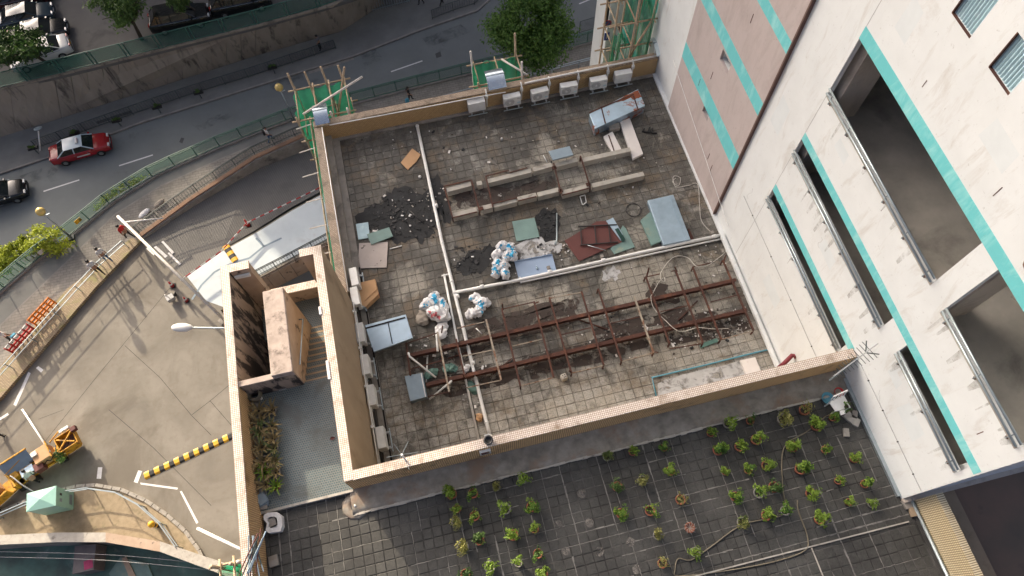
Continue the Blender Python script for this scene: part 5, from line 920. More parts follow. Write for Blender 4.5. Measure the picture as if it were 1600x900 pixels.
for i, (x, y, mt, zz, lab) in enumerate(((1325, 650, 'pale_concrete', 0, 'pale paving brick just in front of the white chair'), (1331, 655, 'pale_concrete', 0, 'pale paving brick, middle of the small stack by the chair'), (1338, 660, 'pale_concrete', 0, 'pale paving brick at the front of the stack by the chair'), (1335, 648, 'concrete', 0.0, 'dark grey square brick between the chair and the garage wall'), (1322, 676, 'stone_chip', 0, 'rough grey stone lying among the right shrubs'), (1426, 800, 'tan_plaster', 0, 'pinkish brick at the terrace corner near the cream parapet'), (1416, 788, 'concrete', 0, 'grey brick left of the pinkish brick at terrace corner'), (1424, 786, 'concrete', 0.0, 'grey brick touching the garage corner'), (427, 873, 'concrete', 0, 'grey slab lying at the left edge of the terrace'), (428, 880, 'concrete', 0.09, 'brown grey slab on top at the left terrace edge'))):
    t = thing('loose_brick', lab, 'brick', at(x, y, ZT)); c = at(x, y, ZT + zz + 0.05); bevel(MB().box((c.x, c.y, ZT + zz + 0.045), (0.24, 0.16, 0.09), rad(20 + 13 * i) if i < 8 else rad(5)).build('brick', mt, t), 0.012)
t = thing('polystyrene_box', 'white ragged polystyrene box with a brick inside, left terrace corner', 'box', at(427, 816, ZT)); ring = [(412, 805), (418, 801), (432, 800), (440, 806), (441, 822), (438, 830), (420, 833), (415, 828), (417, 818), (412, 812)]; inner = [(421, 809), (433, 807), (434, 818), (424, 822)]
o_ = [at(x, y, ZT + 0.22) for x, y in ring]; c = sum(o_, Vector()) / len(o_); i_ = [c.lerp(v, 0.55) for v in o_]; m = MB(); n = len(o_); dz = Vector((0, 0, 0.21))
m.add(o_ + i_ + [v - dz for v in o_] + [v - dz * .9 for v in i_], [(k, (k + 1) % n, n + (k + 1) % n, n + k) for k in range(n)] + [(k, 2 * n + k, 2 * n + (k + 1) % n, (k + 1) % n) for k in range(n)] + [(n + k, n + (k + 1) % n, 3 * n + (k + 1) % n, 3 * n + k) for k in range(n)] + [tuple(range(3 * n, 4 * n))]); m.build('box_rim', 'white_paint', t)
t = thing('loose_brick', 'grey and brown brick inside the polystyrene box', 'brick', (c.x, c.y, ZT + 0.03)); MB().box((c.x, c.y, ZT + 0.12), (0.19, 0.2, 0.14), 0.2).build('brick', 'concrete', t)
# pale pot rings left on the tiles
m = MB()
for x, y in ((872, 820), (909, 771), (921, 817), (937, 862), (985, 847), (995, 890), (884, 861)): c = at(x, y, ZT + 0.0065); m.lathe([(0.12, -0.001), (0.11, 0.0)], c, 18)
ragged('pot_ring', 'concrete', 0.4, 0.65, 5, 0.6); tag(m.build('pot_ring_stain', 'pot_ring'), kind='stuff')
# --- stair court: agaves, hose coil, slabs
def make_agave(seed, pot, leaf='leaf_agave'):
    rn = random.Random(seed); t = thing('potted_agave', 'x', 'potted plant', (0, 0, 0), 0, 'spiky plants along the stair court wall')
    p = MB().lathe([(0.10, 0), (0.14, 0.2), (0.15, 0.22), (0.12, 0.22), (0.115, 0.17), (0.03, 0.165)], (0, 0, 0), 16).build('pot', pot, t, True, True); MB().lathe([(0.11, 0.165), (0.03, 0.18)], (0, 0, 0), 12).build('soil', 'pot_soil', p, False, True)
    m = MB()
    for k in range(15):
        a = k * 2.4 + rn.uniform(-.3, .3); l = rn.uniform(0.22, 0.42); up = rn.uniform(0.08, 0.30); ca, sa = math.cos(a), math.sin(a); w_ = 0.032
        pts = [(0.02, 0.18), (l * 0.5, 0.18 + up * 0.8), (l, 0.18 + up)]
        L_ = [Vector((r * ca - w_ * f * sa, r * sa + w_ * f * ca, z)) for (r, z), f in zip(pts, (1, .9, .05))]; R_ = [Vector((r * ca + w_ * f * sa, r * sa - w_ * f * ca, z)) for (r, z), f in zip(pts, (1, .9, .05))]; C_ = [Vector((r * ca, r * sa, z - 0.012)) for r, z in pts]
        m.add(L_ + C_ + R_, [(0, 3, 4, 1), (1, 4, 5, 2), (3, 6, 7, 4), (4, 7, 8, 5)])
    m.build('leaves', leaf, t, False, True); return t
ag = [make_agave(1, 'grey_pot'), make_agave(2, 'concrete'), make_agave(3, 'terracotta', 'leaf_shrub')]; ua = set()
for i, (x, y, k, s) in enumerate(((402, 642, 0, 1), (424, 640, 1, .9), (402, 660, 0, 1), (424, 665, 1, .95), (403, 675, 0, 1.1), (425, 685, 1, .95), (403, 700, 0, 1), (427, 700, 0, .9), (409, 722, 0, 1.15), (428, 721, 1, .9), (411, 738, 2, .85), (430, 738, 1, .9), (413, 757, 0, .9), (430, 759, 2, .8))):
    o = ag[k] if k not in ua else copy_tree(ag[k]); ua.add(k); p = at(x, y, 4.12); o.location = (max(p.x, -6.12), p.y, 3.904); o.rotation_euler = (0, 0, i * 1.3); o.scale = (s, s, s)
    o['label'] = f'spiky potted plant in the stair court, {orn(i // 2)} pair from the stairs, {"wall" if i % 2 == 0 else "open"} side'
t = thing('hose_coil', 'coiled orange brown hose hanging in the stair court corner', 'hose', at(395, 615, 4.1)); c = at(395, 616, 4.2)
for k in range(5): MB().tube([(max(c.x + 0.19 * math.cos(a * math.pi / 10), -6.34), c.y + 0.17 * math.sin(a * math.pi / 10), 4.0 + 0.06 * k + 0.03 * math.sin(a)) for a in range(20)], 0.02, 6, True).build('coil_turn', 'hose', t, True)
t = thing('plastic_cup', 'white cup beside the hose coil', 'cup', at(407, 622, 3.9)); c = at(407, 622, 3.95); MB().lathe([(0.05, 0), (0.06, 0.12), (0.05, 0.12), (0.045, 0.02)], (c.x, c.y, 3.904), 14).build('cup', 'white_pvc', t, True)
t = thing('drain_grating', 'small grey grating lying below the stair court cross wall', 'grating', at(441, 605, 3.9)); c = at(441, 604, 3.94)
for k in range(5): MB().box((c.x + 0.045 * (k - 2), c.y, 3.93), (0.03, 0.2, 0.05)).build('slat', 'ac_grey', t)
t = thing('folded_tarp', 'grey folded sheet in the lower left corner of the stair court', 'tarp', at(410, 783, 3.9)); c = at(410, 783, 4.0)
for k in range(3): MB().box((c.x, c.y + .03 * k, 3.93 + .05 * k), (0.26, 0.3, 0.05), 0.1 + .2 * k).build('fold', 'galvanised_dull', t)
t = thing('water_bottle', 'pale bottle lying among the court plants', 'bottle', at(396, 690, 3.9)); c = at(396, 688, 3.96); MB().lathe([(0.06, 0), (0.06, 0.28), (0.02, 0.34), (0.02, 0.37)], (max(c.x, -6.1), c.y - .15, 3.99), 12, Matrix.Rotation(rad(-85), 3, 'X')).build('bottle_body', 'mint_panel', t, True)
t = thing('dry_leaf', 'dark dry leaf on the stair court mosaic floor', 'leaf', at(519, 685, 3.9)); c = at(519, 685, 3.92); MB().add([(c.x - .08, c.y, 3.91), (c.x, c.y + .05, 3.95), (c.x + .1, c.y, 3.92), (c.x, c.y - .05, 3.94)], [(0, 1, 2), (0, 2, 3)]).build('blade', 'maroon_sheet', t)
# --- trees and hedges
def tree(name, label, base, top, r3, n, size, mat, seed, clumps=26, trunk_r=0.16):
    rn = random.Random(seed); base, top = Vector(base), Vector(top); t = thing(name, label, 'tree', base); tr = MB(); mid = base.lerp(top, 0.5) + Vector((rn.uniform(-.3, .3), rn.uniform(-.3, .3), 0)); tr.tube([base, mid, top], trunk_r, 8, r2=trunk_r * 0.4); o = tr.build('trunk', 'bark', t, True)
    for k in range(7):
        a = rn.uniform(0, 6.3); s = base.lerp(top, rn.uniform(0.45, 0.85)); e = top + Vector((math.cos(a) * r3[0] * .7, math.sin(a) * r3[1] * .7, rn.uniform(-.3, .6) * r3[2])); MB().tube([s, s.lerp(e, .5) + Vector((0, 0, .2)), e], trunk_r * .4, 6, r2=trunk_r * .12).build('limb', 'bark', o)
    m = MB(); leafcloud(m, top, r3, n, size, rn, clumps, 0.1); m.build('crown', mat, t); return t
b = at(222, 62, ZC); tree('street_tree', 'leafy tree rising from the car park beside the parked black cars', b, at(190, 10, ZC + 3.0), (2.5, 2.4, 1.5), 5200, 0.12, 'leaf_tree', 5)
b = at(78, 100, ZC); tree('street_tree', 'dark tree at the far left covering the white car bonnet', b, at(20, 78, ZC + 2.6), (2.7, 2.2, 1.4), 6000, 0.12, 'leaf_tree', 6)
b = at(290, 18, ZC); tree('street_tree', 'small branch crown at the top edge above the black car', at(322, 30, ZC), at(275, -6, ZC + 3), (1.5, 1.3, 1.0), 1600, 0.12, 'leaf_tree', 8, 12, 0.1)
tree('roadside_tree', 'large round dense green tree beside the road behind the building', at(838, 90, ZR), at(830, 40, -14.0), (3.9, 3.6, 3.3), 20000, 0.125, 'leaf_ficus', 9, 60, 0.25)
tree('small_tree', 'bright green young tree behind the glass railing at the left', at(90, 365, ZR), at(72, 378, ZP + .6), (2.0, 1.6, 1.3), 1900, 0.12, 'leaf_bright', 10, 16, 0.07)
def hedge(name, label, px, z, h, n, mat, seed, size=0.11):
    rn = random.Random(seed); P_ = [at(x, y, z) for x, y in px]; c = sum(P_, Vector()) / len(P_); t = thing(name, label, 'shrub', (c.x, c.y, ZR)); m = MB(); st_ = MB()
    for i in range(len(P_) - 1):
        for k in range(3):
            q = P_[i].lerp(P_[i + 1], (k + .5) / 3); leafcloud(m, q + Vector((0, 0, h * .4)), (0.9, 0.9, h * .7), n // (3 * (len(P_) - 1)), size, rn, 8, 0.1); st_.tube([(q.x, q.y, ZR), (q.x, q.y, q.z + h * .3)], 0.04, 5)
    m.build('foliage', mat, t); st_.build('stem', 'bark', t); return t
hedge('yellow_hedge', 'sunlit yellow green hedge below the railing at the far left', [(-12, 440), (8, 415), (25, 398), (50, 385)], ZP - .2, 1.1, 3400, 'leaf_bright', 11)
hedge('green_hedge', 'green shrubs behind the glass railing near the yellow sign', [(160, 325), (200, 305), (232, 288)], ZP - 1.0, 0.9, 1200, 'leaf_bright', 12)
hedge('green_hedge', 'dark shrub in the top left corner below the car park fence', [(0, 160), (14, 150)], ZC - 2.2, 1.2, 700, 'leaf_tree', 13)
# ================================================================= street: fences, rails, lamps
def fence_run(name, label, pts, z0, h, step, post_mat, panel_mat, rails=(1.0, 0.06), post=0.05, cat='fence', panel=True, bars=0, pair=0.0):
    t = thing(name, label, cat, pts[0])
    segs = []; tot = 0
    for a, b in zip(pts[:-1], pts[1:]): segs.append((tot, tot + (b - a).length, a, b)); tot += (b - a).length
    def P_(s):
        for s0, s1, a, b in segs:
            if s <= s1 + 1e-6: return a.lerp(b, (s - s0) / max(s1 - s0, 1e-6))
        return segs[-1][3].copy()
    n = max(1, round(tot / step)); Q = [P_(tot * i / n) for i in range(n + 1)]; up = Vector((0, 0, 1))
    for i, q in enumerate(Q):
        for k in ((-pair / 2, pair / 2) if pair else (0,)):
            d = (Q[min(i + 1, n)] - Q[max(i - 1, 0)]).normalized(); c = q + d * k; MB().bar(c, c + up * h, post, post, (0, 1, 0)).build('post', post_mat, t)
    for f in rails:
        m = MB()
        for a, b in zip(Q[:-1], Q[1:]): m.bar(a + up * h * f, b + up * h * f, post * 0.9, post * 0.9)
        m.build('rail', post_mat, t)
    for a, b in zip(Q[:-1], Q[1:]):
        if panel: MB().sheet([a + up * h * .08, b + up * h * .08, b + up * h * .94, a + up * h * .94]).build('panel', panel_mat, t)
        if bars:
            m = MB()
            for k in range(1, bars): c = a.lerp(b, k / bars); m.bar(c + up * .06 * h, c + up * h * .98, 0.02, 0.02, (0, 1, 0))
            m.build('baluster', post_mat, t)
    return t
fence_run('mesh_fence', 'green mesh fence along the car park edge above the retaining wall', [p + Vector((0, .15, .1)) for p in pl([(-60, 156), (15, 137), (120, 112), (400, 42), (505, 13), (545, -2)], ZC)], 0, 1.35, 2.45, 'rail_green', 'fence_mesh', (1.0, 0.05), 0.07, pair=0.28)
fence_run('pavement_railing', 'grey pavement railing beside the road between the planters', pl([(60, 232), (178, 190), (300, 148), (400, 118), (525, 76)], ZR + .13), 0, 1.0, 1.9, 'rail_dark', 'grey_mesh', (1.0, 0.15), 0.05, bars=9)
fence_run('pavement_railing', 'grey railing at the road bend at the top', pl([(676, 30), (700, 20), (745, 6), (765, -12)], ZR + .13), 0, 1.0, 1.9, 'rail_dark', 'grey_mesh', (1.0, 0.15), 0.05, bars=9)
fence_run('glass_railing', 'long green glass railing along the raised walkway', [p + Vector((0, 0, .14)) for p in wo], 0, 1.15, 1.75, 'rail_green', 'rail_glass', (1.0, 0.86, 0.05), 0.055)
fence_run('mesh_fence', 'grey mesh fence on the far pavement at top right of the tree', pl([(905, 52), (950, 38), (1000, 22)], ZR + .1), 0, 1.3, 1.6, 'rail_dark', 'grey_mesh', (1.0, .05), .05)
# gate of the car park at the top
t = thing('metal_gate', 'white barred metal gate at the top beside the car park fence', 'gate', at(545, 22, ZR)); a, b = at(545, 27, ZR + .13), at(640, 3, ZR + .13)
for k in range(26): c = a.lerp(b, k / 25); MB().bar(c, c + Vector((0, 0, 1.7)), 0.035, 0.035, (0, 1, 0)).build('bar', 'rail_grey', t)
for z in (0.15, 1.65): MB().bar(a + Vector((0, 0, z)), b + Vector((0, 0, z)), 0.05, 0.06).build('rail', 'rail_grey', t)
MB().box((a.x, a.y, a.z + .9), (0.35, 0.35, 1.8)).build('gate_post', 'pale_concrete', t)
for i, (x, y) in enumerate(((50, 230), (115, 207), (181, 187), (244, 166), (309, 143), (425, 104))):
    t = thing('planter_box', f'dark planter with small green plants on the pavement rail, {orn(i)} from left', 'planter', at(x, y, ZR + .13), 0, 'planters along the pavement railing'); c = at(x, y, ZR + .95); a = rad(-2)
    MB().box((c.x, c.y, c.z - .1), (0.75, 0.25, 0.22), rad(4)).build('trough', 'black_plastic', t); MB().box((c.x, c.y, c.z - .5), (0.06, 0.06, .75)).build('bracket', 'rail_dark', t); m = MB(); leafcloud(m, c + Vector((0, 0, .1)), (0.38, 0.18, 0.16), 140, 0.06, random.Random(i), 7); m.build('plants', 'leaf_tree', t)
def globe_lamp(label, base, h=3.64):
    b = at(*base, ZP); t = thing('globe_lamp', label, 'street lamp', b, 0, 'globe lamps on the walkway'); MB().tube([b, b + Vector((0, 0, h - .25))], 0.06, 10, r2=.045).build('pole', 'rail_grey', t, True); MB().box(b + Vector((0, 0, .08)), (0.4, 0.4, .2)).build('plinth', 'rail_dark', t); MB().lathe([(0.12, 0), (0.09, .1)], b + Vector((0, 0, h - .38)), 12).build('collar', 'rail_grey', t)
    simple('globe_yellow', (0.62, 0.47, 0.16), (0.55, 0.41, 0.13), 3, 0.35, bmp=0) if 'globe_yellow' not in M_ else None
    MB().ball(b + Vector((0, 0, h)), 0.30, 18).build('globe', 'globe_yellow', t, True)
    MB().bar(b + Vector((0, 0, h - .5)), b + Vector((.3, .1, h - .5)), .05, .05).build('arm', 'rail_grey', t)
globe_lamp('yellow globe lamp at the left by the young tree', (113, 372)); globe_lamp('yellow globe lamp beside the green netted scaffold', (460, 188), 3.75)
t = thing('round_sign', 'round grey sign back on a white pole beside the taxi', 'road sign', at(63, 236, ZR + .1)); b = at(63, 236, ZR + .1); hp = at(60, 205, ZR + 1.9); MB().tube([b, b.lerp(hp, .5), hp], 0.05).build('pole', 'white_paint', t); MB().lathe([(0.30, 0), (0.32, .03), (0.30, .06)], hp + Vector((0, .2, .05)), 18, Matrix.Rotation(rad(-25), 3, 'X')).build('disc', 'rail_grey', t); MB().lathe([(0.22, 0), (0.22, .012)], hp + Vector((0, .22, .11)), 18, Matrix.Rotation(rad(-25), 3, 'X')).build('disc_face', 'galvanised_dull', t)
t = thing('wall_lamp', 'white oval lamp head on an arm outside the stair court', 'street lamp', (-6.6, 8.6, 2)); p0 = Vector((-6.62, at(352, 527, 1.2).y, 1.2)); p1 = at(300, 512, 1.5); MB().tube([p0, p1], 0.03).build('arm', 'rail_grey', t, True); d = (p1 - p0).normalized(); R = d.to_track_quat('X', 'Z').to_matrix(); MB().ball(p1 + d * 0.32, 0.36, 16, (1, .45, .28), R).build('lamp_head', 'ac_white', t, True)
MB().box((-6.61, p0.y, 1.2), (.03, .2, .3)).build('wall_plate', 'ac_grey', t)
# ---- walkway's inner wall with coping and rail, then the left rail over the stone band
wi2 = pl([(222, 372), (300, 315), (400, 250), (480, 214), (530, 202)], ZP); t = thing('ramp_wall', 'grey concrete wall with orange coping between the walkway and ramp', 'wall', wi2[0])
for i in range(4):
    a, b = wi2[i], wi2[i + 1]; MB().bar(a + Vector((0, -.02, -1.5)), b + Vector((0, -.02, -1.5)), 0.3, 3.3).build('wall_panel', 'concrete', t); MB().bar(a + Vector((-.02, .12, .22)), b + Vector((-.02, .12, .22)), 0.30, 0.1).build('coping', 'orange_coping', t)
fence_run('ramp_railing', 'dark railing with reddish mesh on the wall above the ramp', [p + Vector((-.05, .3, .2)) for p in wi2], 0, 1.0, 1.7, 'rail_dark', 'grey_mesh', (1.0, .9, .3), .045, 'railing', True, 8)
struct('stone_band', MB().prism(pl([(-90, 665), (0, 572), (104, 452), (160, 408), (205, 372), (220, 375), (148, 450), (0, 622), (-90, 715)], ZP + .25), 0, thick=.3), 'cobble_band')
fence_run('walkway_rail', 'grey double rail over the stone band along the walkway edge', pl([(-60, 660), (0, 600), (120, 464), (180, 400), (200, 386)], ZP + .25), 0, 0.9, 2.0, 'rail_grey', 'grey_mesh', (1.0, .55), .05, 'railing', False)
fence_run('deck_railing', 'railing with pinkish mesh along the edge of blue deck', pl([(403, 434), (450, 410), (518, 374)], ZP), 0, 1.0, 1.3, 'rail_dark', 'grey_mesh', (1.0, .85, .3), .05, 'railing', True, 7)
t = thing('deck_wall', 'orange tan panelled wall dropping below the deck railing', 'wall', at(450, 415, ZP - 3)); a, b = at(396, 438, ZP), at(525, 372, ZP)
for k in range(7): p, q = a.lerp(b, k / 7), a.lerp(b, (k + .96) / 7); MB().bar(p + Vector((0, -.05, -2.2)), q + Vector((0, -.05, -2.2)), .2, 4.2).build('wall_panel', 'court_plaster', t)
# ---- plaza things
t = thing('height_bar', 'long cream pole propped across the ramp entrance', 'barrier', at(338, 490, ZP)); p, q = at(184, 338, ZP + 1.6), at(338, 488, ZP + 1.6)
MB().tube([p, q], 0.10, 10).build('pole', 'bamboo_white', t, True)
for c in (p, q): MB().bar((c.x, c.y, ZP), (c.x, c.y, ZP + 1.6), .14, .14, (0, 1, 0)).build('post', 'bamboo_white', t)
MB().tube([at(196, 347, ZP + 1.6), at(255, 341, ZP + 1.0)], .05).build('strut', 'white_paint', t, True)
bevel(MB().box((q.x, q.y, ZP + .2), (.7, .5, .4), .6).build('footing', 'concrete', t), .03)
def hump(label, a, b, n, wd):
    p, q = at(*a, ZP), at(*b, ZP); t = thing('speed_hump', label, 'speed bump', p, 0, 'yellow and black speed humps'); d = (q - p).normalized(); nn = Vector((-d.y, d.x, 0))
    for k in range(n):
        u, v = p.lerp(q, k / n), p.lerp(q, (k + .97) / n); pr = [(-wd / 2, .004), (-wd / 4, .07), (wd / 4, .07), (wd / 2, .004)]; m = MB(); m.add([e + nn * x + Vector((0, 0, z)) for e in (u, v) for x, z in pr], [(0, 1, 5, 4), (1, 2, 6, 5), (2, 3, 7, 6), (0, 3, 2, 1), (4, 5, 6, 7)]); m.build('hump_segment', 'yellow_paint' if k % 2 == 0 else 'black_rubber', t)
hump('long yellow and black speed hump on the plaza', (226, 744), (364, 680), 18, .48); hump('short yellow and black speed hump on the blue deck', (352, 384), (368, 408), 5, .5)
t = thing('barrier_tape', 'red and white barrier tape stretched along the ramp edge', 'tape', at(282, 438, ZP)); pts = [(282, 438), (345, 393), (386, 348), (440, 322), (500, 293)]; n = 0
for a, b in zip(pts[:-1], pts[1:]):
    for k in range(8): p, q = at(a[0] + (b[0] - a[0]) * k / 8, a[1] + (b[1] - a[1]) * k / 8, ZP + .75), at(a[0] + (b[0] - a[0]) * (k + 1) / 8, a[1] + (b[1] - a[1]) * (k + 1) / 8, ZP + .75); MB().bar(p, q, .02, .12).build('tape_stripe', 'red_plastic' if n % 2 else 'white_paint', t); n += 1
def cone(label, x, y, s=1):
    b = at(x, y, ZP); t = thing('traffic_cone', label, 'traffic cone', b, 0, 'red traffic cones'); MB().box(b + Vector((0, 0, .03)), (.42 * s, .42 * s, .05)).build('base', 'black_rubber', t); o = MB().lathe([(0.16 * s, .05), (0.03 * s, .75 * s)], b, 14).build('cone_body', 'red_plastic', t, True); MB().lathe([(.122 * s, .3 * s), (.09 * s, .46 * s)], b, 14).build('white_band', 'white_paint', o)
cone('red traffic cone carrying the tape on the deck', 388, 352, 1.1); cone('red traffic cone at the ramp entrance beside the trolley', 270, 447, .9); cone('red traffic cone near the concrete footing', 292, 470, .8)
t = thing('hand_trolley', 'small grey trolley with black wheels below the boom pole', 'trolley', at(267, 466, ZP)); c = at(267, 466, ZP + .3); MB().box((c.x, c.y, ZP + .35), (.5, .4, .35), .4).build('tub', 'ac_grey', t); MB().tube([(c.x + .1, c.y - .2, ZP + .5), (c.x - .05, c.y - .1, ZP + 1.1)], .03).build('handle', 'white_paint', t)
for s in (-.2, .2): MB().lathe([(.16, 0), (.16, .08)], (c.x + s, c.y + .3, ZP + .17), 14, Matrix.Rotation(rad(90), 3, 'Y')).build('wheel', 'black_rubber', t)
# green utility cabinet
t = thing('utility_cabinet', 'mint green utility cabinet with pyramid pressed roof beside the island', 'cabinet', at(80, 790, ZP)); q = [at(x, y, -18.1) for x, y in ((42, 771), (88, 759), (87, 790), (41, 800))]; c = sum(q, Vector()) / 4
MB().prism([c.lerp(v, .95) for v in q], ZP, -18.15).build('body', 'cabinet_mint', t); lid = MB(); n = 4; ap = c + Vector((0, 0, .14)); lid.add(q + [v - Vector((0, 0, .08)) for v in q] + [ap], [(k, (k + 1) % 4, 8) for k in range(4)] + [(k, 4 + k, 4 + (k + 1) % 4, (k + 1) % 4) for k in range(4)] + [(7, 6, 5, 4)]); lid.build('roof', 'cabinet_mint', t)
rt_ = (q[1] + q[2]) / 2; nr = Vector((q[2] - q[1]).to_tuple()); nr = Vector((-nr.y, nr.x, 0)).normalized(); nr = nr if nr.x > 0 else -nr
f0 = c.lerp(q[1], .95); f1 = c.lerp(q[2], .95)
for u, z, w_, h_, mt in ((.35, -18.6, .14, .22, 'black_plastic'), (.65, -18.62, .2, .24, 'galvanised_dull'), (.5, -19.6, .6, .3, 'galvanised_dull')): p = f0.lerp(f1, u) + nr * .01; MB().box((p.x, p.y, z), (.02, w_, h_), math.atan2(nr.y, nr.x)).build('plate', mt, t)
p = f0.lerp(f1, .5) + nr * .012; MB().box((p.x, p.y, -19.05), (.012, (f1 - f0).length * .9, 1.7), math.atan2(nr.y, nr.x)).build('door', 'cabinet_mint', t)
# planted island with kerb stones and rails
isl = [(-60, 838), (-40, 815), (0, 800), (60, 775), (120, 760), (150, 758), (190, 765), (228, 782), (262, 805), (290, 830), (312, 860), (318, 875)]; low = [(318, 880), (250, 850), (170, 836), (90, 834), (0, 838)]
struct('planting_bed', MB().prism(pl(isl + low, ZP + .10), 0, thick=.12), 'soil')
I_ = pl(isl, ZP + .07); t = thing('kerb_ring', 'curved row of kerb stones round the planted island', 'kerb', I_[0]); sg = []
for a, b in zip(I_[:-1], I_[1:]):
    k = max(1, round((b - a).length / .55))
    for i in range(k): MB().bar(a.lerp(b, i / k), a.lerp(b, (i + .92) / k), .2, .2 + random.uniform(0, .03)).build('kerb_stone', 'stone_chip', t)
fence_run('island_rail', 'curved grey double rail on the planted island', pl([(-40, 838), (0, 812), (50, 790), (110, 770), (150, 766), (190, 772), (222, 788), (255, 815), (275, 840), (285, 856)], ZP + .1), 0, 0.95, 1.9, 'rail_grey', 'grey_mesh', (1.0, .6), .055, 'railing', False)
t = thing('bollard', 'yellow topped black bollard on the planted island', 'bollard', at(258, 825, ZP)); c = at(248, 822, ZP); MB().lathe([(.12, 0), (.12, .8)], c, 14).build('post', 'black_plastic', t); MB().ball(c + Vector((0, 0, .9)), .2, 14).build('cap', 'yellow_paint', t, True); MB().lathe([(.125, .35), (.125, .5)], c, 14).build('band', 'yellow_paint', t)
# curved boundary wall at the bottom left with lower yard things
up_, lo_ = [(-60, 840), (0, 836), (90, 832), (165, 832), (250, 846), (352, 880), (372, 890)], [(-60, 856), (0, 851), (90, 847), (165, 847), (250, 862), (348, 898), (368, 910)]
bw = thing('boundary_wall', 'curved boundary wall with wide weathered beige top at bottom left', 'wall', at(100, 840, ZP)); a_, b_ = pl(up_, ZP + 1.0), pl(lo_, ZP + 1.0)
for i in range(len(a_) - 1): MB().prism([a_[i], a_[i + 1], b_[i + 1], b_[i]], 0, thick=.12).build('coping', 'pale_concrete' if i != 3 else 'court_plaster', bw); MB().prism([a_[i].lerp(b_[i], .15), a_[i + 1].lerp(b_[i + 1], .15), b_[i + 1].lerp(a_[i + 1], .15), b_[i].lerp(a_[i], .15)], ZG, ZP + .9).build('wall_panel', 'concrete', bw)
simple('grey_purple', (.16, .145, .15), None, 2, .6)
t = thing('yard_cabinet', 'grey purple cabinet with a pink square sign in the lower yard', 'cabinet', at(130, 880, -23)); P_ = [at(x, y, -20.4) for x, y in ((117, 853), (150, 850), (146, 890), (113, 897))]; MB().prism(P_, -21.6, -20.4).build('body', 'grey_purple', t); c = at(138, 882, -20.39); simple('pink_print', (.45, .06, .16), None, 4); MB().box((c.x, c.y, -20.385), (.5, .5, .02), .1).build('sign_plate', 'pink_print', t)
for a, b, lab in (((0, 862), (360, 885), 'upper thin wire cable strung over the lower yard'), ((-20, 870), (352, 893), 'lower thin wire cable strung over the lower yard')): cable('wire_cable', lab, [a, ((a[0] + b[0]) / 2, (a[1] + b[1]) / 2 - 6), b], ZP + .6, .014, 'ac_grey')
t = thing('yard_hatch', 'pale green sheet lying in the lower yard by the tan plank', 'sheet', at(200, 890, -23)); MB().prism(pl([(170, 896), (188, 870), (230, 880), (240, 905), (180, 915)], -21.5), 0, thick=.08).build('panel', 'green_sheet', t)
t = thing('yard_plank', 'tan plank lying over the lower yard sheet', 'plank', at(200, 890, -22.9)); MB().prism(pl([(190, 872), (197, 870), (214, 905), (204, 908)], -21.42), 0, thick=.06).build('board', 'court_plaster', t)
# yellow site machines
def machine(label, c0, ang, parts, name='site_machine'):
    b = at(*c0, ZP); t = thing(name, label, 'machine', b, ang, 'yellow site machines')
    for nm, mt, x, y, z, sx, sy, sz, M in parts: bevel(MB().box((x, y, z), (sx, sy, sz), 0, M).build(nm, mt, t, local=True), .02, 1)
    for x, y in ((-.9, -.5), (.9, -.5), (-.9, .5), (.9, .5)): MB().lathe([(.2, 0), (.2, .14)], (x, y, .2), 14, Matrix.Rotation(rad(90), 3, 'X')).build('wheel', 'black_rubber', t, local=True)
    return t
d = at(125, 693, ZP) - at(30, 755, ZP); an = math.atan2(d.y, d.x)
m1 = machine('yellow site machine with tilted grey panel and orange box on plaza', (78, 722), an, [('chassis', 'machine_yellow', 0, 0, .35, 4.2, .9, .18, None), ('engine_box', 'cardboard', .25, .1, .9, .95, .9, .75, None), ('bin_floor', 'brown_trim', 1.7, .05, .5, 1.1, 1.0, .1, None), ('bin_side', 'machine_yellow', 1.7, -.45, .78, 1.1, .07, .62, None), ('bin_side', 'machine_yellow', 1.7, .55, .78, 1.1, .07, .62, None), ('bin_side', 'machine_yellow', 1.17, .05, .78, .07, .95, .62, None), ('bin_side', 'machine_yellow', 2.23, .05, .72, .07, .95, .5, None), ('bin_bar', 'machine_yellow', 1.7, .05, 1.08, 1.2, .09, .09, Matrix.Rotation(rad(35), 3, 'Z')), ('bin_bar', 'machine_yellow', 1.7, .05, 1.06, 1.2, .09, .09, Matrix.Rotation(rad(-40), 3, 'Z')), ('crossbar', 'machine_yellow', .75, .1, 1.3, .08, 1.2, .08, None), ('battery', 'black_plastic', -.45, .35, .7, .4, .35, .4, None), ('toolbox', 'white_board', -.05, .3, 1.32, .35, .3, .12, None), ('guard_bar', 'machine_yellow', -1.2, .55, 1.12, 1.8, .05, .05, Matrix.Rotation(rad(18), 3, 'Z')), ('fender', 'machine_yellow', -1.9, -.3, .6, .3, .5, .4, None), ('tilted_panel', 'galvanised_dull', -1.2, .55, 1.05, 1.7, .9, .06, Matrix.Rotation(rad(35), 3, 'X')), ('panel_frame', 'machine_yellow', -1.2, .18, .78, 1.8, .1, .1, None), ('panel_frame', 'machine_yellow', -1.2, .95, 1.32, 1.8, .1, .1, None), ('side_box', 'machine_yellow', .9, -.35, .7, .7, .4, .5, None), ('drum', 'maroon_sheet', -.2, -.45, .9, .55, .5, .5, None), ('tank', 'galvanised', -.9, -.2, .75, .8, .5, .5, None), ('lever', 'machine_yellow', 1.2, .75, 1.0, .8, .08, .08, Matrix.Rotation(rad(25), 3, 'Z')), ('roll', 'white_paint', 1.9, .8, 1.0, .6, .2, .2, None), ('roll', 'maroon_sheet', 2.35, .5, .95, .35, .3, .3, None)])
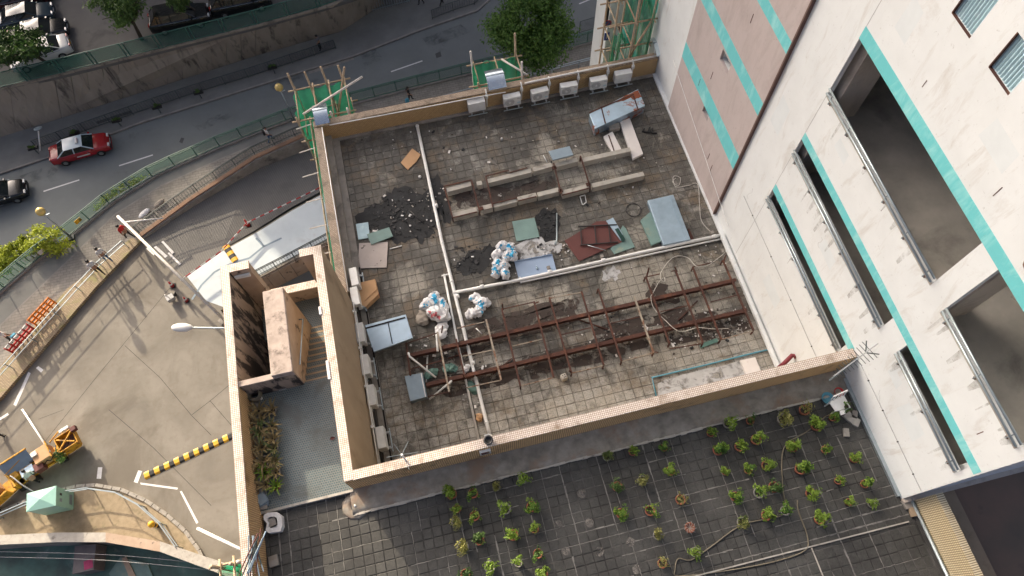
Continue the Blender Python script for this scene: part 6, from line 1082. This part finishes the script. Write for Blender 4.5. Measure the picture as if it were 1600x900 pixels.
m2 = machine('second yellow site machine cut by the left picture edge', (12, 772), an + .2, [('chassis', 'machine_yellow', 0, 0, .35, 2.6, .9, .18, None), ('engine_box', 'cardboard', -.3, .3, .95, 1.2, .7, .7, None), ('guard_frame', 'machine_yellow', -.2, -.5, .8, 1.3, .12, .7, None), ('guard_frame', 'machine_yellow', .9, -.1, .7, .12, 1.0, .6, None), ('front_box', 'machine_yellow', 1.1, .2, .65, .6, .6, .5, None), ('label_plate', 'white_paint', -.5, .3, 1.31, .4, .4, .02, None)])
for k in range(5):
    hp = [Vector((-.6 + .35 * k, -.35 + .1 * (k % 3), .8)), Vector((-.3 + .4 * k, -.55, 1.05)), Vector((.1 + .4 * k, -.2, .95)), Vector((.3 + .4 * k, .2, 1.0))]; MB().tube(hp, .03, 6).build('hydraulic_hose', 'black_rubber', m1, True, True)
cable('machine_hose', 'grey hose reaching up from the second machine to a white head', [(52, 768, ZP + 1), (35, 758, ZP + 1.3), (20, 746, ZP + 1.4), (16, 744, ZP + 1.4)], ZP + 1, .04, 'ac_grey', 'hose')
t = thing('leaning_pole', 'long white pole leaning from the plaza on the yellow machine', 'pole', at(36, 640, ZP)); MB().tube([at(35, 640, ZP + .06), at(78, 706, ZP + 1.3)], .06).build('pole', 'white_paint', t, True)
t = thing('machine_plant', 'leafy green branch lying over the yellow machine', 'plant', at(95, 712, ZP + .9)); m = MB(); leafcloud(m, at(94, 712, ZP + 1.1), (.6, .5, .3), 150, .09, random.Random(4), 8); m.build('leaves', 'leaf_tree', t); MB().tube([at(90, 706, ZP + .9), at(100, 718, ZP + 1.0)], .03).build('stem', 'bark', t)
for i, (x0, y0, x1, y1, lab) in enumerate(((57, 508, 88, 474, 'orange slotted plastic barrier standing on the stone band'), (22, 552, 55, 515, 'red and white tubular barrier left of the orange barrier'))):
    p, q = at(x0, y0, ZP + .25), at(x1, y1, ZP + .25); t = thing('plastic_barrier', lab, 'barrier', p); mt = 'orange_plastic' if i == 0 else 'red_plastic'
    for z in (.25, .55, .9): MB().bar(p + Vector((0, 0, z)), q + Vector((0, 0, z)), .06, .14).build('rail', mt if (i == 0 or z < .8) else 'white_paint', t)
    for k in range(6): c = p.lerp(q, k / 5); MB().bar(c, c + Vector((0, 0, .97)), .07, .1, (0, 1, 0)).build('upright', mt, t)
for i, (x, y, w_, lab) in enumerate(((64, 672, .4, 'pale notice plate hung low on the glass railing near globe lamp'), (83, 648, .0, ''), )):
    pass
for x, y, lab in ((65, 393, 'white notice plate on the glass railing left of the globe lamp'), (83, 377, 'pinkish notice plate on the glass railing beside the globe lamp'), (122, 345, 'yellow notice plate on the glass railing right of the globe lamp')):
    p = at(x, y, ZP + .7); t = thing('notice_plate', lab, 'sign', p); MB().box(p, (.5, .03, .36), rad(40)).build('plate', 'yellow_paint' if 'yellow' in lab else 'white_board', t)
for x, y, lab in ((227, 335, 'white plastic bundle lying by the ramp railing'), (250, 320, 'grey plastic bundle beside the white bundle at ramp railing')):
    c = at(x, y, ZP); random.seed(int(x)); sack('wrapped_bundle', lab, (x, y), ZP, .01, .01, .01, 0, ('sack_white',), None, 1) if False else None
    t = thing('wrapped_bundle', lab, 'bundle', c); MB().ball(c + Vector((0, 0, .16)), .3, 9, (1.7, .8, .5), Matrix.Rotation(.7, 3, 'Z')).build('wrap', 'sack_white' if 'white plastic' in lab else 'sack_grey', t)
# ================================================================= scaffolds and canopies at the building edge
def onY(x, y, Y): d = RC @ Vector((x - 800, 450 - y, -FPX)); t = Y / d.y; return Vector((d.x * t, Y, HC + d.z * t))
def scaffold(name, label, cols, y0, y1, ztop, zbot, tips, net_sides, diag=(), white=()):
    t = thing(name, label, 'scaffold', (cols[0], (y0 + y1) / 2, zbot)); k = 0
    for x in cols:
        for y in (y0, y1):
            tp = ztop + tips[k % len(tips)]; MB().tube([(x, y, zbot), (x + random.uniform(-.05, .05), y, tp)], .045, 7).build('pole', 'bamboo_white' if k in white else 'bamboo', t, True); k += 1
    for z in [ztop - .05 - 1.3 * i for i in range(4)]:
        for y in (y0, y1): MB().tube([(cols[0] - .25, y + .05, z), (cols[-1] + .3, y + .05, z + random.uniform(-.08, .08))], .035, 6).build('ledger', 'bamboo', t, True)
        for x in cols: MB().tube([(x + .05, y0 - .2, z + .06), (x + .05, y1 + .2, z + .06)], .03, 6).build('transom', 'bamboo', t, True)
    for p, q, w_ in diag: MB().tube([p, q], .045, 7).build('brace', 'bamboo_white' if w_ else 'bamboo', t, True)
    def net(pa, pb, zt, zb):
        m = MB(); pa, pb = Vector(pa), Vector(pb); d = (pb - pa); nn = Vector((-d.y, d.x, 0)).normalized(); ph = random.uniform(0, 6)
        m.grid(lambda u, v: tuple(pa + d * u + nn * (.10 * math.sin(u * 14 + ph + v * 2) * (.3 + v) + .05 * math.sin(23 * u)) + Vector((0, 0, zt + (zb - zt) * v + .06 * math.sin(9 * u + ph)))), 24, 8); m.build('net', 'green_net', t, True)
    for pa, pb, zt, zb in net_sides: net(pa, pb, zt, zb)
    return t
A, B = at(459, 140, .8), at(537, 128, .8); y1 = (A.y + B.y) / 2
scaffold('bamboo_scaffold', 'green netted bamboo scaffold at the back left corner of roof', [A.x, A.x + (B.x - A.x) * .36, A.x + (B.x - A.x) * .68, B.x], 19.75, y1, .8, ZP, (.25, 1.0, .3, .9, .2, 1.0, .2, .9), [((A.x, y1, 0), (B.x, y1, 0), .75, -14), ((B.x, y1, 0), (B.x, 19.7, 0), .75, -14), ((A.x, y1, 0), (A.x, 19.7, 0), .8, -14)], [((A.x + .3, 19.8, 1.1), at(566, 120, 2.2), 1), ((B.x - .7, y1 - 1, -.4), at(538, 105, 2.3), 0)], (4, 6))
A, B = at(738, 100, .8), at(806, 90, .8); y1 = (A.y + B.y) / 2
scaffold('bamboo_scaffold', 'green netted bamboo scaffold behind the middle of back parapet', [A.x, (A.x + B.x) / 2, B.x], 19.7, y1, .8, ZP, (.2, .8, .1, .0, .9, 1.3), [((A.x, y1, 0), (B.x, y1, 0), .8, -14), ((A.x, y1, 0), (A.x, 19.65, 0), .9, -14), ((B.x, y1, 0), (B.x, 19.65, 0), .7, -14)], [((A.x, 19.8, .2), (B.x, y1, -.8), 0), ((B.x - .6, y1, .8), (B.x + .2, 19.7, .9), 1)], (1, 4))
scaffold('bamboo_scaffold', 'tall bamboo scaffold with green net strips against the garage wall', [8.7, 9.5, 10.25], 20.0, 21.3, 3.6, ZP, (.9, .5, .8, .6, .4, .9), [((8.6, 19.95, 0), (9.0, 19.95, 0), 1.9, -8), ((10.3, 19.95, 0), (9.95, 20.6, 0), 3.4, -8), ((10.3, 21.3, 0), (9.6, 21.4, 0), 3.8, -8)], [((9.2, 20, -.5), (10.2, 20, 2.2), 0)], ())
t = thing('net_strip', 'long green net strip hanging outside the left parapet', 'net', (-4.1, 15, 0)); m = MB(); m.grid(lambda u, v: (-4.02 - .42 * v - .05 * math.sin(30 * u) * v, 11.9 + 8.6 * u, .75 - 2.4 * v * (1 + .15 * math.sin(16 * u)) + .06 * math.sin(25 * u)), 60, 6); m.build('net', 'green_net', t, True)
for k in range(7): y = 12.2 + 1.2 * k; MB().tube([(-4.05, y, .9), (-4.75, y + .2, .55)], .025, 5).build('bamboo_stick', 'bamboo_white', t)
MB().tube([(-4.18, 11.9, .3), (-4.18, 20.3, .3)], .04, 6).build('bamboo_pole', 'bamboo', t)
scaffold('bamboo_scaffold', 'small green netted scaffold at the bottom left outside the terrace wall', [-7.3, -6.95, -6.70], 2.0, 2.9, 4.6, ZP, (.1, .5, .2, .2, .1, .2), [((-7.3, 2.0, 0), (-6.72, 2.0, 0), 4.5, 0), ((-7.3, 2.0, 0), (-7.3, 2.9, 0), 4.5, 0), ((-7.3, 2.9, 0), (-6.72, 2.9, 0), 4.5, 0)], [(at(309, 826, 3.6), at(396, 868, 5.0), 1)], (2, 5))
t = thing('wire_bundle', 'tangle of grey rods lying on the terrace left wall cap', 'bundle', at(398, 865, ZCAP)); c = at(398, 868, ZCAP + .06)
for k in range(12): a = rad(80 + random.uniform(-25, 25)); l = random.uniform(.3, .6); o = Vector((random.uniform(-.15, .15), random.uniform(-.1, .1), .02 * k)); d = Vector((math.cos(a), math.sin(a), random.uniform(-.05, .05))) * l; MB().tube([c + o - d, c + o + d], .018, 5).build('rod', ('galvanised', 'rail_dark', 'galvanised_dull', 'maroon_sheet')[k % 4], t)
def canopy(label, px, r=.55, ext=.5):
    a, b = at(*px[0], 1.02), at(*px[1], 1.02); t = thing('curved_canopy', label, 'canopy', a); w0, w1 = a.x, b.x; y = 19.10; n = 10; m = MB()
    f = lambda u, v: (w0 + (w1 - w0) * u, y + .9 * v, 1.0 + .34 * math.sin(math.pi * (.12 + .6 * v)))
    m.grid(f, 6, n); m.grid(lambda u, v: (f(u, v)[0], f(u, v)[1], f(u, v)[2] - .02), 6, n); m.build('curved_sheet', 'steel_canopy', t, True); v = f(0, .62); MB().bar((w0 - .02, v[1], v[2] + .01), (w1 + .02, v[1], v[2] + .01), .05, .03).build('strap', 'rail_grey', t)
    for x in (w0, w1): MB().bar((x, 19.3, .9), (x, 19.3, 1.3), .03, .03, (0, 1, 0)).build('side_bracket', 'rail_grey', t)
canopy('shiny curved steel canopy at the back left roof corner', ((494, 196), (516, 192))); canopy('shiny curved steel canopy over the middle of the back parapet', ((764, 143), (792, 138))); canopy('grey steel canopy at the right end of the back parapet', ((1024, 88), (1038, 85)))
# white pier with traffic signs beyond the back parapet
Yp = 22.6; a, b = onY(942, 96, Yp), onY(966, 96, Yp); tp = onY(958, 0, Yp); t = thing('white_pier', 'white painted pier with traffic signs beyond the back parapet', 'pier', (a.x, Yp, ZP)); w_ = b.x - a.x
MB().bb(a.x, b.x - .25, Yp, Yp + .5, ZP, tp.z + 2.5).build('post', 'white_wall', t); MB().bb(a.x, XW - .02, Yp + .05, Yp + .45, tp.z - 1.5, tp.z + 2.4).build('lintel', 'white_wall', t); MB().bb(b.x + .55, b.x + .8, Yp + .02, Yp + .4, ZP, tp.z - 1.5).build('post', 'white_wall', t)
c = onY(949, 37, Yp - .012); MB().lathe([(.20, 0), (.20, .01)], (c.x, Yp - .003, c.z), 20, Matrix.Rotation(rad(90), 3, 'X')).build('sign_disc', 'red_plastic', t); MB().lathe([(.15, 0), (.15, .004)], (c.x, Yp - .014, c.z), 20, Matrix.Rotation(rad(90), 3, 'X')).build('sign_disc', 'cloth_blue', t); MB().box((c.x, Yp - .02, c.z), (.04, .004, .34), 0, Matrix.Rotation(rad(40), 3, 'Y')).build('sign_slash', 'red_plastic', t)
c = onY(948, 57, Yp - .01); simple('sign_blue', (.03, .06, .38), None, 4, .5, bmp=0); MB().box((c.x, Yp - .008, c.z), (.24, .012, .45)).build('sign_plate', 'sign_blue', t); MB().box((c.x, Yp - .016, c.z), (.05, .004, .25)).build('sign_arrow', 'white_paint', t)
fence_run('walkway_rail', 'grey blue double handrail on the walkway behind the tree', [at(x, y, ZP + .1) for x, y in ((560, 200), (735, 152), (830, 128), (945, 98))], 0, 1.0, 2.2, 'rail_grey', 'grey_mesh', (1.0, .8), .06, 'railing', False)
# ================================================================= cars
def make_car(name, label, a, b, z, body, roof=None, kind='sedan', L_=4.5, W_=1.72):
    p, q = at(*a, z), at(*b, z); d = q - p; c = (p + q) / 2; t = thing(name, label, 'car', c, math.atan2(d.y, d.x)); H_ = {'sedan': 1.42, 'suv': 1.70}[kind]; roof = roof or body
    hl = L_ / 2; hw = W_ / 2; hood = .95 if kind == 'sedan' else 1.08; trunk = .98 if kind == 'sedan' else 1.12; zb = .22; belt = .95 if kind == 'sedan' else 1.08
    st = [(-hl, .78, trunk - .22), (-hl + .12, .93, trunk - .03), (-hl + .7, 1.0, trunk), (-.6, 1.0, belt + .02), (.55, 1.0, belt + .01), (hl - 1.0, 1.0, hood - .02), (hl - .3, .95, hood - .12), (hl - .05, .84, hood - .3), (hl, .74, hood - .42)]
    m = MB(); n = 9; vs = []
    for x, w_, zt in st:
        h = zt - zb; prof = [(w_ * .90, zb), (w_ * .98, zb + h * .25), (w_, zb + h * .55), (w_ * .97, zb + h * .85), (w_ * .86, zt)]; row = [(-pw, pz) for pw, pz in prof] + [(pw, pz) for pw, pz in prof[::-1]]; vs += [(x, pw * hw, pz) for pw, pz in row]
    n = 10; fs = [(i * n + j, i * n + j + 1, (i + 1) * n + j + 1, (i + 1) * n + j) for i in range(len(st) - 1) for j in range(n - 1)] + [tuple(range(n)), tuple(range((len(st) - 1) * n + n - 1, (len(st) - 1) * n - 1, -1))] + [(i * n, (i + 1) * n, (i + 1) * n + n - 1, i * n + n - 1) for i in range(len(st) - 1)]
    m.add(vs, fs); bo = bevel(m.build('body', body, t, True, True), .05, 2); bo.data.polygons.foreach_set('use_smooth', [True] * len(bo.data.polygons))
    x0, x1, x2, x3 = (-hl + .65, -hl + 1.35, hl - 2.35 + .55, hl - 1.1) if kind == 'sedan' else (-hl + .15, -hl + .75, hl - 2.1 + .4, hl - 1.05); y0, y1_ = hw * .88, hw * .68; rz = H_
    lo = [(x0, -y0, belt), (x3, -y0, belt), (x3, y0, belt), (x0, y0, belt)]; hi = [(x1, -y1_, rz - .03), (x2, -y1_, rz - .05), (x2, y1_, rz - .05), (x1, y1_, rz - .03)]
    MB().add(lo + hi, [(0, 1, 5, 4), (1, 2, 6, 5), (2, 3, 7, 6), (3, 0, 4, 7), (4, 5, 6, 7)]).build('cabin_glass', 'car_glass', t, False, True)
    r = MB(); r.grid(lambda u, v: (x1 - .05 + (x2 - x1 + .12) * u, (-1 + 2 * v) * (y1_ + .02), rz - .03 + .05 * math.sin(math.pi * u) * math.sin(math.pi * v)), 8, 6); r.grid(lambda u, v: (x1 - .05 + (x2 - x1 + .12) * u, (-1 + 2 * v) * (y1_ + .02), rz - .06), 1, 1); r.build('roof', roof, t, True, True)
    for s in (-1, 1):
        for (xa, za, ya), (xb, zb_, yb) in (((x3, belt, y0), (x2, rz - .05, y1_)), ((x0, belt, y0), (x1, rz - .04, y1_)), (((x0 + x3) / 2 - .1, belt, y0), ((x1 + x2) / 2, rz - .04, y1_))): MB().bar((xa, s * (ya + .005), za), (xb, s * (yb + .005), zb_), .07, .05).build('pillar', roof, t, local=True)
        MB().box((x3 - .25, s * (hw + .07), belt + .02), (.12, .16, .11)).build('side_mirror', body, t, local=True); MB().box((hl - .06, s * hw * .58, hood - .26), (.12, .30, .12)).build('headlight', 'light_lens', t, local=True); MB().box((-hl + .03, s * hw * .62, trunk - .16), (.1, .26, .14)).build('tail_light', 'tail_red', t, local=True)
        for x in (-L_ * .3, L_ * .31):
            R = Matrix.Rotation(rad(90), 3, 'X'); w_ = MB().lathe([(.20, -.1), (.31, -.1), (.31, .1), (.20, .1)], (x, s * (hw - .1), .31), 18, R).build('wheel', 'tyre', t, False, True); MB().lathe([(.19, -.105), (.17, .107)], (x, s * (hw - .1), .31), 12, R).build('rim', 'rim', w_, False, True)
        MB().bar((-hl + .8, s * (hw * .985), belt - .06), (hl - 1.0, s * (hw * .985), belt - .06), .02, .03).build('trim', 'rail_grey' if body != 'paint_red' else 'paint_red', t, local=True)
        for x in (-.35, .65): MB().box((x, s * (hw * .99), belt - .14), (.16, .03, .03)).build('door_handle', 'rail_dark', t, local=True)
    MB().box((hl - .02, 0, .45), (.08, W_ * .8, .18)).build('bumper', 'black_plastic', t, local=True); MB().box((-hl + .02, 0, .45), (.08, W_ * .8, .18)).build('bumper', 'black_plastic', t, local=True); MB().box((hl + .005, 0, .5), (.03, .5, .11)).build('number_plate', 'white_paint', t, local=True); MB().box((-hl - .025, 0, .62), (.03, .5, .11)).build('number_plate', 'yellow_paint', t, local=True)
    return t
tx = make_car('taxi', 'red taxi with silver white roof driving on the road', (91, 250), (173, 227), ZR, 'paint_red', 'paint_silver', 'sedan', 4.5, 1.7)
MB().box((.15, 0, 1.47), (.16, .55, .13)).build('roof_sign', 'white_paint', tx, local=True); MB().box((.235, 0, 1.47), (.012, .45, .07)).build('sign_print', 'tail_red', tx, local=True); MB().box((.2, -.846, .62), (1.0, .012, .12)).build('door_panel', 'white_board', tx, local=True)
make_car('car', 'black car entering at the left edge of the road', (-40, 324), (42, 300), ZR, 'paint_black', None, 'sedan', 4.5)
make_car('parked_car', 'white car parked under the dark tree in the car park', (116, 74), (24, 108), ZC, 'paint_white', None, 'sedan', 4.6, 1.8)
make_car('parked_car', 'slate blue car parked at the top left of car park', (4, 44), (86, 24), ZC, 'paint_slate', None, 'sedan', 4.5)
make_car('parked_car', 'black car between the slate blue and the white parked cars', (30, 68), (104, 50), ZC, 'paint_black', None, 'sedan', 4.4)
make_car('parked_car', 'dark maroon car at the very top left corner', (0, 12), (82, -4), ZC, 'paint_maroon', None, 'sedan', 4.5)
make_car('parked_car', 'black estate car parked behind the green mesh fence', (243, 46), (330, 28), ZC, 'paint_black', None, 'suv', 4.7, 1.85)
make_car('parked_car', 'black van at the top edge right of the black estate car', (336, 20), (424, 2), ZC, 'paint_black', None, 'suv', 4.8, 1.85)
# ================================================================= people
def person(label, foot, z, heading, pose, top, bottom, h=1.68, hair='hair', extra=None):
    b = at(*foot, z); t = thing('person', label, 'person', b, heading); k = h / 1.70
    J = dict(pel=(0, 0, .92), spine=(.0, 0, 1.12), chest=(.01, 0, 1.32), neck=(.02, 0, 1.46), jaw=(.05, 0, 1.53), head=(.03, 0, 1.60), crown=(.02, 0, 1.69))
    for s, n in ((1, 'l'), (-1, 'r')):
        J.update({n + 'sh': (0, .19 * s, 1.40), n + 'el': (-.02, .25 * s, 1.13), n + 'wr': (.08, .25 * s, .90), n + 'ha': (.11, .24 * s, .83), n + 'hip': (0, .09 * s, .88), n + 'kn': (.03, .10 * s, .48), n + 'an': (0, .10 * s, .09), n + 'to': (.14, .11 * s, .04)})
    J.update(lf1=(.14, .27, .76), lf2=(.13, .24, .745), lf3=(.11, .21, .76), lth=(.15, .20, .80), rf1=(.14, -.27, .76), rf2=(.13, -.24, .745), rf3=(.11, -.21, .76), rth=(.15, -.20, .80))
    def mv(names, dx, dy, dz):
        for n in names: x, y, zz = J[n]; J[n] = (x + dx, y + dy, zz + dz)
    up = ['spine', 'chest', 'neck', 'jaw', 'head', 'crown', 'lsh', 'lel', 'lwr', 'lha', 'rsh', 'rel', 'rwr', 'rha', 'lf1', 'lf2', 'lf3', 'lth', 'rf1', 'rf2', 'rf3', 'rth']
    def lean(f):
        for n in up: x, y, zz = J[n]; e = zz - .92; J[n] = (x + math.sin(f) * e, y, .92 + math.cos(f) * e + 0)
    if pose == 'walk': J['lkn'] = (.18, .10, .50); J['lan'] = (.22, .10, .10); J['lto'] = (.36, .11, .06); J['rkn'] = (-.04, -.10, .48); J['ran'] = (-.24, -.10, .12); J['rto'] = (-.12, -.11, .05); J['lel'] = (-.14, .25, 1.14); J['lwr'] = (-.10, .26, .92); J['lha'] = (-.08, .26, .85); mv(('lf1', 'lf2', 'lf3', 'lth'), -.19, .02, .02); J['rel'] = (.06, -.25, 1.14); J['rwr'] = (.2, -.24, .96); J['rha'] = (.25, -.24, .90); mv(('rf1', 'rf2', 'rf3', 'rth'), .14, 0, .07)
    if pose == 'lean': lean(.35); J['lkn'] = (.22, .12, .52); J['lan'] = (.30, .12, .10); J['lto'] = (.44, .13, .05); J['ran'] = (-.28, -.1, .1); J['rto'] = (-.14, -.1, .05); J['rkn'] = (-.05, -.1, .5)
    if pose == 'bend':
        lean(1.05); mv(['lwr', 'lha', 'lf1', 'lf2', 'lf3', 'lth', 'rwr', 'rha', 'rf1', 'rf2', 'rf3', 'rth'], .25, 0, -.1); J['lkn'] = (.12, .12, .5); J['rkn'] = (.12, -.12, .5)
    if pose == 'sit':
        mv([n for n in J if n[1:] not in ('kn', 'an', 'to')], -.25, 0, -.28); J['lkn'] = (.22, .13, .60); J['rkn'] = (.22, -.13, .60); J['lan'] = (.30, .13, .12); J['ran'] = (.12, -.13, .12); J['lto'] = (.44, .14, .05); J['rto'] = (.26, -.14, .05)
    R = dict(pel=.15, spine=.14, chest=.16, neck=.06, jaw=.085, head=.105, crown=.06)
    for n in 'lr': R.update({n + 'sh': .075, n + 'el': .05, n + 'wr': .034, n + 'ha': .042, n + 'hip': .10, n + 'kn': .066, n + 'an': .045, n + 'to': .04, n + 'f1': .011, n + 'f2': .011, n + 'f3': .011, n + 'th': .012})
    E_ = [('pel', 'spine'), ('spine', 'chest'), ('chest', 'neck'), ('neck', 'jaw'), ('jaw', 'head'), ('head', 'crown')]
    for n in 'lr': E_ += [('chest', n + 'sh'), (n + 'sh', n + 'el'), (n + 'el', n + 'wr'), (n + 'wr', n + 'ha'), (n + 'ha', n + 'f1'), (n + 'ha', n + 'f2'), (n + 'ha', n + 'f3'), (n + 'ha', n + 'th'), ('pel', n + 'hip'), (n + 'hip', n + 'kn'), (n + 'kn', n + 'an'), (n + 'an', n + 'to')]
    names = list(J); me = bpy.data.meshes.new('person_skeleton'); me.from_pydata([tuple(v * k for v in J[n]) for n in names], [(names.index(a), names.index(c)) for a, c in E_], [])
    o = bpy.data.objects.new('tmp', me); COL.objects.link(o); o.modifiers.new('s', 'SKIN'); o.modifiers.new('d', 'SUBSURF').levels = 1
    for i, n in enumerate(names): v = me.skin_vertices[0].data[i]; r_ = R[n] * k; v.radius = (r_, r_ * (.75 if n in ('spine', 'chest', 'pel') else 1)); v.use_root = (n == 'pel')
    dg = bpy.context.evaluated_depsgraph_get(); ev = bpy.data.meshes.new_from_object(o.evaluated_get(dg)); bpy.data.objects.remove(o); ev.name = 'body'
    for mt in ('skin', top, bottom, 'black_rubber'): ev.materials.append(M_[mt])
    seg = [(Vector(J[a]) * k, Vector(J[c]) * k, 0 if (a in ('neck', 'jaw', 'head') or a[1:] in ('wr', 'ha', 'el')) else (3 if a[1:] == 'an' else (2 if (a[1:] in ('hip', 'kn') or (a == 'pel' and c != 'spine')) else 1))) for a, c in E_]
    for f in ev.polygons:
        ctr = f.center; best = 1e9
        for a, c, mi in seg:
            d = c - a; u = max(0, min(1, (ctr - a).dot(d) / max(d.length_squared, 1e-9))); ds = (ctr - a - d * u).length
            if ds < best: best = ds; f.material_index = mi
        f.use_smooth = True
    bo = bpy.data.objects.new('body', ev); COL.objects.link(bo); bo.parent = t
    H = (Vector(J['head']) * k); cr = (Vector(J['crown']) * k); MB().ball(H.lerp(cr, .45) + Vector((-.025, 0, .0)), .118 * k, 12, (1.05, .95, .85)).build('hair', hair, t, True, True)
    fx = H + Vector((.10 * k, 0, -.01)); MB().ball(fx + Vector((.012, 0, -.01)), .018, 8, (1, .7, 1.4)).build('nose', 'skin', t, True, True)
    for s in (-1, 1): MB().ball(fx + Vector((-.006, .036 * s, .022)), .011, 8).build('eye', 'hair', t, True, True); MB().ball(H + Vector((0, .105 * k * s, -.005)), .022, 8, (.7, .5, 1.2)).build('ear', 'skin', t, True, True)
    MB().box(fx + Vector((-.006, 0, -.052)), (.014, .045, .01)).build('mouth', 'sack_red', t, local=True)
    return t
def hd(a, b, z=ZP): d = at(*b, z) - at(*a, z); return math.atan2(d.y, d.x)
person('man in white T-shirt and dark trousers leaning over the walkway rail', (160, 428), ZP + .25, hd((160, 428), (130, 400)), 'lean', 'cloth_white', 'cloth_black', 1.74)
person('man in white and blue striped shirt beside the man in white', (172, 408), ZP + .25, hd((172, 408), (150, 390)), 'lean', 'cloth_white', 'cloth_blue', 1.68)
person('man in a red shirt bending at the ramp end of the rail', (206, 372), ZP + .25, hd((206, 372), (180, 365)), 'lean', 'cloth_red', 'cloth_black', 1.7)
person('person in black headscarf and coat carrying a blue bag behind the parapet', (641, 158), ZP, hd((641, 158), (680, 148)), 'walk', 'cloth_black', 'cloth_black', 1.62)
t = thing('shopping_bag', 'blue shopping bag held by the person in black', 'bag', at(637, 158, ZP)); c = at(636, 157, ZP + .42); MB().box(c, (.28, .14, .36), .4).build('bag_body', 'bag_blue', t); MB().tube([c + Vector((-.08, 0, .18)), c + Vector((0, 0, .34)), c + Vector((.08, 0, .18))], .012, 5).build('bag_handle', 'bag_blue', t)
bpk = person('person in white shirt with a dark backpack walking beside the scaffold', (424, 221), ZP, hd((424, 221), (460, 205)), 'walk', 'cloth_white', 'cloth_blue', 1.68)
t = thing('backpack', 'dark backpack worn by the person near the scaffold', 'backpack', bpk.location + Vector((0, 0, 1.0))); c = bpk.location + Vector((-.2 * math.cos(bpk.rotation_euler.z), -.2 * math.sin(bpk.rotation_euler.z), 1.22)); bevel(MB().box(c, (.16, .3, .42), bpk.rotation_euler.z).build('pack', 'cloth_black', t), .05, 2)
person('person in white and black with a light blue bag at the far left', (22, 532), ZP, hd((22, 532), (60, 500)), 'walk', 'cloth_white', 'cloth_black', 1.7)
t = thing('shoulder_bag', 'light blue bag carried by the person at the far left', 'bag', at(24, 528, ZP)); c = at(22, 525, ZP + .75); bevel(MB().box(c, (.4, .18, .36), .7).build('bag_body', 'bag_blue', t), .04, 2)
person('person in dark clothes at the left edge of the plaza', (6, 682), ZP, 1.0, 'stand', 'cloth_black', 'cloth_black', 1.7)
person('worker in a mint shirt bending over the yellow machine', (66, 752), ZP, hd((66, 752), (50, 735)), 'bend', 'cloth_mint', 'cloth_black', 1.68)
person('pedestrian in dark clothes at the top by the bend railing', (690, 8), ZR + .13, 0.4, 'walk', 'cloth_black', 'cloth_black', 1.7)
person('pedestrian in grey at the top left of the bend railing', (659, 7), ZR + .13, 2.8, 'walk', 'cloth_grey', 'cloth_black', 1.65)
person('pedestrian in grey standing by the far pavement railing', (502, 78), ZR + .13, 2.8, 'stand', 'cloth_grey', 'cloth_black', 1.68)
